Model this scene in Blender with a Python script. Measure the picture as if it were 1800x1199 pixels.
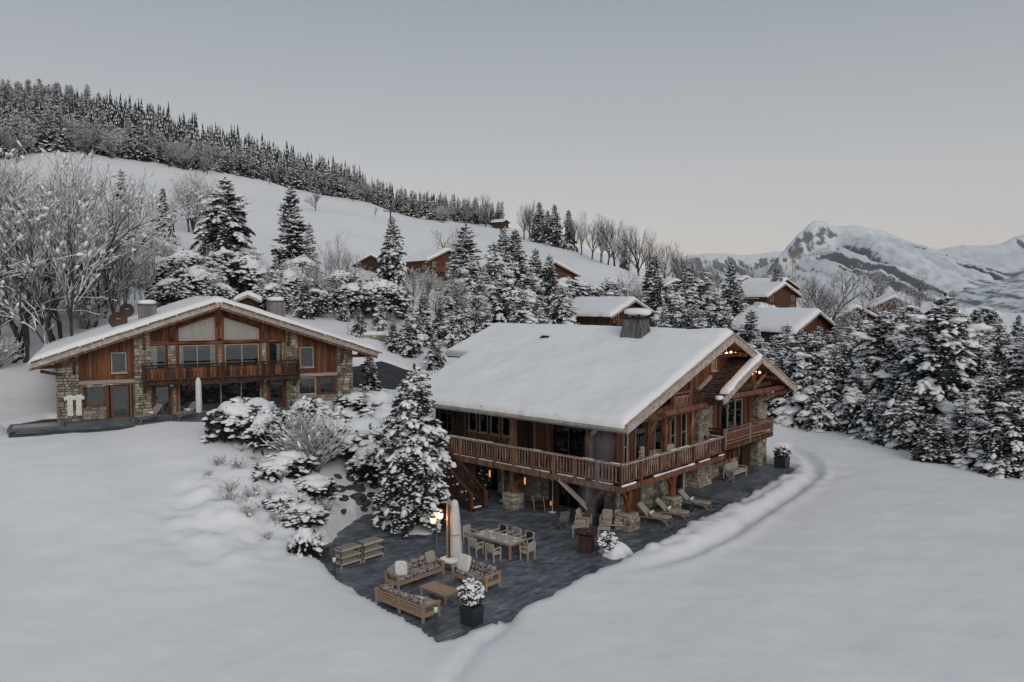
import bpy, bmesh, math, random
import numpy as np
from mathutils import Vector, Matrix, Euler, noise as mnoise

for _o in list(bpy.data.objects):
    bpy.data.objects.remove(_o)
scene = bpy.context.scene
COL = scene.collection
R = math.radians
random.seed(7)

# ------------------------------------------------------------------ camera
CAM_H = 12.5
cam_d = bpy.data.cameras.new("camera")
cam = bpy.data.objects.new("camera", cam_d)
COL.objects.link(cam)
cam.location = (0, 0, CAM_H)
cam.rotation_euler = (R(90 - 3.1127), 0, 0)
cam_d.sensor_fit = 'HORIZONTAL'
cam_d.sensor_width = 36.0
cam_d.lens = 36.0 * 1370.0 / 1800.0
cam_d.clip_start = 0.5
cam_d.clip_end = 30000
scene.camera = cam

# ------------------------------------------------------------------ world
SUN_EL, SUN_AZ = 28.0, 160.0      # soft glow from behind the viewer; azimuth clockwise from +Y
world = bpy.data.worlds.new("World")
scene.world = world
world.use_nodes = True
wt = world.node_tree
wt.nodes.clear()
w_out = wt.nodes.new("ShaderNodeOutputWorld")
w_bg = wt.nodes.new("ShaderNodeBackground")
w_sky = wt.nodes.new("ShaderNodeTexSky")
w_sky.sky_type = 'NISHITA'
w_sky.sun_disc = False
w_sky.sun_elevation = R(SUN_EL)
w_sky.sun_rotation = R(SUN_AZ)
w_sky.altitude = 1100
w_sky.air_density = 1.0
w_sky.dust_density = 2.0
w_hs = wt.nodes.new("ShaderNodeHueSaturation")
w_hs.inputs["Saturation"].default_value = 0.45
w_hs.inputs["Value"].default_value = 1.0
w_tc = wt.nodes.new("ShaderNodeTexCoord")
w_sep = wt.nodes.new("ShaderNodeSeparateXYZ")
w_rmp = wt.nodes.new("ShaderNodeValToRGB")
w_mix = wt.nodes.new("ShaderNodeMix")
w_mix.data_type = 'RGBA'
w_mix.inputs[0].default_value = 0.84
SKY = [(0.0, (7.0, 5.85, 5.1)), (0.03, (7.0, 6.2, 5.6)), (0.085, (6.5, 6.12, 5.75)), (0.19, (4.85, 4.95, 5.05)), (0.36, (3.3, 3.66, 4.08)), (1.0, (2.9, 3.3, 3.75))]
el = w_rmp.color_ramp.elements
el[0].position, el[0].color = SKY[0][0], (*[c / 7 for c in SKY[0][1]], 1)
el[1].position, el[1].color = SKY[-1][0], (*[c / 7 for c in SKY[-1][1]], 1)
for p, c in SKY[1:-1]:
    e = el.new(p)
    e.color = (*[k / 7 for k in c], 1)
w_mul = wt.nodes.new("ShaderNodeMix")
w_mul.data_type = 'RGBA'
w_mul.blend_type = 'MULTIPLY'
w_mul.inputs[0].default_value = 1.0
w_mul.inputs[7].default_value = (7, 7, 7, 1)
wt.links.new(w_tc.outputs["Generated"], w_sep.inputs[0])
wt.links.new(w_sep.outputs[2], w_rmp.inputs[0])
wt.links.new(w_rmp.outputs[0], w_mul.inputs[6])
wt.links.new(w_sky.outputs[0], w_hs.inputs["Color"])
wt.links.new(w_hs.outputs[0], w_mix.inputs[6])
wt.links.new(w_mul.outputs[2], w_mix.inputs[7])
wt.links.new(w_mix.outputs[2], w_bg.inputs["Color"])
w_bg.inputs["Strength"].default_value = 0.0915
wt.links.new(w_bg.outputs[0], w_out.inputs[0])

# ------------------------------------------------------------------ sun (soft, low, dusk)
sun_d = bpy.data.lights.new("sun", 'SUN')
sun_d.energy = 1.0
sun_d.angle = R(35)
sun_d.color = (1.0, 0.93, 0.87)
sun = bpy.data.objects.new("sun", sun_d)
COL.objects.link(sun)
_sd = Vector((math.sin(R(SUN_AZ)) * math.cos(R(SUN_EL)), math.cos(R(SUN_AZ)) * math.cos(R(SUN_EL)), math.sin(R(SUN_EL))))
sun.rotation_euler = _sd.to_track_quat('Z', 'Y').to_euler()

vs = scene.view_settings
vs.view_transform = 'Standard'
vs.look = 'None'
vs.exposure = 0.15
vs.gamma = 1.0
vs.use_curve_mapping = False
scene.cycles.use_denoising = True
scene.cycles.max_bounces = 4
scene.cycles.diffuse_bounces = 2
scene.cycles.volume_bounces = 0
scene.cycles.transparent_max_bounces = 8

# ------------------------------------------------------------------ materials
def new_mat(name):
    m = bpy.data.materials.new(name)
    m.use_nodes = True
    nt = m.node_tree
    b = nt.nodes["Principled BSDF"]
    return m, nt, b

def N(nt, kind, **kw):
    n = nt.nodes.new(kind)
    for k, v in kw.items():
        setattr(n, k, v)
    return n

def ramp(nt, stops):
    n = nt.nodes.new("ShaderNodeValToRGB")
    e = n.color_ramp.elements
    e[0].position, e[0].color = stops[0][0], (*stops[0][1], 1)
    e[1].position, e[1].color = stops[-1][0], (*stops[-1][1], 1)
    for p, c in stops[1:-1]:
        k = e.new(p)
        k.color = (*c, 1)
    return n

def noisy(name, stops, scale=(1, 1, 1), nscale=4.0, detail=4.0, rough=0.7, bump=0.0, bscale=None,
          rand=0.0, island=0.0, coord="Object", spec=0.3, metallic=0.0, distort=0.0):
    """stops: colour ramp over noise; rand: brightness spread per object; island: per loose piece."""
    m, nt, b = new_mat(name)
    L = nt.links.new
    tc = N(nt, "ShaderNodeTexCoord")
    mp = N(nt, "ShaderNodeMapping")
    mp.inputs["Scale"].default_value = scale
    oi = N(nt, "ShaderNodeObjectInfo")
    add = N(nt, "ShaderNodeVectorMath", operation='ADD')
    mul = N(nt, "ShaderNodeMath", operation='MULTIPLY')
    mul.inputs[1].default_value = 37.0
    L(oi.outputs["Random"], mul.inputs[0])
    L(tc.outputs[coord], mp.inputs[0])
    L(mp.outputs[0], add.inputs[0])
    L(mul.outputs[0], add.inputs[1])
    nz = N(nt, "ShaderNodeTexNoise")
    nz.inputs["Scale"].default_value = nscale
    nz.inputs["Detail"].default_value = detail
    nz.inputs["Distortion"].default_value = distort
    L(add.outputs[0], nz.inputs["Vector"])
    rp = ramp(nt, stops)
    L(nz.outputs["Fac"], rp.inputs[0])
    col = rp.outputs[0]
    for amt, src in ((rand, "o"), (island, "i")):
        if amt <= 0:
            continue
        if src == "o":
            s = oi.outputs["Random"]
        else:
            g = N(nt, "ShaderNodeNewGeometry")
            s = g.outputs["Random Per Island"]
        mr = N(nt, "ShaderNodeMapRange")
        mr.inputs[3].default_value = 1 - amt
        mr.inputs[4].default_value = 1 + amt
        L(s, mr.inputs[0])
        mx = N(nt, "ShaderNodeMix", data_type='RGBA', blend_type='MULTIPLY')
        mx.inputs[0].default_value = 1
        L(col, mx.inputs[6])
        cmb = N(nt, "ShaderNodeCombineColor")
        for i in range(3):
            L(mr.outputs[0], cmb.inputs[i])
        L(cmb.outputs[0], mx.inputs[7])
        col = mx.outputs[2]
    L(col, b.inputs["Base Color"])
    b.inputs["Roughness"].default_value = rough
    b.inputs["Specular IOR Level"].default_value = spec
    b.inputs["Metallic"].default_value = metallic
    if bump > 0:
        n2 = N(nt, "ShaderNodeTexNoise")
        n2.inputs["Scale"].default_value = bscale or nscale * 3
        n2.inputs["Detail"].default_value = 5
        L(add.outputs[0], n2.inputs["Vector"])
        bp = N(nt, "ShaderNodeBump")
        bp.inputs["Strength"].default_value = bump
        bp.inputs["Distance"].default_value = 0.05
        L(n2.outputs["Fac"], bp.inputs["Height"])
        L(bp.outputs[0], b.inputs["Normal"])
    return m

M = {}
M['snow'] = noisy("snow", [(0.3, (0.815, 0.818, 0.825)), (0.7, (0.865, 0.865, 0.865))], nscale=0.35, rough=0.62, bump=0.4, bscale=2.2, spec=0.2)
M['snow_tree'] = noisy("tree_snow", [(0.3, (0.84, 0.845, 0.855)), (0.7, (0.90, 0.90, 0.90))], nscale=1.5, rough=0.75, bump=0.9, bscale=7, spec=0.1)
M['old_wood'] = noisy("old_wood", [(0.25, (0.030, 0.013, 0.008)), (0.5, (0.105, 0.042, 0.021)), (0.62, (0.19, 0.083, 0.040)), (0.8, (0.28, 0.16, 0.098))], scale=(5, 5, 0.9), nscale=2.2, rough=0.75, rand=0.4, bump=0.35)
M['orange_wood'] = noisy("larch_wood", [(0.30, (0.020, 0.009, 0.006)), (0.5, (0.135, 0.050, 0.021)), (0.72, (0.30, 0.130, 0.058))], scale=(4, 4, 0.7), nscale=2.4, rough=0.7, rand=0.45, bump=0.35)
M['dark_wood'] = noisy("dark_wood", [(0.3, (0.018, 0.010, 0.008)), (0.55, (0.055, 0.026, 0.018)), (0.8, (0.12, 0.060, 0.038))], scale=(4, 4, 0.8), nscale=2.2, rough=0.8, rand=0.35, bump=0.3)
M['red_wood'] = noisy("red_wood", [(0.28, (0.030, 0.012, 0.009)), (0.52, (0.140, 0.052, 0.034)), (0.8, (0.29, 0.138, 0.092))], scale=(4, 4, 0.8), nscale=2.2, rough=0.7, rand=0.3, bump=0.3)
M['rail_wood'] = noisy("railing_wood", [(0.25, (0.055, 0.028, 0.018)), (0.5, (0.19, 0.10, 0.065)), (0.8, (0.36, 0.245, 0.18))], scale=(4, 4, 0.8), nscale=2.0, rough=0.75, rand=0.35, bump=0.3)
M['verge_wood'] = noisy("verge_wood", [(0.25, (0.22, 0.175, 0.145)), (0.55, (0.40, 0.335, 0.285)), (0.8, (0.52, 0.455, 0.40))], scale=(1.5, 1.5, 1.5), nscale=2.5, rough=0.8, rand=0.15, bump=0.3)
M['rail_light'] = noisy("baluster_wood", [(0.3, (0.085, 0.048, 0.034)), (0.52, (0.26, 0.158, 0.115)), (0.8, (0.43, 0.31, 0.245))], scale=(4, 4, 0.8), nscale=2.0, rough=0.75, rand=0.3, bump=0.3)
M['grey_wood'] = noisy("grey_wood", [(0.3, (0.11, 0.10, 0.095)), (0.7, (0.30, 0.27, 0.25))], scale=(4, 4, 0.6), nscale=2.5, rough=0.85, rand=0.2, bump=0.3)
M['slate_wood'] = noisy("chimney_boards", [(0.3, (0.045, 0.045, 0.047)), (0.7, (0.17, 0.165, 0.165))], scale=(4, 4, 0.6), nscale=2.5, rough=0.85, rand=0.3, bump=0.3)
M['teak'] = noisy("teak", [(0.25, (0.24, 0.155, 0.10)), (0.6, (0.40, 0.285, 0.20)), (0.85, (0.50, 0.39, 0.29))], scale=(3, 3, 3), nscale=3, rough=0.65, rand=0.14, bump=0.15)
M['pale_wood'] = noisy("pale_wood", [(0.25, (0.36, 0.30, 0.235)), (0.8, (0.56, 0.49, 0.41))], scale=(3, 3, 3), nscale=3, rough=0.65, rand=0.12, bump=0.15)
M['stone'] = noisy("stone", [(0.25, (0.135, 0.115, 0.090)), (0.5, (0.31, 0.268, 0.215)), (0.75, (0.50, 0.445, 0.375))], nscale=1.6, detail=6, rough=0.9, island=0.45, bump=0.5, bscale=9)
M['mortar'] = noisy("mortar", [(0.3, (0.16, 0.145, 0.125)), (0.7, (0.27, 0.245, 0.215))], nscale=4, rough=0.95, bump=0.3)
def paver_mat(name, island):
    m = noisy(name, [(0.25, (0.056, 0.066, 0.080)), (0.5, (0.104, 0.118, 0.138)), (0.8, (0.195, 0.212, 0.235))], scale=(0.9, 1.6, 1), nscale=2.2, detail=6, rough=0.5, rand=0.0 if island else 0.32, island=0.32 if island else 0.0, bump=0.25, bscale=6, spec=0.4)
    nt = m.node_tree
    b = nt.nodes["Principled BSDF"]
    src = b.inputs["Base Color"].links[0].from_socket
    g = N(nt, "ShaderNodeNewGeometry")
    mp = N(nt, "ShaderNodeMapping")
    mp.inputs["Rotation"].default_value = (0, 0, R(-48))
    mp.inputs["Scale"].default_value = (0.5, 1.0, 1)
    nz = N(nt, "ShaderNodeTexNoise")
    nz.inputs["Scale"].default_value = 0.9
    nz.inputs["Detail"].default_value = 7
    nz.inputs["Roughness"].default_value = 0.68
    nt.links.new(g.outputs["Position"], mp.inputs[0])
    nt.links.new(mp.outputs[0], nz.inputs["Vector"])
    rp = ramp(nt, [(0.52, (0, 0, 0)), (0.88, (1, 1, 1))])
    nt.links.new(nz.outputs["Fac"], rp.inputs[0])
    mx = N(nt, "ShaderNodeMix", data_type='RGBA')
    nt.links.new(rp.outputs[0], mx.inputs[0])
    nt.links.new(src, mx.inputs[6])
    mx.inputs[7].default_value = (0.40, 0.415, 0.43, 1)      # hoar frost left on the stone
    nt.links.new(mx.outputs[2], b.inputs["Base Color"])
    return m
M['paver'] = paver_mat("paver", False)
M['paver_far'] = paver_mat("paver_far", True)
M['rock'] = noisy("rock", [(0.3, (0.025, 0.023, 0.022)), (0.7, (0.12, 0.11, 0.10))], nscale=2.5, detail=8, rough=0.9, rand=0.3, bump=0.6)
M['bark'] = noisy("bark", [(0.3, (0.022, 0.017, 0.014)), (0.7, (0.095, 0.078, 0.066))], scale=(3, 3, 0.7), nscale=3, rough=0.9, bump=0.5)
M['needles'] = noisy("needles", [(0.3, (0.013, 0.017, 0.017)), (0.6, (0.026, 0.034, 0.031)), (0.85, (0.062, 0.074, 0.072))], nscale=1.3, rough=0.75, rand=0.3, island=0.35, spec=0.15)
M['leaves'] = noisy("leaves", [(0.3, (0.014, 0.020, 0.015)), (0.8, (0.055, 0.068, 0.050))], nscale=2.0, rough=0.7, island=0.4, spec=0.2)
M['twig'] = noisy("twigs", [(0.3, (0.045, 0.036, 0.030)), (0.7, (0.13, 0.105, 0.09))], nscale=2.0, rough=0.9, rand=0.2)
M['frame_dark'] = noisy("window_frame_dark", [(0.3, (0.075, 0.030, 0.017)), (0.7, (0.18, 0.085, 0.05))], nscale=5, rough=0.6, rand=0.2)
M['frame_pale'] = noisy("window_frame_pale", [(0.3, (0.33, 0.275, 0.22)), (0.7, (0.46, 0.40, 0.34))], nscale=5, rough=0.6, rand=0.1)
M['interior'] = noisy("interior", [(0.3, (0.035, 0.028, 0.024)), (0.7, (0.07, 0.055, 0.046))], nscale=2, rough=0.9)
M['curtain'] = noisy("curtain", [(0.35, (0.58, 0.555, 0.51)), (0.65, (0.78, 0.75, 0.70))], scale=(9, 9, 0.15), nscale=2.0, rough=0.9)
M['white_cloth'] = noisy("white_cloth", [(0.3, (0.62, 0.605, 0.575)), (0.7, (0.74, 0.725, 0.69))], nscale=6, rough=0.9, bump=0.3)
M['beige_cloth'] = noisy("beige_cloth", [(0.3, (0.30, 0.265, 0.225)), (0.7, (0.40, 0.36, 0.315))], nscale=7, rough=0.9, rand=0.08, bump=0.2)
M['grey_cloth'] = noisy("grey_cloth", [(0.3, (0.20, 0.185, 0.17)), (0.7, (0.30, 0.275, 0.255))], nscale=7, rough=0.9, rand=0.08, bump=0.2)
M['black_cloth'] = noisy("black_cloth", [(0.3, (0.018, 0.018, 0.020)), (0.7, (0.035, 0.034, 0.036))], nscale=7, rough=0.85)
M['dark_metal'] = noisy("dark_metal", [(0.3, (0.020, 0.026, 0.032)), (0.7, (0.034, 0.042, 0.050))], nscale=4, rough=0.45, spec=0.5)
M['grey_metal'] = noisy("grey_metal", [(0.3, (0.16, 0.16, 0.165)), (0.7, (0.26, 0.26, 0.265))], nscale=4, rough=0.45, metallic=0.6, spec=0.5)
M['grey_stone'] = noisy("grey_stone", [(0.3, (0.10, 0.103, 0.108)), (0.7, (0.19, 0.192, 0.198))], nscale=4, rough=0.85, bump=0.3)
M['rust'] = noisy("rust", [(0.3, (0.030, 0.016, 0.012)), (0.55, (0.070, 0.032, 0.020)), (0.8, (0.13, 0.062, 0.040))], nscale=5, detail=7, rough=0.85, bump=0.3)
M['soot'] = noisy("soot", [(0.3, (0.012, 0.011, 0.011)), (0.7, (0.04, 0.037, 0.035))], nscale=5, rough=0.95)
M['dish'] = noisy("dish", [(0.3, (0.060, 0.035, 0.030)), (0.7, (0.085, 0.052, 0.044))], nscale=2, rough=0.6)
M['white_paint'] = noisy("white_paint", [(0.3, (0.66, 0.66, 0.655)), (0.7, (0.74, 0.74, 0.735))], nscale=3, rough=0.5)
M['asphalt'] = noisy("asphalt", [(0.3, (0.028, 0.029, 0.032)), (0.7, (0.060, 0.061, 0.064))], nscale=2, rough=0.8)
M['tile'] = noisy("roof_tile", [(0.3, (0.022, 0.017, 0.015)), (0.7, (0.080, 0.063, 0.056))], scale=(3, 3, 3), nscale=2, rough=0.85, rand=0.45, island=0.35, bump=0.3)
M['lauze'] = noisy("roof_edge_slate", [(0.3, (0.085, 0.075, 0.068)), (0.7, (0.20, 0.18, 0.165))], nscale=3, rough=0.9, rand=0.25, island=0.3, bump=0.4)
M['tub_water'] = noisy("tub_water", [(0.3, (0.20, 0.26, 0.27)), (0.7, (0.25, 0.31, 0.32))], nscale=3, rough=0.08, spec=0.5, bump=0.1)

def pattern_cloth(name):
    m, nt, b = new_mat(name)
    L = nt.links.new
    tc = N(nt, "ShaderNodeTexCoord")
    vo = N(nt, "ShaderNodeTexVoronoi")
    vo.inputs["Scale"].default_value = 9.0
    wv = N(nt, "ShaderNodeTexNoise")
    wv.inputs["Scale"].default_value = 11
    L(tc.outputs["Object"], vo.inputs["Vector"])
    L(tc.outputs["Object"], wv.inputs["Vector"])
    ad = N(nt, "ShaderNodeMath", operation='ADD')
    L(vo.outputs["Distance"], ad.inputs[0])
    L(wv.outputs["Fac"], ad.inputs[1])
    rp = ramp(nt, [(0.55, (0.035, 0.031, 0.032)), (0.86, (0.085, 0.075, 0.074)), (0.97, (0.28, 0.245, 0.23)), (1.0, (0.33, 0.295, 0.28))])
    L(ad.outputs[0], rp.inputs[0])
    L(rp.outputs[0], b.inputs["Base Color"])
    b.inputs["Roughness"].default_value = 0.9
    return m
M['pattern'] = pattern_cloth("patterned_cloth")

def glass_mat(name, refl=0.42, tint=(0.03, 0.035, 0.04)):
    m, nt, b = new_mat(name)
    L = nt.links.new
    out = nt.nodes["Material Output"]
    tr = N(nt, "ShaderNodeBsdfTransparent")
    tr.inputs[0].default_value = (0.80, 0.82, 0.83, 1)
    gl = N(nt, "ShaderNodeBsdfGlossy")
    gl.inputs["Roughness"].default_value = 0.02
    gl.inputs["Color"].default_value = (0.9, 0.95, 1, 1)
    lw = N(nt, "ShaderNodeLayerWeight")
    lw.inputs["Blend"].default_value = refl
    nz = N(nt, "ShaderNodeTexNoise")
    nz.inputs["Scale"].default_value = 1.2
    tc = N(nt, "ShaderNodeTexCoord")
    L(tc.outputs["Object"], nz.inputs["Vector"])
    bp = N(nt, "ShaderNodeBump")
    bp.inputs["Strength"].default_value = 0.04
    L(nz.outputs["Fac"], bp.inputs["Height"])
    L(bp.outputs[0], gl.inputs["Normal"])
    mx = N(nt, "ShaderNodeMixShader")
    L(lw.outputs["Fresnel"], mx.inputs[0])
    L(tr.outputs[0], mx.inputs[1])
    L(gl.outputs[0], mx.inputs[2])
    L(mx.outputs[0], out.inputs["Surface"])
    nt.nodes.remove(b)
    return m
M['glass'] = glass_mat("window_glass")

def glow_mat(name, col, strength):
    m, nt, b = new_mat(name)
    b.inputs["Base Color"].default_value = (*col, 1)
    b.inputs["Emission Color"].default_value = (*col, 1)
    b.inputs["Emission Strength"].default_value = strength
    return m
M['bulb'] = glow_mat("lit_bulb", (1.0, 0.45, 0.18), 6.0)
M['lantern_glow'] = glow_mat("lantern_glow", (1.0, 0.66, 0.42), 1.1)
M['candle'] = glow_mat("warm_glow", (1.0, 0.42, 0.13), 0.45)

# ------------------------------------------------------------------ builders
class MB:
    """Collects boxes, beams, tubes and lathes; build() links them as one mesh object."""
    def __init__(self):
        self.v = []
        self.f = []
    def add(self, vs_, fs):
        k = len(self.v)
        self.v.extend([tuple(p) for p in vs_])
        self.f.extend([tuple(i + k for i in f) for f in fs])
        return self
    def box(self, c, s, rot=None):
        hx, hy, hz = s[0] / 2, s[1] / 2, s[2] / 2
        pts = [Vector((x, y, z)) for z in (-hz, hz) for y in (-hy, hy) for x in (-hx, hx)]
        if rot is not None:
            m = rot if isinstance(rot, Matrix) else Euler(rot).to_matrix()
            pts = [m @ p for p in pts]
        c = Vector(c)
        return self.add([p + c for p in pts], BOXF)
    def beam(self, a, b, w, h, up=(0, 0, 1)):
        a, b = Vector(a), Vector(b)
        d = (b - a).normalized()
        u = Vector(up)
        if abs(d.dot(u)) > 0.98:
            u = Vector((1, 0, 0))
        s = d.cross(u).normalized()
        u = s.cross(d).normalized()
        pts = []
        for p in (a, b):
            for k in (-1, 1):
                for j in (-1, 1):
                    pts.append(p + s * (j * w / 2) + u * (k * h / 2))
        return self.add(pts, [(0, 2, 3, 1), (4, 5, 7, 6), (0, 1, 5, 4), (2, 6, 7, 3), (0, 4, 6, 2), (1, 3, 7, 5)])
    def tube(self, a, b, r0, r1=None, n=8, cap=True):
        r1 = r0 if r1 is None else r1
        a, b = Vector(a), Vector(b)
        d = (b - a).normalized()
        u = Vector((0, 0, 1)) if abs(d.z) < 0.95 else Vector((1, 0, 0))
        s = d.cross(u).normalized()
        u = s.cross(d)
        pts = []
        for p, r in ((a, r0), (b, r1)):
            for i in range(n):
                t = 2 * math.pi * i / n
                pts.append(p + s * (r * math.cos(t)) + u * (r * math.sin(t)))
        fs = [(i, (i + 1) % n, n + (i + 1) % n, n + i) for i in range(n)]
        if cap:
            fs += [tuple(range(n))[::-1], tuple(range(n, 2 * n))]
        return self.add(pts, fs)
    def path(self, pts, r, n=6):
        for a, b in zip(pts[:-1], pts[1:]):
            self.tube(a, b, r, r, n)
        return self
    def lathe(self, prof, c=(0, 0, 0), n=16):
        pts, fs = [], []
        for r, z in prof:
            for i in range(n):
                t = 2 * math.pi * i / n
                pts.append((c[0] + r * math.cos(t), c[1] + r * math.sin(t), c[2] + z))
        for k in range(len(prof) - 1):
            for i in range(n):
                j = (i + 1) % n
                fs.append((k * n + i, k * n + j, (k + 1) * n + j, (k + 1) * n + i))
        fs += [tuple(range(n))[::-1], tuple(range((len(prof) - 1) * n, len(prof) * n))]
        return self.add(pts, fs)
    def soft(self, c, s, rot=None, n=6, sq=0.35, puff=0.0):
        """A cushion: a superellipsoid box with rounded edges."""
        pts, fs = [], []
        e = sq
        def sp(x, p):
            return math.copysign(abs(x) ** p, x)
        nu, nv = 4 * n // 2 * 1 + 4, n + 1
        m = Matrix.Identity(3) if rot is None else (rot if isinstance(rot, Matrix) else Euler(rot).to_matrix())
        for j in range(nv + 1):
            ph = -math.pi / 2 + math.pi * j / nv
            for i in range(nu):
                th = 2 * math.pi * i / nu
                x = sp(math.cos(ph), e) * sp(math.cos(th), e)
                y = sp(math.cos(ph), e) * sp(math.sin(th), e)
                z = sp(math.sin(ph), e)
                p = m @ Vector((x * s[0] / 2, y * s[1] / 2, z * s[2] / 2))
                pts.append(p + Vector(c))
        for j in range(nv):
            for i in range(nu):
                k = (i + 1) % nu
                fs.append((j * nu + i, j * nu + k, (j + 1) * nu + k, (j + 1) * nu + i))
        return self.add(pts, fs)
    def mesh(self, name, mat, smooth=False):
        me = bpy.data.meshes.new(name)
        me.from_pydata(self.v, [], self.f)
        if smooth:
            me.polygons.foreach_set("use_smooth", [True] * len(me.polygons))
        me.materials.append(M[mat] if isinstance(mat, str) else mat)
        me.update()
        return me
    def build(self, name, mat, parent=None, smooth=False, loc=None, kind=None):
        return obj(name, self.mesh(name, mat, smooth), parent, loc, kind)

BOXF = [(0, 2, 3, 1), (4, 5, 7, 6), (0, 1, 5, 4), (2, 6, 7, 3), (0, 4, 6, 2), (1, 3, 7, 5)]

def obj(name, me, parent=None, loc=None, kind=None):
    o = bpy.data.objects.new(name, me)
    COL.objects.link(o)
    if parent is not None:
        o.parent = parent
    if loc is not None:
        o.location = loc
    if kind:
        o["kind"] = kind
    return o

def thing(name, label, cat, loc=(0, 0, 0), rz=0.0, group=None):
    o = bpy.data.objects.new(name, None)
    o.empty_display_size = 0.3
    COL.objects.link(o)
    o.location = loc
    o.rotation_euler = (0, 0, rz)
    return tag(o, label, cat, group)

def tag(o, label, cat, group=None):
    o["label"] = label
    o["category"] = cat
    if group:
        o["group"] = group
    return o

def kids(o):
    return [c for c in COL.objects if c.parent == o]

def dup(root, loc, rz=0.0, label=None, group=None, scale=None, tree=None):
    """A copy of a thing with copies of its parts and sub-parts (tree = [(part, [sub-parts])])."""
    c = root.copy()
    COL.objects.link(c)
    c.location = loc
    c.rotation_euler = (0, 0, rz)
    if scale is not None:
        c.scale = scale if not isinstance(scale, (int, float)) else (scale,) * 3
    if label:
        c["label"] = label
    if group:
        c["group"] = group
    for p, subs in tree:
        q = p.copy()
        COL.objects.link(q)
        q.parent = c
        for s in subs:
            r = s.copy()
            COL.objects.link(r)
            r.parent = q
    return c

_unit = {}
def unit_box(mat):
    if mat not in _unit:
        _unit[mat] = MB().box((0, 0, 0), (1, 1, 1)).mesh("piece_" + mat, mat)
    return _unit[mat]

def piece(name, mat, parent, c, s, rot=(0, 0, 0)):
    """A board, slat or plank: an object of its own on shared box data."""
    o = obj(name, unit_box(mat), parent, c)
    o.scale = s
    o.rotation_euler = rot
    return o

def np_mesh(name, v, faces, mat, smooth=True):
    """v: (n,3) array, faces: (m,3) or (m,4) array."""
    me = bpy.data.meshes.new(name)
    v = np.asarray(v, dtype=np.float32)
    faces = np.asarray(faces, dtype=np.int32)
    k = faces.shape[1]
    me.vertices.add(len(v))
    me.vertices.foreach_set("co", v.ravel())
    me.loops.add(faces.size)
    me.loops.foreach_set("vertex_index", faces.ravel())
    me.polygons.add(len(faces))
    me.polygons.foreach_set("loop_start", np.arange(0, faces.size, k, dtype=np.int32))
    if smooth:
        me.polygons.foreach_set("use_smooth", np.ones(len(faces), dtype=bool))
    me.materials.append(M[mat] if isinstance(mat, str) else mat)
    me.update(calc_edges=True)
    me.validate()
    return me

def vnoise(x, y, seed=0):
    """Smooth value noise on arrays."""
    x = np.asarray(x, dtype=np.float64) + seed * 17.31
    y = np.asarray(y, dtype=np.float64) - seed * 9.17
    xi, yi = np.floor(x), np.floor(y)
    fx, fy = x - xi, y - yi
    fx, fy = fx * fx * (3 - 2 * fx), fy * fy * (3 - 2 * fy)
    def h(a, b):
        s = np.sin(a * 127.1 + b * 311.7 + seed * 74.7) * 43758.5453
        return s - np.floor(s)
    return (h(xi, yi) * (1 - fx) + h(xi + 1, yi) * fx) * (1 - fy) + (h(xi, yi + 1) * (1 - fx) + h(xi + 1, yi + 1) * fx) * fy

def fbm(x, y, oct=4, seed=0):
    s, a = 0, 0.5
    x, y = np.asarray(x, dtype=np.float64), np.asarray(y, dtype=np.float64)
    for i in range(oct):
        s = s + a * (vnoise(x, y, seed + i) - 0.5)
        x, y, a = x * 2.03, y * 2.03, a * 0.5
    return s

# ================================================================== terrain
CH_O, CH_A = (5.68, 40.09), R(48)          # big chalet: corner of the deck, heading of its gable front
LH_O, LH_A, LH_Z = (-29.9, 51.0), R(28), 4.45   # left chalet: left foot of its front, heading, patio level

def frame(o, a):
    ca, sa = math.cos(a), math.sin(a)
    def to_local(x, y):
        dx, dy = x - o[0], y - o[1]
        return dx * ca + dy * sa, -dx * sa + dy * ca
    def to_world(u, v):
        return o[0] + u * ca - v * sa, o[1] + u * sa + v * ca
    return to_local, to_world
ch_loc, ch_wld = frame(CH_O, CH_A)
lh_loc, lh_wld = frame(LH_O, LH_A)

def sight(px, d):            # bearing read from the photograph + distance -> x
    return (px - 900.0) / 1370.0 * d
def level(py, d):            # elevation angle read from the photograph + distance -> height
    return CAM_H + (525.0 - py) / 1370.0 * d

CTRL = [(-4.9, 28.4, .5), (-7.0, 30.7, .55), (-8.8, 33.1, .6), (-1.6, 26.9, .42), (-30, 20, 1.0), (-15, 20, .5), (0, 20, .3), (15, 20, .4), (30, 22, .6), (0, 5, .2), (-20, 5, .4), (20, 5, .4),
        (-3, 26, .38), (2, 30, .4), (6.8, 35.7, .42), (14, 44, .48), (20.8, 53.2, .7), (18, 40, .5), (28, 40, .75), (10, 30, .4), (26, 58, .95), (32, 50, .9), (24, 66, 1.2),
        (-9.8, 35.5, .65), (-12, 33, .9), (-14, 37, 1.7), (-13.2, 41, 2.3), (-16, 44, 3.4), (-12.5, 46, 2.9), (-9.9, 44.2, 1.0), (-9.6, 41, .8), (-18, 40, 2.6),
        (-22, 34, 2.0), (-28, 40, 3.4), (-34, 34, 3.2), (-30, 47.6, 4.36), (-22, 47.6, 4.2), (-35, 49.0, 4.7), (-26, 46.2, 4.2), (-19, 46.8, 4.05), (-30, 45, 4.15), (-15, 52, 4.4), (-10, 50, 3.0), (-7.5, 47.5, 1.2), (-40, 48, 5.0),
        (-30, 55, 4.6), (-20, 56, 4.5), (-14, 60, 4.7), (-36, 56, 5.4), (-42, 60, 6.6), (-34, 67, 8.0), (-25, 74, 9.5), (-10, 75, 6.0), (-5, 68, 5.0), (-2, 62, 3.8), (4, 75, 5.2), (-14, 82, 8.6),
        (10, 75, 4.6), (20, 75, 2.8), (30, 70, 1.8), (40, 60, 1.4)]
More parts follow.
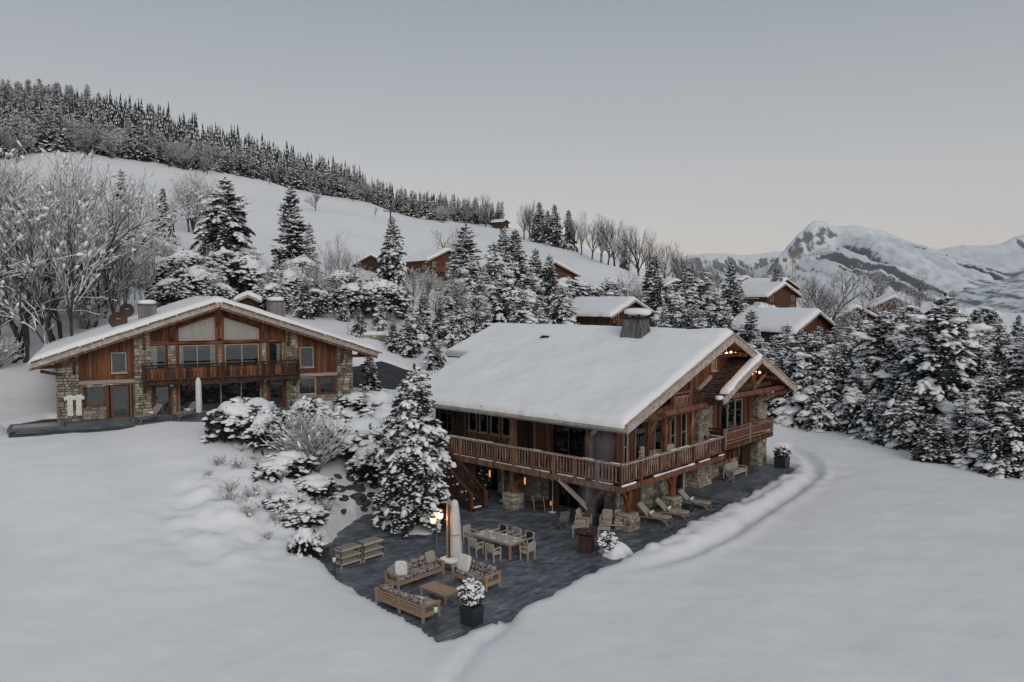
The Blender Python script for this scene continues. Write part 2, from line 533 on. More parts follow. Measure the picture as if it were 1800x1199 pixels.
for px, py, d in [(1070, 576, 125), (1415, 602, 120), (1250, 562, 140), (1600, 585, 110), (1750, 592, 110), (1700, 553, 300), (1790, 556, 330), (1500, 545, 220), (1350, 522, 220), (1200, 520, 200),
                  (0, 562, 76), (150, 566, 74), (50, 480, 115), (230, 452, 130), (-150, 380, 200), (0, 300, 250), (100, 272, 268), (200, 285, 285), (200, 400, 160), (450, 480, 140), (450, 400, 220), (450, 330, 320),
                  (650, 363, 380), (620, 440, 220), (600, 500, 140), (800, 393, 410), (900, 405, 430), (800, 470, 240), (780, 500, 190), (1000, 446, 320), (1000, 500, 200), (1095, 478, 255),
                  (950, 520, 150), (1140, 500, 265), (1210, 505, 300), (0, 200, 350), (100, 205, 385), (250, 232, 420), (450, 290, 440), (620, 340, 470), (800, 384, 510), (900, 404, 500),
                  (-300, 170, 420), (1300, 520, 450), (1500, 545, 500), (1800, 556, 500), (1300, 540, 900), (1500, 556, 900), (1800, 560, 900)]:
    CTRL.append((sight(px, d), d, level(py, d)))
for px in (-200, 200, 600, 900, 1300, 1700, 2100):
    CTRL.append((sight(px, 900), 900, 40 if px < 1000 else -8))
    CTRL.append((sight(px, 3000), 3000, -120))
    CTRL.append((sight(px, 9000), 9000, -160))

def _uv(x, y):
    yy = np.maximum(np.asarray(y, dtype=np.float64), 12.0)
    return np.clip(np.asarray(x) / yy, -1.6, 1.6) * 2.6, np.log(yy)
_cx, _cy, _cz = [np.array([c[i] for c in CTRL], dtype=np.float64) for i in range(3)]
_cu, _cv = _uv(_cx, _cy)
def _tps(r2):
    return np.where(r2 > 1e-12, r2 * np.log(np.maximum(r2, 1e-12)), 0)
_n = len(_cx)
_A = np.zeros((_n + 3, _n + 3))
_A[:_n, :_n] = _tps((_cu[:, None] - _cu) ** 2 + (_cv[:, None] - _cv) ** 2) + np.eye(_n) * 0.0015
_A[:_n, _n:] = np.stack([np.ones(_n), _cu, _cv], 1)
_A[_n:, :_n] = _A[:_n, _n:].T
# weights: interpolate height divided by a distance scale so that near ground stays exact
_s = 6.0 + 0.06 * _cy
_W = np.linalg.solve(_A, np.concatenate([_cz / _s, np.zeros(3)]))

def base_h(x, y):
    x, y = np.asarray(x, dtype=np.float64), np.asarray(y, dtype=np.float64)
    sh = np.broadcast(x, y).shape
    x, y = np.broadcast_to(x, sh).ravel(), np.broadcast_to(y, sh).ravel()
    u, v = _uv(x, y)
    out = np.empty(len(u))
    for k in range(0, len(u), 20000):
        a, b = u[k:k + 20000], v[k:k + 20000]
        out[k:k + 20000] = _tps((a[:, None] - _cu) ** 2 + (b[:, None] - _cv) ** 2) @ _W[:_n] + _W[_n] + _W[_n + 1] * a + _W[_n + 2] * b
    return (out * (6.0 + 0.06 * np.maximum(y, 12.0))).reshape(sh)

TERRACE = [(-15.05, -2.5), (-12.4, -2.85), (-9.7, -2.6), (-2.1, -2.35), (9.1, -1.75), (20.4, -0.8), (21.2, 1.0), (21.2, 3), (3, 3), (3, 16), (-2.5, 14.2), (-6.2, 13.4), (-10.2, 11.2), (-12.9, 9.1)]
def poly_sd(px, py, poly):
    """Signed distance, positive inside."""
    d = np.full(px.shape, 1e9)
    ins = np.zeros(px.shape, dtype=bool)
    n = len(poly)
    for i in range(n):
        ax, ay = poly[i]
        bx, by = poly[(i + 1) % n]
        ex, ey = bx - ax, by - ay
        t = np.clip(((px - ax) * ex + (py - ay) * ey) / (ex * ex + ey * ey), 0, 1)
        d = np.minimum(d, np.hypot(px - ax - t * ex, py - ay - t * ey))
        c = ((ay > py) != (by > py))
        xi = ax + (py - ay) / (by - ay if abs(by - ay) > 1e-9 else 1e-9) * ex
        ins ^= c & (px < xi)
    return np.where(ins, d, -d)

def line_d(x, y, pts):
    d = np.full(x.shape, 1e9)
    for (ax, ay), (bx, by) in zip(pts[:-1], pts[1:]):
        ex, ey = bx - ax, by - ay
        t = np.clip(((x - ax) * ex + (y - ay) * ey) / (ex * ex + ey * ey), 0, 1)
        d = np.minimum(d, np.hypot(x - ax - t * ex, y - ay - t * ey))
    return d

GROOVE = [(4.6, 33.6), (6.8, 35.2), (8.6, 36.8), (11.2, 39.8), (14.6, 44.3), (17.9, 48.5), (20.6, 52.4), (21.6, 55.2), (22.1, 58.8), (21.8, 61.1)]
TRACK = [(-3.0, 20), (-2.0, 23.9), (-1.4, 26.3), (-0.6, 27.9), (-0.1, 28.9), (0.1, 30.5)]
LH_PATIO = [(-3.0, -3.5), (3, -3.6), (9, -4.4), (16.5, -3.2), (16.5, 2.0), (-0.6, 2.0), (-3.0, -.6)]
DRIVE = [(-14.5, 64), (-9.8, 67), (-7.0, 70.5), (-9, 74), (-12.5, 74), (-14.5, 70)]

def sstep(a, b, x):
    t = np.clip((x - a) / (b - a), 0, 1)
    return t * t * (3 - 2 * t)

def ground_h(x, y, detail=True):
    x, y = np.asarray(x, dtype=np.float64), np.asarray(y, dtype=np.float64)
    sh = np.broadcast(x, y).shape
    x, y = np.broadcast_to(x, sh).astype(np.float64), np.broadcast_to(y, sh).astype(np.float64)
    h = base_h(x, y)
    h = h + fbm(x / 9, y / 9, 4, 3) * 0.55 * np.clip(y / 60, .5, 1) + np.clip((y - 90) / 200, 0, 1) * fbm(x / 40, y / 40, 4, 8) * 7
    near = (y < 95) & (x > -60) & (x < 60)
    h = h + np.where(near, fbm(x / 1.6, y / 1.6, 3, 5) * 0.10 + fbm(x / .55, y / .55, 2, 6) * 0.05, 0)
    # rough drifted bank between the left garden and the terrace
    bank = np.exp(-(((x + 13.2) / 3.4) ** 2 + ((y - 40) / 5.5) ** 2))
    h = h + bank * (fbm(x / 1.25, y / 1.25, 3, 12) * 1.9 + np.abs(fbm(x / .6, y / .6, 2, 13)) * 1.0)
    # walked groove beside the terrace, thrown-up snow on its inner side
    g = line_d(x, y, GROOVE)
    w, t = ch_loc(x, y)
    gt = line_d(x, y, GROOVE[:-2])
    inner = sstep(-7, 0, w) * (1 - sstep(20, 22.5, w)) * sstep(-5.2, -3.4, t) * (1 - sstep(-1.6, -.6, t))
    clod = fbm(x / .75, y / .75, 3, 51) * .75 + fbm(x / 1.7, y / 1.7, 2, 52) * .40
    h = h + inner * sstep(.75, 1.3, g) * (clod - .02) - sstep(-5.6, 0.5, w) * 0.34 * np.exp(-(g / 0.42) ** 2) * (.7 + .6 * vnoise(x / .9, y / .9, 55)) + sstep(-5.6, 0.5, w) * 0.10 * np.exp(-((g - .85) / .38) ** 2) * (.3 + 1.2 * vnoise(x / .8, y / .8, 56))
    k = line_d(x, y, TRACK)
    h = h - 0.24 * np.exp(-(k / 0.24) ** 2) * (0.5 + 0.8 * vnoise(x * 2.2, y * 2.2, 4))
    # terrace cut, with a wandering snow edge
    sd = poly_sd(w, t, TERRACE) + fbm(x / 1.7, y / 1.7, 3, 21) * 0.9 + fbm(x / .5, y / .5, 2, 22) * 0.2
    h = h + (-0.35 - h) * sstep(-0.28, 0.10, sd)
    # under the big chalet
    ins = poly_sd(w, t, [(2, 2), (20.8, 2), (20.8, 20), (2, 20)])
    h = np.where(ins > 0, np.minimum(h, h * 0 - 0.35 + np.clip(-ins, 0, 1)), h)
    # left chalet and its patio
    s, n = lh_loc(x, y)
    pd = poly_sd(s, n, LH_PATIO) + fbm(x / 1.3, y / 1.3, 3, 31) * 0.5
    h = h + (LH_Z - 0.25 - h) * sstep(-0.25, 0.2, pd)
    hs = poly_sd(s, n, [(0.5, 0.4), (19.2, 0.4), (19.2, 15), (0.5, 15)])
    h = np.where(hs > 0, np.minimum(h, LH_Z - 0.3), h)
    dd = poly_sd(x, y, DRIVE) + fbm(x / 1.5, y / 1.5, 3, 41) * 1.0
    h = h - 0.45 * sstep(-0.4, 0.3, dd)
    return h

def gz(x, y):
    return float(ground_h(np.array([x]), np.array([y]))[0])

def axis(lo, hi, step, far_lo, far_hi, grow):
    a = list(np.arange(lo, hi + 1e-6, step))
    s, p = step, a[-1]
    while p < far_hi:
        s *= grow
        p += s
        a.append(p)
    s, p = step, a[0]
    b = []
    while p > far_lo:
        s *= grow
        p -= s
        b.append(p)
    return np.array(b[::-1] + a)

gx = axis(-33, 34, 0.26, -9000, 9000, 1.055)
gy = axis(20, 63, 0.24, -60, 9500, 1.035)
GX, GY = np.meshgrid(gx, gy)
GH = ground_h(GX, GY)
nx, ny = len(gx), len(gy)
ids = np.arange(nx * ny).reshape(ny, nx)
gf = np.stack([ids[:-1, :-1], ids[:-1, 1:], ids[1:, 1:], ids[1:, :-1]], -1).reshape(-1, 4)
ground = obj("snow_ground", np_mesh("snow_ground", np.stack([GX, GY, GH], -1).reshape(-1, 3), gf, 'snow'), kind="structure")

# ------------------------------------------------------------------ terrace paving
terr = bpy.data.objects.new("terrace", MB().box((3.0, 6.0, -0.19), (38.4, 19.0, 0.2)).mesh("terrace_bed", 'asphalt'))
COL.objects.link(terr)
terr.location = (*CH_O, 0)
terr.rotation_euler = (0, 0, CH_A)
terr["kind"] = "structure"
rng = random.Random(11)
cand = []
t = -3.3
row = 0
while t < 14.6:
    w = -16.0 - rng.uniform(0, 1.1)
    while w < 10.0:
        ln = .95
        wc, tc_ = w + ln / 2, t + 0.11
        if wc < 2.9 or tc_ < 2.4:
            x, y = ch_wld(wc, tc_)
            sd = poly_sd(np.array([wc]), np.array([tc_]), TERRACE)[0]
            if sd > -0.9:
                cand.append((math.hypot(x, y), wc, tc_))
        w += ln + 0.012
    t += 0.222
cand.sort()
pv_me = MB().box((0, 0, 0), (.95, 0.212, 0.06))
pv_me = pv_me.mesh("paving_slab", 'paver')
for i, (d, wc, tc_) in enumerate(cand[:300]):
    o = obj("paving_slab", pv_me, terr, (wc, tc_, -0.04 + rng.uniform(-.006, .006)))
    o.rotation_euler = (rng.uniform(-.004, .004), rng.uniform(-.003, .003), 0)
mb = MB()
for d, wc, tc_ in cand[300:]:
    mb.box((wc, tc_, -0.04 + rng.uniform(-.006, .006)), (.95, 0.212, 0.06))
mb.build("paving_slabs", 'paver_far', terr, kind="stuff")
# raised part of the terrace with its three steps
upper = bpy.data.objects.new("upper_terrace", MB().box((15.2, 0.45, 0.21), (11.2, 4.2, 0.50)).mesh("upper_terrace", 'grey_stone'))
COL.objects.link(upper)
upper.location = (*CH_O, 0)
upper.rotation_euler = (0, 0, CH_A)
upper["kind"] = "structure"
for i in range(3):
    piece("step", 'paver', upper, (9.58 - 0.36 * i - 0.1, -0.15, 0.43 - 0.15 * i - 0.075), (0.42, 3.6, 0.15))
    piece("step_nosing", 'grey_stone', upper, (9.58 - 0.36 * i - 0.30, -0.15, 0.43 - 0.15 * i + .008), (0.07, 3.6, 0.03))
for i in range(10):
    for j in range(6):
        piece("paving_slab", 'paver', upper, (10.2 + 1.09 * i, -1.25 + 0.72 * j, 0.475), (1.075, 0.705, 0.05))

# left chalet patio and the cleared drive
patio = bpy.data.objects.new("patio", MB().box((7.4, -1.4, -0.22), (19.6, 6.2, 0.3)).mesh("patio_bed", 'asphalt'))
COL.objects.link(patio)
patio.location = (*LH_O, LH_Z)
patio.rotation_euler = (0, 0, LH_A)
patio["kind"] = "structure"
for i in range(16):
    for j in range(9):
        piece("paving_slab", 'paver', patio, (-1.5 + 1.15 * i + (j % 2) * .3, -3.95 + 0.46 * j, -0.045), (1.135, 0.445, 0.06))
dx = np.linspace(-17, -5, 40)
dy = np.linspace(61, 78, 50)
DX, DY = np.meshgrid(dx, dy)
dids = np.arange(2000).reshape(50, 40)
df = np.stack([dids[:-1, :-1], dids[:-1, 1:], dids[1:, 1:], dids[1:, :-1]], -1).reshape(-1, 4)
obj("driveway", np_mesh("driveway", np.stack([DX, DY, base_h(DX, DY) - 0.12], -1).reshape(-1, 3), df, 'asphalt'), kind="structure")

# ================================================================== wall helpers
class Face:
    """A vertical wall plane in a building's own frame. axis 'x': runs along local x at y=p, outside towards -y;
    axis 'y': runs along local y at x=p, outside towards -x."""
    def __init__(self, axis, p):
        self.axis, self.p = axis, p
    def P(self, s, z, n=0.0):
        return (s, self.p - n, z) if self.axis == 'x' else (self.p - n, s, z)
    def S(self, ds, dn, dz):
        return (ds, dn, dz) if self.axis == 'x' else (dn, ds, dz)

def cut(z0, z1, s0, s1, openings):
    segs = [(z0, z1)]
    for a, b, c, d in openings:
        if min(s1, b) - max(s0, a) > 0.02:
            out = []
            for p, q in segs:
                if c > p:
                    out.append((p, min(q, c)))
                if d < q:
                    out.append((max(p, d), q))
            segs = [(p, q) for p, q in out if q - p > 0.03]
    return segs

def planks(parent, face, s0, s1, zlo, zhi, mat, openings=(), width=0.24, n=0.0, seed=1, thick=0.05):
    r = random.Random(seed)
    f0 = zlo if callable(zlo) else (lambda s: zlo)
    f1 = zhi if callable(zhi) else (lambda s: zhi)
    s = s0
    edges = sorted({e for o in openings for e in o[:2] if s0 < e < s1} | {s1})
    while s < s1 - 0.01:
        w = width * r.uniform(0.75, 1.25)
        e = min([k for k in edges if k > s + 0.01])
        if s + w > e - 0.07:
            w = e - s
        lo, hi = f0(s + w / 2), f1(s + w / 2)
        for a, b in cut(lo, hi, s, s + w, openings):
            piece("plank", mat, parent, face.P(s + w / 2, (a + b) / 2, n + r.uniform(-.012, .016)), face.S(w - 0.014, thick, b - a))
        s += w

def stonework(parent, face, s0, s1, z0, zhi, openings=(), n=0.0, seed=1, flare=0.0, back=True, name="stone_masonry"):
    """Coursed rubble: every stone its own jittered block, proud of a mortar bed."""
    r = random.Random(seed)
    f1 = zhi if callable(zhi) else (lambda s: zhi)
    mb = MB()
    bed = MB()
    top = max(f1(s0), f1(s1), f1((s0 + s1) / 2))
    z = z0
    while z < top:
        h = r.uniform(0.13, 0.27)
        s = s0 - r.uniform(0, .05)
        while s < s1 - .03:
            w = min(r.uniform(0.2, 0.55), s1 - s + r.uniform(0, .03))
            zt = min(z + h, f1(s + w / 2))
            if zt - z > 0.05:
                for a, b in cut(z, zt, s + .02, s + w - .02, openings):
                    if w < .07:
                        continue
                    d = r.uniform(0.015, 0.085)
                    fl = flare * max(0, (top - z)) / max(top - z0, .1)
                    j = lambda: r.uniform(-.022, .022)
                    g = 0.012
                    q = [(s + g, a + g), (s + w - g, a + g), (s + w - g, b - g), (s + g, b - g)]
                    bk = [face.P(x, y, n + fl - .06) for x, y in q]
                    c = ((q[0][0] + q[2][0]) / 2, (q[0][1] + q[2][1]) / 2)
                    fr = [face.P(x + (c[0] - x) * .14 + j(), y + (c[1] - y) * .16 + j(), n + fl + d + j() * .6) for x, y in q]
                    mb.add(bk + fr, [(4, 5, 6, 7), (0, 1, 5, 4), (1, 2, 6, 5), (2, 3, 7, 6), (3, 0, 4, 7)])
            s += w
        z += h
    o = mb.build(name, 'stone', parent, kind="stuff")
    if back:
        s = s0
        cuts = sorted({s0, s1} | {e for q in openings for e in q[:2] if s0 < e < s1} | set(np.linspace(s0, s1, max(2, int((s1 - s0) / .8) + 1))))
        for a, b in zip(cuts[:-1], cuts[1:]):
            for p, q in cut(z0, min(f1(a), f1(b)), a, b, openings):
                bed.box(face.P((a + b) / 2, (p + q) / 2, n - .10), face.S(b - a, 0.2, q - p))
        bed.build("mortar_bed", 'mortar', parent)
    return o

def window(parent, face, s0, s1, z0, z1, mat='frame_pale', nv=0, nh=0, n=0.0, fw=0.07, curtain=None, sill=True, name="window", glass=True):
    mb = MB()
    d = 0.10
    for s in (s0 + fw / 2, s1 - fw / 2):
        mb.box(face.P(s, (z0 + z1) / 2, n), face.S(fw, d, z1 - z0))
    for z in (z0 + fw / 2, z1 - fw / 2):
        mb.box(face.P((s0 + s1) / 2, z, n), face.S(s1 - s0 - 2 * fw, d - .006, fw))
    for i in range(nv):
        s = s0 + (s1 - s0) * (i + 1) / (nv + 1)
        mb.box(face.P(s, (z0 + z1) / 2, n), face.S(fw * .8, d - .012, z1 - z0 - 2 * fw))
    for i in range(nh):
        z = z0 + (z1 - z0) * (i + 1) / (nh + 1)
        mb.box(face.P((s0 + s1) / 2, z, n), face.S(s1 - s0 - 2 * fw, d - .03, fw * .7))
    w = mb.build(name, mat, parent)
    if glass:
        for i in range(nv + 1):
            a = s0 + (s1 - s0) * i / (nv + 1)
            b = s0 + (s1 - s0) * (i + 1) / (nv + 1)
            MB().box(face.P((a + b) / 2, (z0 + z1) / 2, n - 0.02), face.S(b - a - fw, 0.012, z1 - z0 - fw)).build("pane", 'glass', w)
    if curtain:
        for a, b in curtain:
            c = MB()
            k = max(4, int((b - a) / .07))
            pts, fs = [], []
            for i in range(k + 1):
                s = a + (b - a) * i / k
                off = 0.03 * (1 if i % 2 else -1)
                for z in (z0 + .02, z1 - .02):
                    pts.append(face.P(s, z, n - 0.16 + off))
                    pts.append(face.P(s, z, n - 0.17 + off))
            for i in range(k):
                q = 4 * i
                fs += [(q, q + 4, q + 6, q + 2), (q + 1, q + 3, q + 7, q + 5)]
            c.add(pts, fs).build("curtain", 'curtain', w)
    if sill:
        MB().box(face.P((s0 + s1) / 2, z0 - .035, n + .05), face.S(s1 - s0 + .12, 0.2, .06)).build("sill", mat, w)
    return w

def snow_sheet(parent, name, u0, u1, nu, v_of, nv, zbase, T=0.45, edge=0.45, seed=3, lump=0.05, start=0.4, wob=0.11):
    """Snow lying on a roof: a rounded, slightly lumpy blanket. v_of(u) -> (v0, v1); zbase(u) roof surface."""
    us = np.linspace(u0, u1, nu)
    vv = np.linspace(0, 1, nv)
    U_, V_ = np.meshgrid(us, vv, indexing='ij')
    V0 = np.array([v_of(u)[0] for u in us])[:, None]
    V1 = np.array([v_of(u)[1] for u in us])[:, None]
    Y = V0 + (V1 - V0) * V_
    d = np.minimum(np.minimum(U_ - u0, u1 - U_), np.minimum(Y - V0, V1 - Y))
    k = np.clip(d / edge, 0, 1)
    prof = start + (1 - start) * np.sqrt(np.maximum(0, 1 - (1 - k) ** 2))
    ZB = np.array([zbase(u) for u in us])[:, None] + 0 * Y
    Z = ZB + T * prof * (1 + 0.5 * fbm(U_ / 2.2, Y / 2.2, 3, seed)) + lump * 1.6 * fbm(U_ / .6, Y / .6, 3, seed + 5)
    bw = (k <= 0) * wob
    cx, cy = (u0 + u1) / 2, (V0 + V1) / 2
    UX = U_ + bw * np.sign(U_ - cx) * fbm(Y / .6, U_ / .6, 3, seed + 9) * 4 * ((U_ == us[0]) | (U_ == us[-1]))
    YX = Y + bw * np.sign(Y - cy) * fbm(U_ / .6, Y / .6, 3, seed + 11) * 4 * ((V_ == 0) | (V_ == 1))
    top = np.stack([UX, YX, Z], -1).reshape(-1, 3)
    bot = np.stack([UX, YX, ZB + 0.012], -1).reshape(-1, 3)
    ii = np.arange(nu * nv).reshape(nu, nv)
    f = [np.stack([ii[:-1, :-1], ii[1:, :-1], ii[1:, 1:], ii[:-1, 1:]], -1).reshape(-1, 4)]
    m = nu * nv
    ring = np.concatenate([ii[:, 0], ii[-1, 1:], ii[::-1, -1][1:], ii[0, ::-1][1:]])
    a, b = ring[:-1], ring[1:]
    f.append(np.stack([a, a + m, b + m, b], -1))
    return obj(name, np_mesh(name, np.concatenate([top, bot]), np.concatenate(f), 'snow'), parent)

# ================================================================== the big chalet
def ZM(w):                                     # roof surface across the house
    return 5.85 + 0.361 * (w + 0.3) if w <= 11.6 else 10.146 - 0.44 * (w - 11.6)
def ZS(w):                                     # porch gable, left slope
    return 8.65 - 0.43 * (15.0 - w)
VT, VS = -0.45, -0.75                          # verge planes of the main roof and of the porch gable

chalet = thing("big_chalet", "large wooden chalet with snow-covered roof, wraparound deck and stone ground floor beside the paved terrace", "chalet", (*CH_O, 0), CH_A)
FA, FG, FU = Face('y', 2.7), Face('x', 2.1), Face('x', 1.2)

# --- core
mb = MB()
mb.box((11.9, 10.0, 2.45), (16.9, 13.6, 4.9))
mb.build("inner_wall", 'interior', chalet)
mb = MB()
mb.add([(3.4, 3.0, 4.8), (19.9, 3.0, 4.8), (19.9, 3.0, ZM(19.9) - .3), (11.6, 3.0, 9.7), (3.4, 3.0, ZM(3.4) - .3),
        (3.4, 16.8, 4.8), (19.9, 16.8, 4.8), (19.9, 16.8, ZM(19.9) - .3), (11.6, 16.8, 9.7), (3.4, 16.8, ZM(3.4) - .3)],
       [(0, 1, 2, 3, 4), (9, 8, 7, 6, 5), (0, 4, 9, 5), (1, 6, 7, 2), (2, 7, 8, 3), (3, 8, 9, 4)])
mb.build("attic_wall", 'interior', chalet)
# back and far side walls (seen only from elsewhere)
mb = MB()
mb.box((11.5, 17.1, 3.0), (17.6, 0.2, 6.0)).box((20.35, 9.6, 3.1), (0.25, 15.0, 6.2))
mb.build("outer_wall", 'dark_wood', chalet)

# --- roof
def slab(mb, u0, u1, v0, v1, zf, th):
    pts = []
    for u in (u0, u1):
        for v in (v0, v1):
            pts.append((u, v, zf(u)))
            pts.append((u, v, zf(u) - th))
    mb.add(pts, [(0, 4, 6, 2), (1, 3, 7, 5), (0, 1, 5, 4), (2, 6, 7, 3), (0, 2, 3, 1), (4, 5, 7, 6)])
rf = MB()
slab(rf, -0.3, 6.45, VT + .06, 17.5, ZM, .16)
slab(rf, 6.455, 11.597, VT + .06, 20.0, ZM, .16)
slab(rf, 11.603, 20.7, VT + .06, 20.0, ZM, .16)
slab(rf, 15.0, 20.7, VS + .06, VT + .055, ZM, .16)
slab(rf, 9.72, 14.995, VS + .06, 2.2, ZS, .12)
roof = rf.build("roof", 'dark_wood', chalet)
snow_sheet(roof, "roof_snow", -0.36, 20.78, 150, lambda u: (VT + .06 if u < 14.7 else VS + .06, 17.6 if u < 6.3 else 20.1), 120, ZM, T=0.46, edge=.45, seed=2, wob=.05)
# verge boards, eave board, rafters and purlins
def verge(a, b, h=.38, th=.09, mat='verge_wood', name="verge_board"):
    return MB().beam(a, b, th, h).build(name, mat, roof)
for zf, pts in ((ZM, [(-0.34, 11.6), (11.6, 14.9)]),):
    for a, b in pts:
        verge((a, VT - .06, zf(a) - .10), (b, VT - .06, zf(b) - .10))
        verge((a, VT - .07, zf(a) + .15), (b, VT - .07, zf(b) + .15), .10, .20, 'verge_wood')
verge((14.98, VS - .06, ZM(15) - .12), (20.75, VS - .06, ZM(20.75) - .12), .38)
verge((14.98, VS - .07, ZM(15) + .14), (20.75, VS - .07, ZM(20.75) + .14), .10, .20, 'verge_wood')
verge((9.66, VS - .06, ZS(9.66) - .10), (15.02, VS - .06, ZS(15.02) - .10), .38)
verge((-0.36, VT - .06, 5.74), (-0.36, 17.5, 5.74), .17, .05, 'verge_wood', "eave_board")
MB().path([(-.46, VT, 5.66), (-.46, 17.5, 5.63)], .065, 8).build("gutter", 'grey_metal', roof)
rr = random.Random(3)
for k in range(15):
    tt = 0.5 + k * 1.15
    MB().beam((-0.28, tt, ZM(-.28) - .25), (2.9, tt, ZM(2.9) - .25), .11, .15).build("rafter", 'rail_wood', roof)
for wv in (0.85, 3.6, 6.4, 9.2, 11.6, 13.6):
    MB().beam((wv, VT + .1, ZM(wv) - .36), (wv, 2.6, ZM(wv) - .36), .24, .26).build("purlin", 'red_wood', roof)
for wv in (17.6, 20.1):
    MB().beam((wv, VS + .1, ZM(wv) - .34), (wv, 2.6, ZM(wv) - .34), .22, .24).build("purlin", 'red_wood', roof)
# bare shingles of the porch slope (rows stepped), with a strip of snow along the verge
for i in range(16):
    w0 = 9.74 + i * 0.305
    for j in range(6):
        t0 = VS + .62 + j * .40 + (i % 2) * .12
        if t0 > 1.9:
            continue
        o = piece("shingle", 'tile', roof, (w0 + .17, t0 + .19, ZS(w0 + .17) + .035 + rr.uniform(-.006, .008)), (.35, .385, .045), (0, -math.atan(.43) + .16, rr.uniform(-.02, .02)))
def strip_snow(name, parent, w0, w1, zf, t0, t1, T, seed):
    return snow_sheet(parent, name, w0, w1, 44, lambda u: (t0, t1), 8, lambda u: zf(u) + .05, T=T, edge=.3, seed=seed, wob=.05)
strip_snow("verge_snow", roof, 10.25, 15.05, ZS, VS - .08, VS + .55, .30, 5)
MB().soft((9.75, VS + .25, ZS(9.7) + .12), (.55, .5, .3), n=6, sq=.8).build("snow_clump", 'snow', roof, True)
MB().box((9.62, .7, ZS(9.62) - .12), (.10, 2.9, .34)).build("eave_board", 'dark_wood', roof)
# dark lichen-crumbled snow edge along the eave: small exposed roof pieces
for k in range(46):
    tt = rr.uniform(-.2, 12)
    wv = rr.uniform(-.30, .15)
    o = piece("roof_shard", 'lauze', roof, (wv, tt, ZM(wv) + rr.uniform(.17, .26)), (rr.uniform(.05, .13), rr.uniform(.08, .28), .05), (rr.uniform(-.3, .3), rr.uniform(-.5, .1), rr.uniform(-.5, .5)))
# roof vent
MB().add([(8.85, 12.45, ZM(8.85) + .38), (9.3, 12.45, ZM(9.3) + .56), (9.3, 13.15, ZM(9.3) + .56), (8.85, 13.15, ZM(8.85) + .38),
          (9.25, 12.45, ZM(9.3) + .36), (9.25, 13.15, ZM(9.3) + .36)],
         [(0, 1, 2, 3), (0, 4, 1), (3, 2, 5), (0, 3, 5, 4)]).build("skylight_hood", 'soot', roof)
# chimney: tapered, board clad, capped with a dome of snow
ch = MB()
cw, ct = 10.35, 5.9
z0c, z1c = ZM(cw) - .4, 11.15
pts = []
for z, r_ in ((z0c, .92), (z1c, .62)):
    for a in (-1, 1):
        for b in (-1, 1):
            pts.append((cw + a * r_ * .75, ct + b * r_, z))
ch.add(pts, [(0, 2, 3, 1), (4, 5, 7, 6), (0, 1, 5, 4), (2, 6, 7, 3), (0, 4, 6, 2), (1, 3, 7, 5)])
chim = ch.build("chimney", 'dark_metal', chalet)
for sgn in (-1, 1):
    for k in range(8):
        f = -1 + (k + .5) / 4
        a = Vector((cw + sgn * .70, ct + f * .92, z0c))
        b = Vector((cw + sgn * .475, ct + f * .62, z1c))
        MB().beam(a, b, .20, .05, up=(sgn, 0, .2)).build("chimney_board", 'slate_wood', chim)
        if k < 6:
            g = -1 + (k + .5) / 3
            a = Vector((cw + g * .69, ct + sgn * .935, z0c))
            b = Vector((cw + g * .465, ct + sgn * .635, z1c))
            MB().beam(a, b, .20, .05, up=(0, sgn, .2)).build("chimney_board", 'slate_wood', chim)
MB().box((cw, ct, z1c + .05), (1.25, 1.6, .08)).box((cw, ct, z1c + .30), (.9, 1.2, .05)).box((cw - .4, ct - .5, z1c + .17), (.09, .09, .24)).box((cw + .4, ct - .5, z1c + .17), (.09, .09, .24)).box((cw - .4, ct + .5, z1c + .17), (.09, .09, .24)).box((cw + .4, ct + .5, z1c + .17), (.09, .09, .24)).build("chimney_cap", 'soot', chim)
MB().soft((cw + .05, ct - .1, z1c + .46), (1.15, 1.9, .55), n=8, sq=.75).build("snow_cap", 'snow', chim, True)

# --- ground floor, long side under the deck (s = t)
AOP = [(2.95, 3.75, 0, 2.35), (4.0, 6.45, 0, 2.35), (8.95, 9.95, 0, 2.3), (11.3, 13.3, 0, 2.4)]
stonework(chalet, FA, 2.1, 17.0, -.1, 2.62, AOP, seed=5)
window(chalet, FA, 4.05, 6.4, 0.02, 2.32, 'frame_dark', nv=2, n=-.1, sill=False, name="glass_door")
window(chalet, FA, 11.35, 13.25, 0.02, 2.38, 'frame_dark', nv=1, n=-.1, sill=False, name="glass_door")
window(chalet, FA, 2.98, 3.72, 0.02, 2.32, 'frame_dark', n=-.1, sill=False, name="glass_door")
for s in (6.55, 6.85, 3.85):
    piece("door_post", 'red_wood', chalet, FA.P(s, 1.2, .05), FA.S(.16, .2, 2.4))
# lit shelf niche
MB().box(FA.P(9.45, 1.15, -.35), FA.S(.95, .05, 2.2)).box(FA.P(9.45, .7, -.15), FA.S(.95, .35, .05)).box(FA.P(9.45, 1.25, -.15), FA.S(.95, .35, .05)).box(FA.P(9.45, 1.8, -.15), FA.S(.95, .35, .05)).box(FA.P(8.98, 1.15, -.15), FA.S(.06, .35, 2.2)).box(FA.P(9.92, 1.15, -.15), FA.S(.06, .35, 2.2)).build("shelf_niche", 'teak', chalet)

# --- ground floor, gable side (s = w)
GOP = [(3.95, 5.2, 0, 2.3), (8.35, 10.2, 0, 2.35)]
stonework(chalet, FG, 2.6, 10.5, -.1, 2.62, GOP, seed=6)
for k in range(6):
    piece("door_plank", 'red_wood', chalet, FG.P(4.06 + .21 * k, 1.15, -.06), FG.S(.2, .06, 2.3))
window(chalet, FG, 8.4, 10.15, 0.02, 2.32, 'frame_dark', nv=1, n=-.1, sill=False, name="glass_door")
piece("shutter", 'red_wood', chalet, FG.P(7.35, 1.9, .12), FG.S(.55, .05, .55))
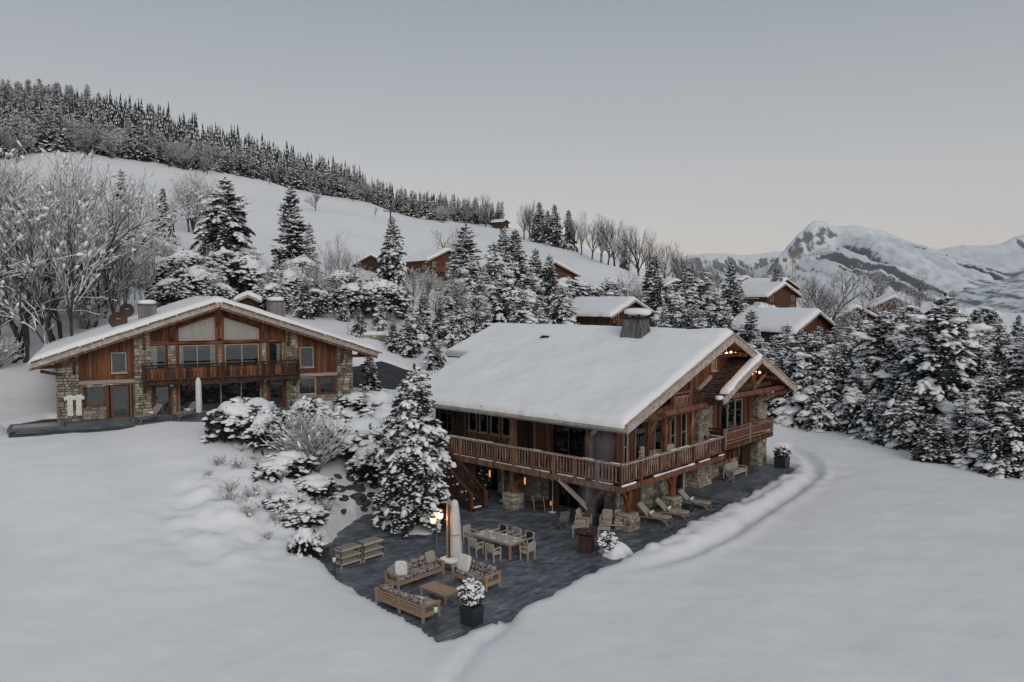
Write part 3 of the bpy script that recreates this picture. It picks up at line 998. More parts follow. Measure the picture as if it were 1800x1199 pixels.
# the two stone piers of the porch
pier = thing_parts = None
for (a, b, seed, base) in ((10.6, 12.3, 7, -.1), (19.25, 20.6, 8, .4)):
    p = MB().box(((a + b) / 2, 1.75, 3.0), (b - a - .12, .9, 6.3)).build("stone_pier", 'mortar', chalet)
    zt = min(ZM(a), ZM(b), 6.25) - .02
    stonework(p, Face('x', 1.3), a, b, base, zt, seed=seed, back=False)
    stonework(p, Face('y', a + .05), 1.3, 2.2, base, zt, seed=seed + 20, back=False)
# porch ground floor: red boards above a stone plinth, and a door
planks(chalet, Face('x', 1.9), 12.3, 17.2, 1.45, 3.0, 'orange_wood', [], width=.16, seed=12)
stonework(chalet, Face('x', 1.9), 12.3, 17.2, .4, 1.45, n=.02, seed=13)
window(chalet, Face('x', 1.9), 17.4, 18.3, .5, 2.85, 'frame_dark', n=-.05, sill=False, name="door")
planks(chalet, Face('x', 1.9), 18.3, 19.3, .45, 3.0, 'dark_wood', width=.18, seed=14)
for k in range(7):
    piece("lath", 'red_wood', chalet, (12.6 + .62 * k, 1.78, 2.2), (.09, .1, 1.5))
# porch upper floor
planks(chalet, Face('x', 1.9), 12.3, 19.3, 3.0, 6.3, 'red_wood', [(14.55, 18.0, 3.15, 5.55), (12.7, 13.4, 3.15, 5.4)], seed=15)
window(chalet, Face('x', 1.9), 14.6, 17.95, 3.15, 5.5, 'frame_pale', nv=2, n=-.02, sill=False, name="glass_door", curtain=[(17.2, 17.8)])
window(chalet, Face('x', 1.9), 12.75, 13.38, 3.15, 5.35, 'frame_pale', n=-.02, sill=False)
for s in (14.35, 18.15, 18.9):
    piece("shutter", 'red_wood', chalet, (s, 1.8, 4.3), (.36, .06, 2.4))
# porch gable truss
planks(chalet, Face('x', 1.25), 11.5, 15.0, 6.35, lambda s: ZS(s) - .14, 'red_wood', [(13.9, 15.0, 6.55, 7.75)], seed=16)
planks(chalet, Face('x', 1.25), 15.0, 19.9, 6.35, lambda s: ZM(s) - .18, 'red_wood', [(15.0, 15.4, 6.55, 7.75)], seed=17)
window(chalet, Face('x', 1.25), 13.95, 15.35, 6.58, 7.7, 'frame_pale', nv=1, n=.03)
MB().beam((11.0, VS + .55, 6.38), (20.3, VS + .55, 6.30), .26, .30).build("tie_beam", 'red_wood', chalet)
MB().beam((12.9, VS + .55, 6.75), (17.6, VS + .55, 6.75), .2, .24).build("tie_beam", 'dark_wood', chalet)
MB().beam((15.0, VS + .5, 6.4), (15.0, VS + .5, 8.3), .2, .2).build("king_post", 'red_wood', chalet)
MB().beam((14.9, VS + .5, 6.5), (17.0, VS + .5, 7.55), .12, .16).build("brace", 'rail_wood', chalet)
MB().beam((18.6, 1.3, 5.4), (20.1, VS + .3, 6.05), .14, .18).build("brace", 'red_wood', chalet)
MB().beam((19.9, 1.3, 5.0), (20.2, VS + .3, 6.0), .14, .18).build("brace", 'red_wood', chalet)
for a in (12.4, 18.9):
    MB().beam((a, VS + .55, 6.15), (a, 1.9, 6.15), .2, .24).build("purlin", 'red_wood', chalet)
# --- upper floor long side (s = t)
zA = lambda s: ZM(2.7) - .2
OPA = [(4.25, 6.9, 2.85, 5.35), (10.15, 10.95, 3.75, 5.05), (11.1, 11.95, 3.75, 5.05), (12.15, 12.95, 3.75, 5.05), (13.15, 13.95, 3.75, 5.05), (15.2, 16.8, 3.4, 5.4)]
planks(chalet, FA, 2.1, 3.9, 2.8, zA, 'red_wood', OPA, seed=21)
planks(chalet, FA, 3.9, 8.2, 2.8, zA, 'old_wood', OPA, seed=22)
planks(chalet, FA, 8.2, 17.0, 2.8, zA, 'dark_wood', OPA, seed=23)
window(chalet, FA, 4.28, 6.87, 2.87, 5.33, 'frame_dark', nv=1, n=-.04, sill=False, name="glass_door", curtain=[(6.6, 6.8)])
for a, b in ((10.17, 10.93), (11.12, 11.93), (12.17, 12.93), (13.17, 13.93)):
    window(chalet, FA, a, b, 3.77, 5.03, 'frame_pale', n=.0, fw=.06)
window(chalet, FA, 15.22, 16.78, 3.42, 5.38, 'frame_dark', nv=1, nh=2)
for s in (7.05, 8.1, 4.1, 9.85, 14.2):
    piece("wall_post", 'rail_wood', chalet, FA.P(s, 4.6, .06), FA.S(.17, .16, 3.4))
piece("door_leaf", 'old_wood', chalet, FA.P(7.55, 4.0, .04), FA.S(.8, .06, 2.4))
# --- upper floor gable side (s = w)
zG = lambda s: min(ZM(s) - .22, 5.95)
OPG = [(3.3, 3.8, 2.85, 5.2), (4.5, 5.85, 2.85, 5.3), (6.6, 7.75, 2.85, 5.3), (8.45, 9.1, 2.85, 5.2), (9.75, 10.5, 2.85, 5.3)]
planks(chalet, FG, 2.6, 10.6, 2.8, zG, 'red_wood', OPG, seed=24)
for a, b, c, d in OPG:
    window(chalet, FG, a + .02, b - .02, c, d - .02, 'frame_pale', n=-.02, sill=False, nh=1 if b - a < .9 else 0, fw=.06, name="glass_door", curtain=[(a + .9, b - .05)] if a > 6 and a < 7 else None)
# attic front under the main verge
OPU = [(11.85, 12.55, 7.85, 8.9), (6.55, 7.05, 6.3, 7.4)]
planks(chalet, FU, 4.2, 14.2, lambda s: 6.0 if s < 10.0 else max(6.0, ZS(s) + .03), lambda s: ZM(s) - .2, 'red_wood', OPU, seed=25)
window(chalet, FU, 11.87, 12.53, 7.87, 8.88, 'frame_pale', nv=1, nh=1, n=.03, fw=.07)
MB().box((7.4, 1.65, 5.95), (6.8, 1.0, .12)).build("attic_floor", 'old_wood', chalet)
piece("flashing_board", 'verge_wood', chalet, (10.75, 1.05, ZS(11.2) + .16), (1.9, .16, .2), (0, -math.atan(.43), 0))
MB().beam((4.7, .35, 6.02), (10.9, .35, 6.02), .26, .30).build("tie_beam", 'red_wood', chalet)
MB().beam((2.2, .45, 5.95), (6.0, .45, 6.35), .26, .28).build("tie_beam", 'old_wood', chalet)
for wv in (5.75, 7.65):
    MB().beam((wv, .35, 6.1), (wv, .35, ZM(wv) - .3), .2, .24).build("gable_post", 'red_wood', chalet)
for z in (6.25, 6.78, 7.02):
    MB().beam((5.85, .33, z), (7.6, .33, z), .07, .12).build("rail", 'rail_wood', chalet)
for k in range(6):
    piece("slat", 'rail_wood', chalet, (6.05 + .27 * k, .37, 6.5), (.2, .04, .52))
for k in range(3):
    MB().beam((7.7, .33, 6.25 + .35 * k), (9.9, .33, 6.25 + .35 * k), .07, .10).build("rail", 'dark_wood', chalet)
piece("balcony_panel", 'dark_wood', chalet, (8.8, .42, 6.5), (2.1, .05, .6))
MB().beam((10.2, VT + .4, 8.95), (13.0, VT + .4, 8.95), .2, .22).build("collar_beam", 'dark_wood', chalet)

# --- deck
dk = MB().box((1.33, 8.6, 2.64), (2.7, 17.2, .16)).build("deck", 'dark_wood', chalet)  # floor tone darkened to paint in the shade behind the railing slats
MB().box((7.05, 1.02, 2.64), (8.7, 2.06, .16)).build("deck", 'dark_wood', chalet)  # gable side likewise: shade behind the slats put into the wood colour
for k in range(28):
    tt = .3 + .5 * k
    if tt < 13.6:
        piece("joist", 'old_wood', dk, (1.3, tt, 2.48), (2.7, .1, .16))
# fascia beams, railing posts, balusters, rails
mbF = MB().beam((-.02, -.02, 2.56), (-.02, 17.2, 2.56), .14, .30).build("fascia_beam", 'rail_wood', chalet)
MB().beam((.06, -.02, 2.56), (11.35, -.02, 2.56), .14, .30).build("fascia_beam", 'red_wood', chalet)
bal_me = MB().add([(-.046, -.011, -.42), (.046, -.011, -.42), (.046, .011, -.42), (-.046, .011, -.42),
                   (-.036, -.011, -.05), (.056, -.011, -.05), (.056, .011, -.05), (-.036, .011, -.05),
                   (-.050, -.011, .42), (.042, -.011, .42), (.042, .011, .42), (-.050, .011, .42)],
                  [(3, 2, 1, 0), (0, 1, 5, 4), (1, 2, 6, 5), (2, 3, 7, 6), (3, 0, 4, 7), (4, 5, 9, 8), (5, 6, 10, 9), (6, 7, 11, 10), (7, 4, 8, 11), (8, 9, 10, 11)]).mesh("baluster", 'rail_light')
bal_red = bal_me.copy()
bal_red.materials[0] = M['rail_light']
def railing(a, b, n_posts, mat, me, zt=3.85, gap=.215):
    a, b = Vector(a), Vector(b)
    L = (b - a).length
    d = (b - a) / L
    ang = math.atan2(d.y, d.x)
    MB().beam(a + Vector((0, 0, zt)), b + Vector((0, 0, zt)), .17, .10).build("handrail", 'verge_wood', chalet)
    MB().beam(a + Vector((0, 0, zt - .94)), b + Vector((0, 0, zt - .94)), .08, .09).build("bottom_rail", mat, chalet)
    snow = MB()
    nseg = int(L / .6)
    for i in range(nseg):
        p = a + d * (L * (i + .5) / nseg)
        if rr.random() < .75:
            snow.soft((p.x + d.y * .07, p.y - d.x * .07, zt - 1.10), (abs(d.x) * .7 + .14, abs(d.y) * .7 + .14, rr.uniform(.06, .13)), n=4, sq=.8)
        if rr.random() < .35:
            snow.soft((p.x, p.y, zt + .06), (abs(d.x) * .8 + .12, abs(d.y) * .8 + .12, rr.uniform(.03, .06)), n=4, sq=.8)
    snow.build("railing_snow", 'snow', chalet, True, kind="stuff")
    for i in range(n_posts + 1):
        p = a + d * (L * i / n_posts)
        piece("railing_post", mat, chalet, (p.x, p.y, zt - .55), (.15, .15, 1.25))
    k = int(L / gap)
    for i in range(k):
        s = L * (i + .5) / k
        if min(abs(s - L * j / n_posts) for j in range(n_posts + 1)) < .12:
            continue
        p = a + d * s
        o = obj("baluster", me, chalet, (p.x, p.y, zt - .49 + rr.uniform(-.01, .01)))
        o.rotation_euler = (0, 0, ang + (math.pi if rr.random() < .5 else 0))
        o.scale = (rr.uniform(.85, 1.2), 1, 1)
railing((0, 0, 0), (0, 13.5, 0), 9, 'rail_wood', bal_me)
railing((0, 0, 0), (11.3, 0, 0), 6, 'red_wood', bal_red)
railing((11.3, 0, 0), (11.3, 1.3, 0), 1, 'dark_wood', bal_red)
railing((-.1, 15.0, 0), (-.1, 17.2, 0), 2, 'rail_wood', bal_me)
# posts under the deck and up to the eaves
def stone_base(c, s, seed, z=0.0):
    p = MB().box((c[0], c[1], z + s[2] / 2), (s[0] - .1, s[1] - .1, s[2] - .02)).build("stone_base", 'mortar', chalet)
    x0, x1, y0, y1 = c[0] - s[0] / 2, c[0] + s[0] / 2, c[1] - s[1] / 2, c[1] + s[1] / 2
    stonework(p, Face('x', y0 + .05), x0, x1, z - .05, z + s[2], seed=seed, back=False, flare=.06)
    stonework(p, Face('y', x0 + .05), y0, y1, z - .05, z + s[2], seed=seed + 1, back=False, flare=.06)
    MB().soft((c[0], c[1], z + s[2] + .02), (s[0] + .05, s[1] + .05, .14), n=6, sq=.3).build("cap_stone", 'stone', p, False)
for (w, t, top, seed) in ((.85, 8.3, 6.0, 31), (1.75, .75, 2.5, 33), (6.4, .75, 2.5, 35)):
    stone_base((w, t), (.92, .92, .80), seed)
    MB().box((w, t, (top + .85) / 2), (.34, .34, top - .85)).build("post", 'orange_wood' if t < 1 else 'rail_wood', chalet)
    ax = (0, 1) if w < 1 else (1, 0)
    for sg in (-1, 1):
        MB().beam((w, t, 1.55), (w + sg * ax[0] * .95, t + sg * ax[1] * .95, 2.45), .16, .2).build("brace", 'orange_wood' if t < 1 else 'dark_wood', chalet)
    if top > 3:
        for sg in (-1, 1):
            MB().beam((w, t, 5.05), (w + sg * ax[0] * .75, t + sg * ax[1] * .75, 5.75), .14, .18).build("brace", 'rail_wood', chalet)
MB().box((.85, 2.7, 3.0), (.30, .30, 6.0)).build("post", 'rail_wood', chalet)
MB().box((.85, 13.4, 3.0), (.28, .28, 6.0)).build("post", 'dark_wood', chalet)
MB().beam((.85, 2.7, 4.95), (.85, 1.7, 5.8), .13, .18).build("brace", 'verge_wood', chalet)
MB().beam((.85, 2.7, .95), (-.05, 4.1, 2.5), .14, .2).beam((.72, 2.7, .9), (-.18, 4.0, 2.45), .05, .12).build("brace", 'verge_wood', chalet)
MB().beam((.85, 2.7, 1.0), (.85, 1.4, 2.45), .14, .18).build("brace", 'old_wood', chalet)
MB().beam((.85, -.2, 5.78), (.85, 17.2, 5.78), .22, .24).build("eave_beam", 'dark_wood', chalet)
for (w, tp) in ((3.7, 5.95), (5.5, 6.0), (8.6, 6.0)):
    MB().box((w, .75, (2.8 + tp) / 2), (.24, .24, tp - 2.8)).build("post", 'orange_wood', chalet)
    MB().beam((w, .75, 4.7), (w + .95, .75, 5.75), .13, .18).build("brace", 'old_wood', chalet)
MB().beam((2.0, .75, 5.78), (10.6, .75, 5.78), .2, .26).build("tie_beam", 'old_wood', chalet)
# stair from the deck to the terrace
st = MB()
for i in range(15):
    f = (i + .5) / 15
    st.box((-.95, 13.7 - f * 4.3, 2.72 - f * 2.72), (1.1, .34, .06))
stair = st.build("stair", 'dark_wood', chalet)
for wv in (-.36, -1.54):
    MB().beam((wv, 13.8, 2.7), (wv, 9.35, -.05), .10, .34).build("stringer", 'dark_wood', stair)
    MB().beam((wv, 13.9, 3.85), (wv, 9.45, 1.0), .12, .13).build("handrail", 'old_wood', stair)
    piece("newel_post", 'old_wood', stair, (wv, 9.45, .5), (.15, .15, 1.1))
    for i in range(11):
        f = (i + .5) / 11
        piece("baluster", 'dark_wood', stair, (wv, 13.7 - f * 4.2, 3.25 - f * 2.72), (.035, .15, 1.0))
for i in range(15):
    f = (i + .5) / 15
    if i % 2 == 0:
        MB().soft((-1.0, 13.68 - f * 4.3, 2.78 - f * 2.72), (.7, .3, .08), n=4, sq=.7).build("stair_snow", 'snow', stair, True)
MB().box((-.75, 14.3, 2.64), (1.6, 1.5, .16)).build("landing", 'old_wood', stair)
# porch balcony with solid board parapet
bw0, bw1, bt, bz = 11.85, 18.9, .15, 3.1
MB().box(((bw0 + bw1) / 2, (bt + 1.9) / 2, bz - .08), (bw1 - bw0, 1.75, .16)).build("balcony_floor", 'dark_wood', chalet)
MB().beam((bw0, bt, bz - .1), (bw1, bt, bz - .1), .16, .26).build("balcony_beam", 'old_wood', chalet)
for z in (.16, .36, .88, 1.08):
    MB().beam((bw0, bt, bz + z), (bw1, bt, bz + z), .12, .11).build("balcony_rail", 'rail_wood', chalet)
    MB().beam((bw0, bt + .06, bz + z), (bw0, 1.25, bz + z), .11, .10).build("balcony_rail", 'dark_wood', chalet)
k = int((bw1 - bw0) / .21)
for i in range(k):
    piece("balcony_plank", 'red_wood', chalet, (bw0 + .12 + i * .21, bt + .03, bz + .6), (.195, .04, .56))
for i in range(5):
    piece("balcony_plank", 'dark_wood', chalet, (bw0 + .02, bt + .2 + i * .21, bz + .6), (.04, .195, .56))
for s in (bw0, (bw0 + bw1) / 2, bw1):
    piece("balcony_post", 'grey_wood', chalet, (s, bt, bz + .5), (.16, .16, 1.3))
for s in (12.6, 15.4, 18.4):
    MB().beam((s, 1.8, 2.1), (s, .3, 2.9), .16, .2).build("bracket", 'dark_wood', chalet)
# lit bulbs under the two gables
BULBS = ((12.0, .2, 9.05), (12.6, .2, 9.08), (13.25, .2, 8.98), (14.8, -.2, 7.6), (15.3, -.2, 7.68), (16.0, -.2, 7.58))
for (w, t, z) in BULBS:
    b = MB().soft((w, t, z), (.16, .16, .16), n=6, sq=1).build("bulb", 'bulb', chalet, True)
    MB().tube((w, t, z + .07), (w, t, z + .28), .03, .03, 6).build("bulb_holder", 'dark_metal', b)
for (w, t, z, e) in ((11.5, VT + .75, 9.2, 26), (15.0, VS + .8, 7.6, 22)):
    ld = bpy.data.lights.new("gable_lamp", 'POINT')
    ld.energy = e
    ld.color = (1.0, .50, .22)
    ld.shadow_soft_size = .1
    lo = bpy.data.objects.new("gable_lamp", ld)
    COL.objects.link(lo)
    lo.parent = chalet
    lo.location = (w, t, z)

# ================================================================== the left chalet
def ZL(s):
    return 7.78 - 0.34 * abs(s - 10.0)
lodge = thing("stone_chalet", "stone and orange larch chalet with a wide gable front and long balcony, on the left", "chalet", (*LH_O, LH_Z), LH_A)
FL = Face('x', 0.0)
mb = MB()
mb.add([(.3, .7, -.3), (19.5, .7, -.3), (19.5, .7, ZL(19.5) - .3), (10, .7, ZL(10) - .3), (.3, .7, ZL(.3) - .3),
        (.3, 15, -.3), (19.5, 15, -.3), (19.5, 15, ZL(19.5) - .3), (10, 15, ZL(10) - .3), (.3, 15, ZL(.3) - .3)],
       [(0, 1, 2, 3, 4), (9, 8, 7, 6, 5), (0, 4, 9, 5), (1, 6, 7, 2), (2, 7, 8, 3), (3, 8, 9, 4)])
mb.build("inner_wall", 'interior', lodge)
lr = MB()
for a, b in ((-1.4, 9.998), (10.002, 21.4)):
    slab(lr, a, b, -1.35, 15.8, ZL, .2)
lroof = lr.build("roof", 'old_wood', lodge)
snow_sheet(lroof, "roof_snow", -1.45, 21.45, 140, lambda u: (-1.42, 15.9), 80, ZL, T=.46, edge=.6, seed=14, start=.3)
for a, b in ((-1.45, 10.0), (10.0, 21.45)):
    MB().beam((a, -1.40, ZL(a) - .12), (b, -1.40, ZL(b) - .12), .09, .34).build("verge_board", 'verge_wood', lroof)
    MB().beam((a, -1.22, ZL(a) - .36), (b, -1.22, ZL(b) - .36), .08, .18).build("verge_board", 'rail_wood', lroof)
# rough stone slabs along the verge
r2 = random.Random(5)
s = -1.4
while s < 21.3:
    w = r2.uniform(.45, .9)
    sl = -.34 if s + w / 2 > 10 else .34
    if not (s < 10 < s + w):
        piece("roof_slab", 'lauze', lroof, (s + w / 2, -1.32, ZL(s + w / 2) + .075 + r2.uniform(-.01, .02)), (w - .02, .45, .10), (0, -math.atan(sl), r2.uniform(-.06, .06)))
    s += w
for sx in (-.6, 3.4, 6.9, 10, 13.1, 16.6, 20.6):
    MB().beam((sx, -1.1, ZL(sx) - .42), (sx, .8, ZL(sx) - .42), .22, .24).build("purlin", 'dark_wood', lroof)
for sx in (5.2, 14.9, 10.0, 1.0, 18.9, 13.0, 6.9):
    MB().beam((sx, -.06, ZL(sx) - 1.75), (sx, -.95, ZL(sx) - .52), .17, .2).build("bracket", 'old_wood', lodge)
MB().beam((-1.2, -.5, ZL(-1.2) - .35), (.3, -.3, ZL(-1.2) - .35), .2, .22).beam((-.9, -.3, 3.35), (.4, -.1, 3.0), .18, .2).build("corner_beam", 'old_wood', lodge)
MB().beam((21.0, -.5, ZL(21) - .4), (19.6, -.3, ZL(21) - .4), .2, .22).build("corner_beam", 'old_wood', lodge)

tops = lambda s: ZL(s) - .22
# stone
W_L = [(1.65, 2.8, .85, 2.12), (3.0, 4.28, -.1, 2.2)]
stonework(lodge, FL, 0.0, 1.25, -.3, tops, n=.10, seed=41, flare=.22)
stonework(lodge, FL, 1.25, 4.6, -.3, 2.35, W_L, n=.02, seed=42)
stonework(lodge, FL, 4.6, 5.6, -.3, tops, n=.16, seed=43, flare=.18)
stonework(lodge, FL, 5.6, 7.35, -.3, 2.3, [(5.8, 6.8, -.3, 2.0)], seed=44)
stonework(lodge, FL, 13.0, 14.8, -.3, 2.3, [(13.5, 14.62, -.3, 1.95)], seed=45)
stonework(lodge, FL, 14.75, 15.6, -.3, tops, n=.16, seed=46, flare=.18)
W_R = [(15.65, 17.0, .8, 2.12), (17.25, 18.35, .8, 2.12)]
stonework(lodge, FL, 15.6, 18.6, -.3, 2.2, W_R, seed=47)
stonework(lodge, FL, 18.6, 19.8, -.3, tops, n=.08, seed=48, flare=.25)
for a, b, sd in ((6.6, 7.4, 49), (9.82, 10.42, 50), (12.88, 13.48, 51), (5.6, 5.75, 52), (14.5, 14.8, 53)):
    stonework(lodge, FL, a, b, 2.4, 4.85, seed=sd)
for yy in (0.15,):
    stonework(lodge, Face('y', 0.0), 0.1, 6.0, -.3, lambda s: 3.9, seed=54, n=.02)
    MB().box((19.75, 7.5, 1.8), (.3, 14.6, 4.2)).build("side_wall", 'mortar', lodge)
    MB().box((.25, 10.5, 1.8), (.3, 9.0, 4.2)).build("side_wall", 'mortar', lodge)
# wood
planks(lodge, FL, 1.25, 4.6, 2.58, tops, 'orange_wood', [(3.15, 4.15, 3.0, 4.45)], width=.27, seed=61, n=.02)
planks(lodge, FL, 15.6, 18.6, 2.42, tops, 'orange_wood', [(15.75, 16.85, 2.85, 4.45)], width=.25, seed=62, n=.02)
planks(lodge, FL, 5.6, 7.25, 5.1, tops, 'orange_wood', width=.26, seed=63)
planks(lodge, FL, 13.0, 14.8, 5.1, tops, 'orange_wood', width=.26, seed=64)
planks(lodge, FL, 7.25, 13.0, lambda s: ZL(s) - .9, tops, 'orange_wood', width=.3, seed=65, n=.02)
for a, b, z, m in ((1.25, 4.6, 2.46, 'verge_wood'), (15.6, 18.6, 2.31, 'verge_wood'), (5.5, 14.85, 4.98, 'orange_wood'), (5.5, 14.85, 2.2, 'dark_wood')):
    piece("lintel_beam", m, lodge, ((a + b) / 2, -.06, z), (b - a, .26, .24))
for a, z0, z1 in ((5.5, 2.4, 4.9), (7.32, 2.4, 6.0), (9.9, 2.4, 7.2), (10.34, 2.4, 7.2), (12.95, 2.4, 6.1), (14.7, 2.4, 4.9), (6.62, 2.4, 4.9), (13.46, 2.4, 4.9), (7.25, -.1, 2.2), (13.05, -.1, 2.2)):
    piece("wall_post", 'orange_wood', lodge, (a, -.04, (z0 + z1) / 2), (.18, .2, z1 - z0))
MB().box((10.12, -.05, 6.2), (.5, .16, 2.0)).build("king_post", 'orange_wood', lodge)
for sx, e in ((7.4, 9.8), (10.44, 12.85)):
    MB().beam((sx, -.05, ZL(sx) - .85), (e, -.05, ZL(e) - .85), .16, .14).build("rafter", 'orange_wood', lodge)
# windows and doors
window(lodge, FL, 1.68, 2.77, .88, 2.1, 'frame_dark', n=-.06)
window(lodge, FL, 3.1, 4.2, -.04, 2.15, 'frame_dark', n=-.06, fw=.12, sill=False, name="door")
window(lodge, FL, 3.18, 4.12, 3.03, 4.42, 'frame_pale', n=.03, fw=.07)
window(lodge, FL, 5.62, 6.58, 3.0, 4.8, 'frame_pale', n=-.05, curtain=[(5.7, 6.05)], name="balcony_door", sill=False)
window(lodge, FL, 7.46, 9.8, 3.0, 4.78, 'frame_pale', nv=1, n=-.05, curtain=[(7.52, 7.75), (9.5, 9.74)], name="balcony_door", sill=False)
window(lodge, FL, 10.46, 12.84, 3.0, 4.78, 'frame_pale', nv=1, n=-.05, curtain=[(10.5, 10.62)], name="balcony_door", sill=False)
window(lodge, FL, 13.56, 14.5, 3.0, 4.78, 'frame_dark', n=-.05, curtain=[(14.15, 14.42)], name="balcony_door", sill=False)
window(lodge, FL, 5.84, 6.76, -.04, 1.98, 'frame_dark', n=-.08, sill=False, name="door")
window(lodge, FL, 7.36, 12.96, -.04, 2.05, 'frame_pale', nv=3, n=-.08, sill=False, name="glass_door")
window(lodge, FL, 13.54, 14.58, -.04, 1.93, 'frame_dark', n=-.08, sill=False, name="door")
window(lodge, FL, 15.68, 16.98, .82, 2.1, 'frame_pale', n=-.06)
window(lodge, FL, 17.28, 18.32, .82, 2.1, 'frame_dark', n=-.06)
window(lodge, FL, 15.78, 16.82, 2.88, 4.42, 'frame_pale', n=.03)
for sx in (1.55, 2.9, 4.42, 5.72, 6.88, 13.42, 14.7, 17.12, 18.45):
    piece("door_post", 'old_wood', lodge, (sx, -.04, 1.1 if sx not in (17.12, 18.45, 1.55) else 1.5), (.16, .18, 2.2 if sx not in (17.12, 18.45, 1.55) else 1.4))
# gable curtains behind slanted panes
for (a, b) in ((7.42, 9.8), (10.46, 12.84)):
    w = MB()
    za, zb = ZL(a) - .95, ZL(b) - .95
    z0 = 5.14
    for p, q in (((a, z0), (b, z0)), ((a, za), (b, zb)), ((a, z0), (a, za)), ((b, z0), (b, zb))):
        w.beam((p[0], -.03, p[1]), (q[0], -.03, q[1]), .08, .08)
    w = w.build("gable_window", 'frame_pale', lodge)
    MB().add([(a, 0, z0), (b, 0, z0), (b, 0, zb), (a, 0, za)], [(0, 1, 2, 3)]).build("pane", 'glass', w)
    k = 26
    pts, fs = [], []
    for i in range(k + 1):
        x = a + (b - a) * i / k
        y = .13 + .035 * (1 if i % 2 else -1)
        pts += [(x, y, z0), (x, y, za + (zb - za) * i / k)]
        if i < k:
            fs.append((2 * i, 2 * i + 2, 2 * i + 3, 2 * i + 1))
    MB().add(pts, fs).build("curtain", 'curtain', w)
# balcony
y0, y1, zb = -1.25, -.1, 2.42
MB().box((10.25, (y0 + y1) / 2, zb - .06), (10.4, 1.2, .12)).build("balcony_floor", 'old_wood', lodge)
MB().beam((5.05, y0, zb - .12), (15.45, y0, zb - .12), .16, .24).build("balcony_beam", 'dark_wood', lodge)
MB().beam((5.05, y0 - .02, zb + .12), (15.45, y0 - .02, zb + .12), .10, .10).build("balcony_rail", 'dark_wood', lodge)
MB().beam((5.05, y0, zb + 1.08), (15.45, y0, zb + 1.08), .17, .10).build("handrail", 'dark_wood', lodge)
MB().beam((5.05, y0, zb + .90), (15.45, y0, zb + .90), .08, .08).build("balcony_rail", 'dark_wood', lodge)
for i in range(46):
    x = 5.18 + i * .222
    piece("balcony_plank", 'orange_wood' if r2.random() < .6 else 'dark_wood', lodge, (x, y0 + r2.uniform(-.01, .01), zb + .5), (.19, .04, .72))
for x in (5.1, 7.4, 10.1, 12.9, 15.4):
    piece("balcony_post", 'dark_wood', lodge, (x, y0 - .03, zb + .42), (.17, .17, 1.5))
for i in range(5):
    for x in (5.06, 15.44):
        piece("balcony_plank", 'orange_wood', lodge, (x, y0 + .18 + i * .2, zb + .5), (.04, .18, .72))
for x in (5.1, 15.4):
    MB().beam((x, y0, zb + 1.08), (x, -.1, zb + 1.08), .12, .10).build("handrail", 'dark_wood', lodge)
for x in (5.2, 8.0, 12.6, 15.3):
    MB().beam((x, -.1, 1.5), (x, -1.1, 2.25), .18, .2).build("bracket", 'orange_wood', lodge)
for x in (6.9, 13.2):
    MB().box((x, -.16, 2.05), (.2, .16, .26)).build("wall_lamp", 'white_paint', lodge)
# roof furniture
def clad_chimney(name, label, s, y, w, h):
    c = thing(name, label, "chimney", (*lh_wld(s, y), LH_Z + ZL(s)), LH_A)
    MB().box((0, 0, h / 2), (w - .1, w - .1, h)).build("stack", 'dark_metal', c)
    n = 7
    for k in range(n):
        f = -w / 2 + w * (k + .5) / n
        piece("cladding_board", 'grey_wood', c, (f, -w / 2, h / 2), (w / n - .015, .04, h))
        piece("cladding_board", 'grey_wood', c, (w / 2, f, h / 2), (.04, w / n - .015, h))
        piece("cladding_board", 'grey_wood', c, (-w / 2, f, h / 2), (.04, w / n - .015, h))
    MB().box((0, 0, h + .04), (w + .15, w + .15, .08)).build("cap", 'dark_metal', c)
    MB().soft((0, 0, h + .2), (w + .05, w + .05, .42), n=8, sq=.7).build("snow_cap", 'snow', c, True)
    return c
clad_chimney("clad_chimney", "board-clad square chimney with snow cap on the left roof slope near the satellite dishes", 5.7, 4.0, 1.15, 1.25)
clad_chimney("clad_chimney", "board-clad square chimney on the right roof slope of the stone chalet", 15.1, 5.0, 1.2, 1.75)
def dish(label, s, y, r_, h):
    d = thing("satellite_dish", label, "satellite dish", (*lh_wld(s, y), LH_Z + ZL(s) + .3), LH_A, "satellite dishes on the left chalet roof")
    MB().tube((0, 0, -.2), (0, 0, h - .1), .04, .04, 8).build("mast", 'grey_metal', d)
    m = MB()
    pts, fs = [], []
    nr, na = 5, 22
    for th in (0, .03):
        for i in range(nr + 1):
            q = r_ * i / nr
            for k in range(na):
                a = 2 * math.pi * k / na
                pts.append((q * math.cos(a), -.16 * (1 - (i / nr) ** 2) * -1 - th - .22 + .12 * math.sin(a) * i / nr * -.6, h + q * math.sin(a)))
    for t_ in (0, 1):
        o0 = t_ * (nr + 1) * na
        for i in range(nr):
            for k in range(na):
                k2 = (k + 1) % na
                fs.append((o0 + i * na + k, o0 + i * na + k2, o0 + (i + 1) * na + k2, o0 + (i + 1) * na + k))
    m.add(pts, fs).build("reflector", 'dish', d, True)
    MB().beam((0, -.2, h - r_ * .9), (0, -.85, h - r_ * .35), .04, .04).build("feed_arm", 'dark_metal', d)
    MB().box((0, -.87, h - r_ * .3), (.1, .14, .1)).build("receiver", 'dark_metal', d)
    MB().box((.02, -.26 - .03, h + r_ * .18), (r_ * .45, .015, r_ * .13)).build("badge", 'verge_wood', d)
    return d
dish("larger lower brown satellite dish, left of the pair on the roof", 3.75, 3.6, .62, .55)
dish("smaller upper brown satellite dish, right of the pair on the roof", 4.35, 4.4, .50, 1.05)
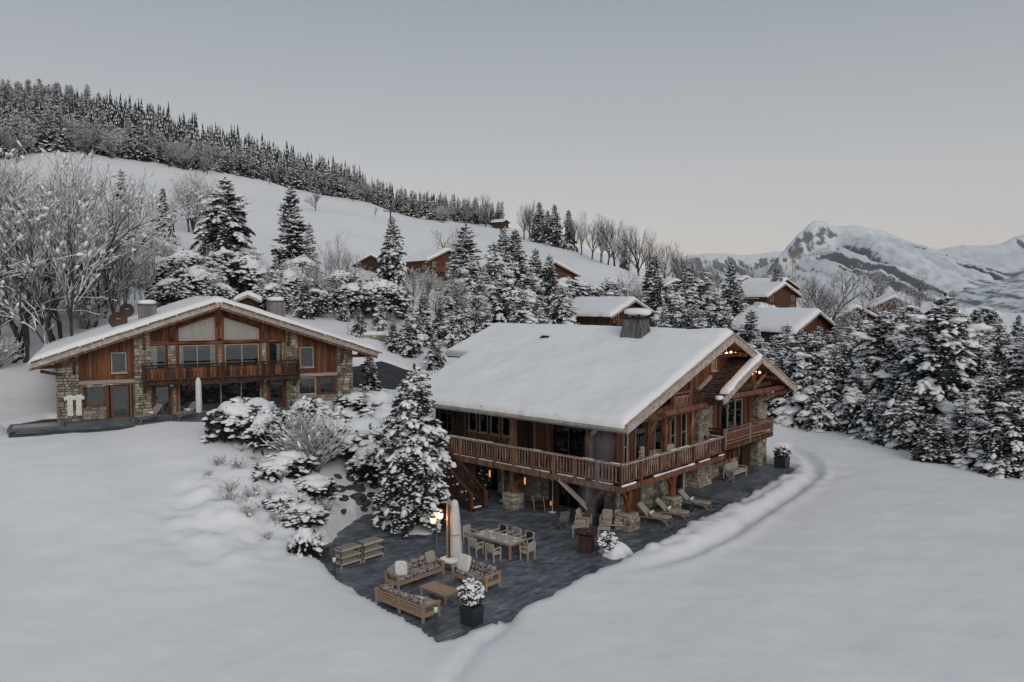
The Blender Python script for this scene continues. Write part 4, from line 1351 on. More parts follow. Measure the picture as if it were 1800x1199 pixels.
# left chalet patio things
def robe(s, label):
    o = thing("bathrobe", label, "bathrobe", (*lh_wld(s, -.52), LH_Z + .35), LH_A, "white bathrobes on the stone wall")
    b = MB()
    pts = [(-.36, 1.22), (-.13, 1.38), (.13, 1.38), (.36, 1.22), (.30, 1.02), (.15, 1.08), (.17, 0), (-.17, 0), (-.15, 1.08), (-.30, 1.02)]
    v = [(x, y + .02 * math.sin(x * 30), z) for y in (-.05, .05) for x, z in pts]
    n = len(pts)
    b.add(v, [tuple(range(n)), tuple(range(2 * n - 1, n - 1, -1))] + [(i, i + n, (i + 1) % n + n, (i + 1) % n) for i in range(n)])
    b.build("gown", 'white_cloth', o)
    MB().box((0, -.06, .75), (.34, .03, .06)).build("belt", 'white_cloth', o)
    MB().tube((0, .02, 1.36), (0, .02, 1.5), .02, .02, 6).build("hook", 'dark_metal', o)
robe(.72, "left one of two white bathrobes hanging on the stone wall")
robe(1.22, "right one of two white bathrobes hanging on the stone wall")
tub = thing("hot_tub", "sunken hot tub with grey-green water at the corner of the left patio", "hot tub", (*lh_wld(-1.1, -2.0), LH_Z), LH_A)
MB().box((0, -1.05, -.02), (3.0, .2, .22)).box((0, 1.05, -.02), (3.0, .2, .22)).box((-1.4, 0, -.02), (.2, 1.88, .22)).box((1.4, 0, -.02), (.2, 1.88, .22)).build("rim", 'grey_stone', tub)
MB().box((0, 0, -.06), (2.58, 1.88, .26)).build("water", 'tub_water', tub)

# ================================================================== terrace furniture (placed in the chalet's frame)
def put(w, t, z=0.0):
    x, y = ch_wld(w, t)
    return (x, y, z)
def tree_of(root):
    return [(p, list(p.children)) for p in root.children]

def sofa(label, w, t, rz, L, pillows, back_seen=False, throw=False):
    """Teak frame sofa; local x along its length, faces local -y."""
    o = thing("garden_sofa", label, "sofa", put(w, t), CH_A + rz, "teak sofas on the terrace")
    D = .92
    for sx in (-1, 1):
        for sy in (-1, 1):
            piece("leg", 'teak', o, (sx * (L / 2 - .05), sy * (D / 2 - .05), .30 if sy < 0 else .34), (.09, .09, .60 if sy < 0 else .68))
        piece("armrest", 'teak', o, (sx * (L / 2 - .05), 0, .63), (.11, D + .04, .055))
        piece("side_rail", 'teak', o, (sx * (L / 2 - .05), 0, .27), (.06, D - .19, .16))
    piece("leg", 'teak', o, (0, D / 2 - .05, .33), (.09, .09, .66))
    piece("front_rail", 'teak', o, (0, -D / 2 + .05, .27), (L - .2, .05, .15))
    piece("back_rail", 'teak', o, (0, D / 2 - .05, .27), (L - .2, .05, .16))
    piece("back_rail", 'teak', o, (0, D / 2 - .04, .62), (L + .04, .09, .06))
    for z in (.40, .50):
        piece("back_slat", 'teak', o, (0, D / 2 - .04, z), (L - .2, .025, .07))
    for k in range(4):
        f = -L / 2 + L * (k + .5) / 4
        piece("back_stile", 'teak', o, (f, D / 2 - .045, .45), (.07, .04, .26))
    piece("seat_base", 'teak', o, (0, 0, .33), (L - .2, D - .2, .03))
    for k in range(3):
        l3 = (L - .3) / 3
        c = MB()
        for q in range(3):
            c.soft((-L / 2 + .15 + l3 * (k + .5), -.30 + .22 * q, .42), (l3 - .01, .25, .17), n=5, sq=.55)
        c.build("seat_cushion", 'pattern', o, True)
        c = MB()
        for q in range(2):
            c.soft((-L / 2 + .15 + l3 * (k + .5), .25 + .05 * q, .60 + .17 * q), (l3 - .01, .2, .21), n=5, sq=.6)
        c.build("back_cushion", 'pattern', o, True)
    for (x, y, z, rx, ry, s, m) in pillows:
        p = MB().soft((0, 0, 0), (s * 1.1, .2, s * 1.1), n=8, sq=.38).build("pillow", m, o, True, (x, y, z))
        p.rotation_euler = (rx, ry, 0)
    return o
sofa("longer teak sofa with dark patterned cushions facing the coffee table, shelves behind it", -11.2, 3.35, 0, 2.7,
     [(-.85, -.05, .78, -.35, .25, .58, 'white_cloth'), (-1.1, .12, .68, -.4, -.3, .5, 'grey_cloth'), (1.0, .12, .78, -.25, 0, .48, 'beige_cloth')])
sofa("teak sofa seen from behind, nearest the front corner of the terrace", -13.62, 1.05, R(90), 2.95,
     [(-.55, -.05, .62, -1.2, .1, .62, 'white_cloth'), (-1.12, -.12, .55, -1.35, .3, .6, 'beige_cloth')])
sofa("shorter teak sofa with one big white pillow, right of the coffee table", -9.65, 1.1, R(-90), 2.15,
     [(-.68, -.05, .78, -.3, 0, .66, 'white_cloth')])
# grey blanket laid over the near sofa's end
b = thing("blanket", "crumpled grey-beige blanket on the end of the sofa seen from behind", "blanket", put(-13.55, .05, .5), CH_A)
MB().soft((0, 0, .06), (.75, .8, .22), n=8, sq=.7).soft((.1, .2, .1), (.5, .4, .2), n=8, sq=.8).build("cloth", 'grey_cloth', b, True)

def coffee_table():
    o = thing("coffee_table", "low slatted teak coffee table between the three sofas", "table", put(-11.85, 1.05), CH_A)
    for k in range(7):
        piece("slat", 'teak', o, (-.36 + .12 * k, 0, .40), (.115, 1.6, .035))
    for sx in (-1, 1):
        piece("apron", 'teak', o, (sx * .37, 0, .34), (.04, 1.5, .08))
        for sy in (-1, 1):
            piece("leg", 'teak', o, (sx * .36, sy * .74, .19), (.09, .09, .38))
    for sy in (-1, 1):
        piece("apron", 'teak', o, (0, sy * .75, .34), (.7, .04, .08))
coffee_table()

def shelf_unit(w, t, label):
    o = thing("serving_shelf", label, "shelf", put(w, t), CH_A, "serving shelves on the terrace")
    for sx in (-1, 1):
        for sy in (-1, 1):
            piece("upright", 'dark_metal', o, (sx * .57, sy * .27, .42), (.035, .035, .84))
            piece("foot", 'pale_wood', o, (sx * .57, sy * .27, .05), (.07, .07, .10))
        piece("handle", 'dark_metal', o, (sx * .57, 0, .87), (.03, .58, .03))
    MB().box((0, 0, .82), (1.16, .60, .09)).build("top_board", 'pale_wood', o)
    MB().box((0, 0, .869), (1.04, .52, .008)).build("top_tray", 'grey_cloth', o)
    for z in (.16, .48):
        for k in range(5):
            piece("slat", 'pale_wood', o, (0, -.22 + .11 * k, z), (1.14, .10, .04))
        piece("shelf_edge", 'pale_wood', o, (0, -.285, z), (1.16, .02, .07))
shelf_unit(-11.95, 7.3, "left one of two pale wooden serving shelves, nearer the snow bank")
shelf_unit(-10.68, 7.25, "right one of two pale wooden serving shelves, nearer the spruce")

# stone bench block with snow in the left corner
o = thing("stone_barbecue", "grey stone barbecue bench half under snow in the left terrace corner", "barbecue", put(-12.65, 9.3), CH_A + .15)
MB().box((0, .55, .45), (1.5, .75, .9)).build("block", 'grey_stone', o)
MB().box((.15, -.35, .62), (1.25, .8, .09)).build("slab_top", 'grey_stone', o)
for sx in (-.35, .65):
    piece("support", 'grey_stone', o, (sx, -.35, .29), (.1, .7, .58))
MB().soft((-.1, .6, .95), (1.5, .8, .35), n=8, sq=.6).build("snow_top", 'snow', o, True)
MB().soft((.25, -.3, .68), (1.0, .6, .09), n=8, sq=.5).build("snow_top", 'snow', o, True)

# lamp post with three lit lanterns
o = thing("lamp_post", "thin post lamp with three glowing lanterns beside the closed parasol", "lamp", put(-9.3, 4.0), CH_A + .4)
MB().lathe([(.14, 0), (.14, .04), (.05, .10), (.032, .3), (.028, 2.1), (.028, 2.2)], n=10).build("pole", 'grey_metal', o, True)
MB().path([(-.40, 0, 2.12), (-.2, 0, 2.02), (0, 0, 2.08), (.2, 0, 2.02), (.40, 0, 2.12)], .018, 6).build("arm", 'grey_metal', o)
for x, z in ((-.40, 2.12), (0, 2.28), (.40, 2.12)):
    lan = MB().lathe([(.05, 0), (.13, .06), (.15, .28), (.13, .30)], (x, 0, z), 12).build("lantern", 'lantern_glow', o, True)
    MB().lathe([(.16, 0), (.10, .06), (.02, .11)], (x, 0, z + .30), 12).build("lantern_cap", 'grey_metal', lan)
    MB().soft((x, 0, z + .42), (.22, .22, .12), n=5, sq=.9).build("snow_cap", 'snow', lan, True)
ld = bpy.data.lights.new("lantern_light", 'POINT')
ld.energy = 14
ld.color = (1, .62, .34)
ld.shadow_soft_size = .25
lo = bpy.data.objects.new("lantern_light", ld)
COL.objects.link(lo)
lo.parent = o
lo.location = (0, -.35, 2.3)

# cantilever parasol: orange timber mast, folded white canopy, snowy base
o = thing("cantilever_parasol", "closed white parasol strapped to an orange timber mast on a snowy base", "parasol", put(-8.75, 3.45), CH_A)
MB().box((-.22, .12, 1.55), (.14, .10, 3.0)).box((-.06, .22, 1.55), (.06, .10, 3.0)).build("mast", 'teak', o)
MB().box((-.22, .055, 1.5), (.10, .012, 2.9)).build("mast_face", 'orange_wood', o)
cv = MB()
n, prof = 22, [(.05, 3.12), (.14, 3.05), (.17, 2.8), (.20, 2.2), (.23, 1.5), (.26, .95), (.27, .55), (.24, .40)]
pts, fs = [], []
for i, (r_, z) in enumerate(prof):
    for k in range(n):
        a = 2 * math.pi * k / n
        q = r_ * (1 + (.20 if k % 2 else -.16) * min(1, i / 3) + .06 * math.sin(3 * a + i))
        pts.append((.10 + q * math.cos(a) + .02 * i * .4, .02 + q * math.sin(a), z + (.05 if k % 2 else 0) * (i == len(prof) - 1)))
for i in range(len(prof) - 1):
    for k in range(n):
        j = (k + 1) % n
        fs.append((i * n + k, i * n + j, (i + 1) * n + j, (i + 1) * n + k))
fs.append(tuple(range(n)))
cv.add(pts, fs).build("canopy", 'white_cloth', o, True)
MB().lathe([(.255, 0), (.255, .05)], (.13, .02, 1.45), 20).build("strap", 'beige_cloth', o, True)
MB().tube((.1, 0, .1), (.1, 0, .5), .03, .03, 8).build("pole", 'grey_metal', o)
MB().box((-.05, .05, .16), (1.0, .95, .24)).build("base", 'grey_stone', o)
MB().soft((-.05, .05, .31), (1.02, .97, .22), n=8, sq=.5).build("base_snow", 'snow', o, True)

def bollard(w, t, label):
    o = thing("bollard_light", label, "bollard", put(w, t), CH_A, "bollard lights at the terrace edge")
    MB().lathe([(.085, -.2), (.085, .02), (.062, .03), (.062, .78)], n=12).build("pole", 'dark_metal', o, True)
    MB().lathe([(.075, .78), (.075, .98), (.06, 1.0)], n=12).build("light_head", 'white_paint', o, True)
    MB().lathe([(.078, 1.0), (.078, 1.03), (.03, 1.05)], n=12).build("cap", 'dark_metal', o, True)
bollard(-13.5, 6.15, "dark bollard light with white head near the serving shelves")
bollard(-14.25, -1.35, "dark bollard light with white head at the front corner of the terrace")

# ------------------------------------------------------------------ dining set
o = thing("dining_table", "long pale teak dining table laid with plates", "table", put(-5.85, 3.3), CH_A)
for k in range(9):
    piece("table_slat", 'pale_wood', o, (-.50 + .125 * k, 0, .735), (.12, 2.6, .035))
for sx in (-1, 1):
    piece("apron", 'teak', o, (sx * .5, 0, .67), (.04, 2.4, .09))
    for sy in (-1, 1):
        piece("leg", 'teak', o, (sx * .5, sy * 1.24, .36), (.09, .09, .72))
for sy in (-1, 1):
    piece("apron", 'teak', o, (0, sy * 1.24, .67), (.92, .04, .09))
r4 = random.Random(9)
pl_me = MB().lathe([(.09, 0), (.10, .012), (.15, .022), (.15, .026), (.09, .018)], n=16).mesh("plate", 'white_paint', True)
seats = [(-.36, y) for y in (-.85, 0, .85)] + [(.36, y) for y in (-.85, 0, .85)] + [(0, -1.1), (0, 1.1)]
names = ["left row, near end", "left row, middle", "left row, far end", "right row, near end", "right row, middle", "right row, far end", "head of the table, near end", "head of the table, far end"]
for (x, y), nm in zip(seats, names):
    p = obj("plate", pl_me, None, put(-5.85 + x, 3.3 + y, .755))
    tag(p, "white dinner plate on the dining table, " + nm, "plate", "plates on the dining table")
for k, (x, y) in enumerate(((-.1, .4), (.12, -.42))):
    g = MB().lathe([(.035, 0), (.035, .01), (.008, .02), (.008, .09), (.04, .12), (.045, .18), (.04, .2)], n=12).build("wine_glass", 'white_paint', None, True, put(-5.85 + x, 3.3 + y, .754))
    tag(g, "small glass in the middle of the dining table, %s one" % ("farther" if k == 0 else "nearer"), "glass", "glasses on the dining table")

def dining_chair(cloth):
    o = thing("dining_chair", "x", "chair", (0, 0, 0), 0, "teak dining chairs")
    for sx in (-1, 1):
        piece("leg", 'pale_wood', o, (sx * .25, -.24, .32), (.05, .05, .64))
        piece("leg", 'pale_wood', o, (sx * .25, .24, .44), (.05, .05, .88), (-.06, 0, 0))
        piece("armrest", 'pale_wood', o, (sx * .25, 0, .655), (.055, .56, .035))
        piece("side_rail", 'pale_wood', o, (sx * .25, 0, .40), (.035, .44, .06))
    piece("front_rail", 'pale_wood', o, (0, -.24, .40), (.46, .035, .06))
    piece("top_rail", 'pale_wood', o, (0, .268, .87), (.46, .035, .05))
    MB().soft((0, 0, .44), (.46, .46, .06), n=5, sq=.3).build("seat", cloth, o, True)
    bk = MB().soft((0, .255, .67), (.45, .035, .42), n=5, sq=.25).build("backrest", cloth, o, True)
    return o
protos = {}
def place_chair(cloth, w, t, rz, label):
    if cloth not in protos:
        o = dining_chair(cloth)
        protos[cloth] = o
        bpy.context.view_layer.update()
        o.location = put(w, t)
        o.rotation_euler = (0, 0, CH_A + rz)
        o["label"] = label
        return o
    return dup(protos[cloth], put(w, t), CH_A + rz, label, tree=tree_of(protos[cloth]))
place_chair('beige_cloth', -7.0, 2.55, R(-90) + math.pi, "beige dining chair at the near left of the dining table")
place_chair('beige_cloth', -6.95, 3.75, R(90), "beige dining chair at the left side of the table, second from the near end")
place_chair('beige_cloth', -5.75, 1.45, R(180), "beige dining chair at the near right head of the dining table")
place_chair('beige_cloth', -5.85, 5.25, R(0), "beige dining chair at the far left head of the dining table")
place_chair('black_cloth', -4.75, 4.2, R(-90), "black-backed dining chair on the far side, left of the grey one")
place_chair('grey_cloth', -4.7, 3.3, R(-90), "grey-backed dining chair on the far side between two black ones")
place_chair('black_cloth', -4.75, 2.4, R(-90), "black-backed dining chair on the far side, right of the grey one")

# ------------------------------------------------------------------ fire pit and lounge corner
o = thing("fire_bowl", "rusty steel fire bowl on a square column at the edge of the terrace", "fire pit", put(-2.95, .05), CH_A + .3)
MB().box((0, 0, .42), (.62, .62, .84)).build("column", 'rust', o)
MB().lathe([(.16, .84), (.34, .86), (.56, 1.02), (.58, 1.05), (.56, 1.06), (.36, 1.0), (.28, .95), (.05, .94)], n=24).build("bowl", 'rust', o, True)
for k in range(7):
    a = k * .9
    MB().soft((.17 * math.cos(a), .17 * math.sin(a), .97), (.14, .08, .08), (0, 0, a), n=4, sq=.8).build("ember_log", 'grey_stone' if k % 3 == 0 else 'soot', o, True)

def armchair(label, w, t, rz, wide=.7):
    o = thing("lounge_chair", label, "armchair", put(w, t), CH_A + rz, "beige lounge seats at the deck corner")
    for sx in (-1, 1):
        piece("leg", 'pale_wood', o, (sx * wide / 2, -.34, .30), (.055, .055, .60))
        piece("leg", 'pale_wood', o, (sx * wide / 2, .34, .34), (.055, .055, .68))
        piece("armrest", 'pale_wood', o, (sx * wide / 2, 0, .60), (.08, .76, .035))
        piece("side_rail", 'pale_wood', o, (sx * wide / 2, 0, .26), (.04, .63, .07))
    piece("front_rail", 'pale_wood', o, (0, -.34, .26), (wide - .06, .04, .07))
    piece("back_rail", 'pale_wood', o, (0, .35, .60), (wide - .06, .04, .07))
    k = 1 if wide < 1 else 2
    for q in range(k):
        x = -wide / 2 + wide * (q + .5) / k
        MB().soft((x, -.03, .37), (wide / k - .08, .68, .17), n=6, sq=.35).build("seat_cushion", 'beige_cloth', o, True)
        c = MB().soft((0, 0, 0), (wide / k - .08, .16, .56), n=6, sq=.35).build("back_cushion", 'beige_cloth', o, True, (x, .27, .68))
        c.rotation_euler = (-.22, 0, 0)
    return o
armchair("beige lounge armchair with its back to the viewer behind the fire bowl", -1.15, 1.75, R(118))
armchair("beige lounge armchair turned to the wall, behind the other armchair", .45, 2.75, R(20))
armchair("beige two-seat lounge sofa against the stone corner pier", 1.25, 1.35, R(-60), 1.35)
o = thing("side_table", "small pale wood side table in front of the two-seat lounge sofa", "table", put(-.15, .95), CH_A + R(28))
for k in range(5):
    piece("slat", 'pale_wood', o, (-.24 + .12 * k, 0, .40), (.11, .62, .03))
for sx in (-1, 1):
    for sy in (-1, 1):
        piece("leg", 'pale_wood', o, (sx * .26, sy * .27, .19), (.05, .05, .38))
def folding_chair(label, loc, rz, z=0):
    o = thing("folding_chair", label, "chair", loc, rz)
    m = 'grey_wood'
    for sx in (-1, 1):
        MB().beam((sx * .24, -.3, 0), (sx * .24, .28, .62), .035, .05).build("leg", m, o)
        MB().beam((sx * .22, .3, 0), (sx * .22, -.25, .44), .035, .05).build("leg", m, o)
        MB().beam((sx * .25, .18, .40), (sx * .25, .36, .98), .035, .05).build("back_stile", m, o)
        MB().beam((sx * .27, -.28, .60), (sx * .27, .26, .62), .05, .03).build("armrest", m, o)
    for k in range(6):
        piece("seat_slat", m, o, (0, -.24 + .085 * k, .43), (.46, .07, .02))
        piece("back_slat", m, o, (0, .21 + .028 * k, .50 + .09 * k), (.46, .02, .07), (-.3, 0, 0))
folding_chair("small folding wooden chair left of the beige lounge armchairs", put(-.55, 3.45), CH_A + R(155))
# wooden deckchair under the deck
o = thing("deckchair", "low reddish wooden deckchair under the balcony beside the stone wall", "deckchair", put(1.5, 6.7), CH_A + R(120))
for k in range(8):
    piece("slat", 'orange_wood', o, (0, -.7 + .15 * k, .30), (.62, .12, .025))
for sx in (-1, 1):
    piece("side_rail", 'orange_wood', o, (sx * .31, -.18, .27), (.05, 1.2, .07))
    piece("leg", 'orange_wood', o, (sx * .31, -.7, .13), (.06, .06, .26))
    MB().beam((sx * .31, .35, 0), (sx * .31, .85, 1.0), .05, .05).build("back_stile", 'verge_wood', o)
# white standing floor lamps under the deck
def floor_lamp(label, w, t, z, h, shade=True):
    o = thing("patio_heater_pole", label, "floor lamp", put(w, t, z), CH_A, "thin white floor lamps")
    MB().lathe([(.24, 0), (.24, .04), (.03, .06), (.022, .2), (.022, h - .35)], n=16).build("pole", 'white_paint', o, True)
    MB().lathe([(.03, 0), (.07, .05), (.075, .30), (.03, .34)], (0, 0, h - .36), 12).build("lamp_head", 'white_paint', o, True)
floor_lamp("thin white floor lamp under the balcony near the deckchair", 1.5, 5.8, 0, 2.2)
floor_lamp("thin white floor lamp under the balcony beside the stone-based post", 1.45, 9.7, 0, 2.2)
floor_lamp("thin white floor lamp behind the farthest sun lounger", 8.6, 1.2, 0, 2.35)
floor_lamp("thin white floor lamp at the corner pier beside the two-seat lounge", 2.05, 1.55, 0, 1.9)

def lounger(label, loc, rz, cloth='beige_cloth', frame='teak', group="sun loungers beside the chalet"):
    """Long axis local y, head at +y."""
    o = thing("sun_lounger", label, "sun lounger", loc, rz, group)
    for sx in (-1, 1):
        pts = [(sx * .33, -1.0, .27), (sx * .33, -.35, .33), (sx * .33, .35, .30), (sx * .33, 1.0, .22)]
        m = MB()
        for a, b in zip(pts[:-1], pts[1:]):
            m.beam(a, b, .05, .07)
        m.build("side_rail", frame, o)
        m = MB()
        for a, b in zip([(sx * .33, -.62, .30), (sx * .33, -.86, .18), (sx * .33, -1.0, 0)][:-1], [(sx * .33, -.86, .18), (sx * .33, -1.0, 0)]):
            m.beam(a, b, .05, .06)
        m.build("leg", frame, o)
        MB().beam((sx * .33, .75, .27), (sx * .33, .95, 0), .05, .06).build("leg", frame, o)
    for q in range(2):
        MB().soft((0, -.72 + .56 * q, .40), (.62, .57, .11), n=6, sq=.3).build("seat_cushion", cloth, o, True)
    c = MB().soft((0, 0, 0), (.62, .92, .11), n=6, sq=.3).build("back_cushion", cloth, o, True, (0, .55, .66))
    c.rotation_euler = (.75, 0, 0)
    MB().beam((0, .25, .34), (0, .90, .92), .60, .03, up=(0, -1, .8)).build("back_frame", frame, o)
    t_ = MB().tube((-.25, .12, .53), (.25, .12, .53), .085, .085, 12).build("towel", 'white_cloth', o, True)
    p = MB().soft((0, 0, 0), (.48, .22, .1), n=6, sq=.6).build("head_pillow", cloth, o, True, (0, .78, .93))
    p.rotation_euler = (.75, 0, 0)
    return o
lounger("beige sun lounger nearest the corner post, with rolled white towel", put(3.75, .35), CH_A + R(8))
lounger("beige sun lounger in the middle of three, in front of the stone-based post", put(5.25, .1), CH_A + R(14))
lounger("beige sun lounger farthest right of three, beside the steps", put(7.95, .15), CH_A + R(12))
for k, (s, n, lb) in enumerate(((5.3, -2.6, "grey sun lounger on the left patio, left one"), (7.6, -2.3, "grey sun lounger on the left patio, next to the closed parasol"))):
    lounger(lb, (*lh_wld(s, n), LH_Z - .015), LH_A + R(-52), 'grey_cloth', 'grey_wood', "sun loungers on the left patio")
# dark cube planter between loungers
o = thing("cube_table", "dark cube side table between the sun loungers", "table", put(6.95, .0), CH_A)
MB().box((0, 0, .27), (.52, .52, .54)).build("body", 'dark_metal', o)
MB().box((0, 0, .555), (.54, .54, .03)).build("top", 'grey_stone', o)
# left patio parasol
o = thing("folded_parasol", "slim closed white parasol standing on the left patio", "parasol", (*lh_wld(8.35, -2.9), LH_Z - .015), LH_A)
MB().lathe([(.30, 0), (.30, .06), (.03, .08), (.03, .45)], n=16).build("base", 'grey_stone', o, True)
cv = MB()
pts, fs = [], []
prof = [(.16, .38), (.19, .5), (.19, 1.2), (.185, 2.0), (.17, 2.5), (.10, 2.7), (.03, 2.76)]
for i, (r_, z) in enumerate(prof):
    for k in range(16):
        a = 2 * math.pi * k / 16
        q = r_ * (1 + (.09 if k % 2 else -.09))
        pts.append((q * math.cos(a), q * math.sin(a), z))
for i in range(len(prof) - 1):
    for k in range(16):
        j = (k + 1) % 16
        fs.append((i * 16 + k, i * 16 + j, (i + 1) * 16 + j, (i + 1) * 16 + k))
cv.add(pts, fs).build("canopy", 'white_cloth', o, True)

# upper terrace: bench, stool, pot plant
o = thing("garden_bench", "pale cushioned garden bench on the raised terrace by the porch", "bench", put(15.1, 1.0, .5), CH_A)
for sx in (-1, 1):
    piece("leg", 'pale_wood', o, (sx * .95, -.35, .3), (.06, .06, .6))
    piece("leg", 'pale_wood', o, (sx * .95, .35, .45), (.06, .06, .9))
    piece("armrest", 'pale_wood', o, (sx * .95, 0, .62), (.08, .8, .04))
piece("front_rail", 'pale_wood', o, (0, -.35, .36), (1.84, .05, .08))
piece("back_rail", 'pale_wood', o, (0, .36, .86), (1.84, .05, .07))
for q in range(2):
    MB().soft((-.46 + .92 * q, -.02, .46), (.9, .68, .14), n=6, sq=.3).build("seat_cushion", 'beige_cloth', o, True)
    c = MB().soft((0, 0, 0), (.9, .12, .5), n=6, sq=.3).build("back_cushion", 'beige_cloth', o, True, (-.46 + .92 * q, .28, .72))
    c.rotation_euler = (-.15, 0, 0)
folding_chair("dark folding chair on the raised terrace left of the pale bench", put(13.5, .55, .5), CH_A + R(20))

def leaf_cloud(mb_leaf, mb_snow, c, rad, n, rnd, leaf=.14, snow_p=.7, snow_s=.2):
    for i in range(n):
        while True:
            p = Vector((rnd.uniform(-1, 1), rnd.uniform(-1, 1), rnd.uniform(-1, 1)))
            if .35 < p.length < 1:
                break
        q = Vector((c[0] + p.x * rad[0], c[1] + p.y * rad[1], c[2] + p.z * rad[2]))
        for k in range(2):
            d = Vector((rnd.gauss(0, 1), rnd.gauss(0, 1), rnd.gauss(-.2, .7))).normalized() * leaf * rnd.uniform(.7, 1.5)
            s = d.cross(Vector((rnd.gauss(0, 1), rnd.gauss(0, 1), rnd.gauss(0, 1)))).normalized() * leaf * .35
            mb_leaf.add([q - d * .2, q + d * .4 + s, q + d, q + d * .4 - s], [(0, 1, 2, 3)])
        if rnd.random() < snow_p * (.45 + .55 * (p.z + 1) / 2):
            s = snow_s * rnd.uniform(.6, 1.4)
            mb_snow.soft((q.x, q.y, q.z + leaf * .3), (s * rnd.uniform(.8, 1.4), s * rnd.uniform(.8, 1.4), s * .55), (rnd.uniform(-.4, .4), rnd.uniform(-.4, .4), rnd.uniform(0, 3)), n=3, sq=.9)

def pot_plant(label, loc, rz, ps, ph, c, rad, n, snow_p, seed, leaf=.14, snow_s=.2, pot=True):
    o = thing("potted_shrub" if pot else "snowy_shrub", label, "potted plant" if pot else "shrub", loc, rz)
    rnd = random.Random(seed)
    if pot:
        q = MB()
        a, b = ps / 2, ps / 2 * .9
        v = [(-b, -b, 0), (b, -b, 0), (b, b, 0), (-b, b, 0), (-a, -a, ph), (a, -a, ph), (a, a, ph), (-a, a, ph)]
        i_ = a - .05
        v += [(-i_, -i_, ph), (i_, -i_, ph), (i_, i_, ph), (-i_, i_, ph), (-i_, -i_, ph - .08), (i_, -i_, ph - .08), (i_, i_, ph - .08), (-i_, i_, ph - .08)]
        q.add(v, [(3, 2, 1, 0), (0, 1, 5, 4), (1, 2, 6, 5), (2, 3, 7, 6), (3, 0, 4, 7)] + [(4 + k, 4 + (k + 1) % 4, 8 + (k + 1) % 4, 8 + k) for k in range(4)] + [(8 + k, 8 + (k + 1) % 4, 12 + (k + 1) % 4, 12 + k) for k in range(4)] + [(12, 13, 14, 15)])
        q.build("pot", 'dark_metal', o)
    stems = MB()
    for k in range(7):
        a = rnd.uniform(0, 6.28)
        stems.tube((0, 0, ph * .9), (c[0] + math.cos(a) * rad[0] * .5, c[1] + math.sin(a) * rad[1] * .5, c[2] + rnd.uniform(-.3, .5) * rad[2]), .02, .01, 5)
    lf, sn = MB(), MB()
    leaf_cloud(lf, sn, c, rad, n, rnd, leaf, snow_p, snow_s)
    stems.build("stems", 'twig', o, kind="stuff")
    cr = lf.build("foliage", 'leaves', o, kind="stuff")
    sn.build("snow", 'snow_tree', cr, True, kind="stuff")
    return o
pot_plant("snow-laden shrub in a dark square planter at the front edge of the terrace", put(-12.75, -1.75, -.02), CH_A + .1, .68, .72, (0, 0, 1.2), (.52, .50, .52), 260, .8, 3, .12, .15)
pot_plant("small snowy shrub slumped under a snow heap beside the fire bowl", put(-2.35, -1.0, -.3), CH_A, .3, .1, (-.1, .1, .85), (.55, .5, .5), 150, .8, 4, .14, .18, pot=False)
pot_plant("green leafy plant in a dark pot at the far end of the raised terrace", put(20.15, -.1, .5), CH_A, .85, .75, (0, 0, 1.05), (.62, .6, .4), 130, .30, 5, .18, .16)

# deck furniture behind the railing
def deck_seat(label, w, t, rz, wide):
    o = armchair(label, w, t, rz, wide)
    o.location = put(w, t, 2.73)
    o["group"] = "seats on the deck"
    return o
deck_seat("beige two-seat sofa on the deck behind the gable railing", 5.3, 1.25, R(-25), 1.4)
deck_seat("beige armchair on the deck right of the two-seat sofa", 7.6, 1.35, R(-10), .8)
o = thing("cushion_stack", "tall stack of white cushions on the deck by the glass door", "cushions", put(4.9, 1.75, 2.72), CH_A)
for k in range(6):
    MB().soft((.06 * (k % 2), 0, .12 + .19 * k), (.85 - .09 * k, .5, .2), n=6, sq=.4).build("cushion", 'white_cloth', o, True)
for (w, t, rz, lb) in ((2.1, 1.3, 20, "black metal chair on the deck at the corner, right one"), (1.35, 2.6, 80, "black metal chair on the deck at the corner, left one")):
    o = thing("metal_chair", lb, "chair", put(w, t, 2.72), CH_A + R(rz), "black chairs at the deck corner")
    for sx in (-1, 1):
        MB().path([(sx * .27, -.3, 0), (sx * .27, -.28, .45), (sx * .27, .25, .42), (sx * .27, .42, .95)], .02, 6).path([(sx * .27, .25, .42), (sx * .27, .35, 0)], .02, 6).build("side_frame", 'dark_metal', o)
    MB().box((0, 0, .44), (.54, .52, .03)).build("seat", 'black_cloth', o)
    b = MB().box((0, 0, 0), (.54, .03, .5)).build("backrest", 'black_cloth', o, loc=(0, .34, .70))
    b.rotation_euler = (-.3, 0, 0)
o = thing("deck_table", "low dark table on the deck behind the corner railing", "table", put(3.4, 1.0, 2.72), CH_A)
MB().box((0, 0, .42), (1.1, .7, .05)).build("top", 'dark_wood', o)
for sx in (-1, 1):
    for sy in (-1, 1):
        piece("leg", 'dark_wood', o, (sx * .48, sy * .28, .2), (.06, .06, .4))
o = thing("deck_bench", "long wooden bench on the deck under the row of windows", "bench", put(2.2, 11.7, 2.72), CH_A)
for k in range(4):
    piece("seat_slat", 'rail_wood', o, (-.25 + .13 * k, 0, .46), (.12, 4.4, .04))
for k in range(10):
    piece("back_slat", 'rail_wood', o, (.3, -2.0 + .44 * k, .75), (.04, .36, .5))
for k in range(4):
    piece("leg", 'dark_wood', o, (0, -2.0 + 1.33 * k, .22), (.5, .08, .44))
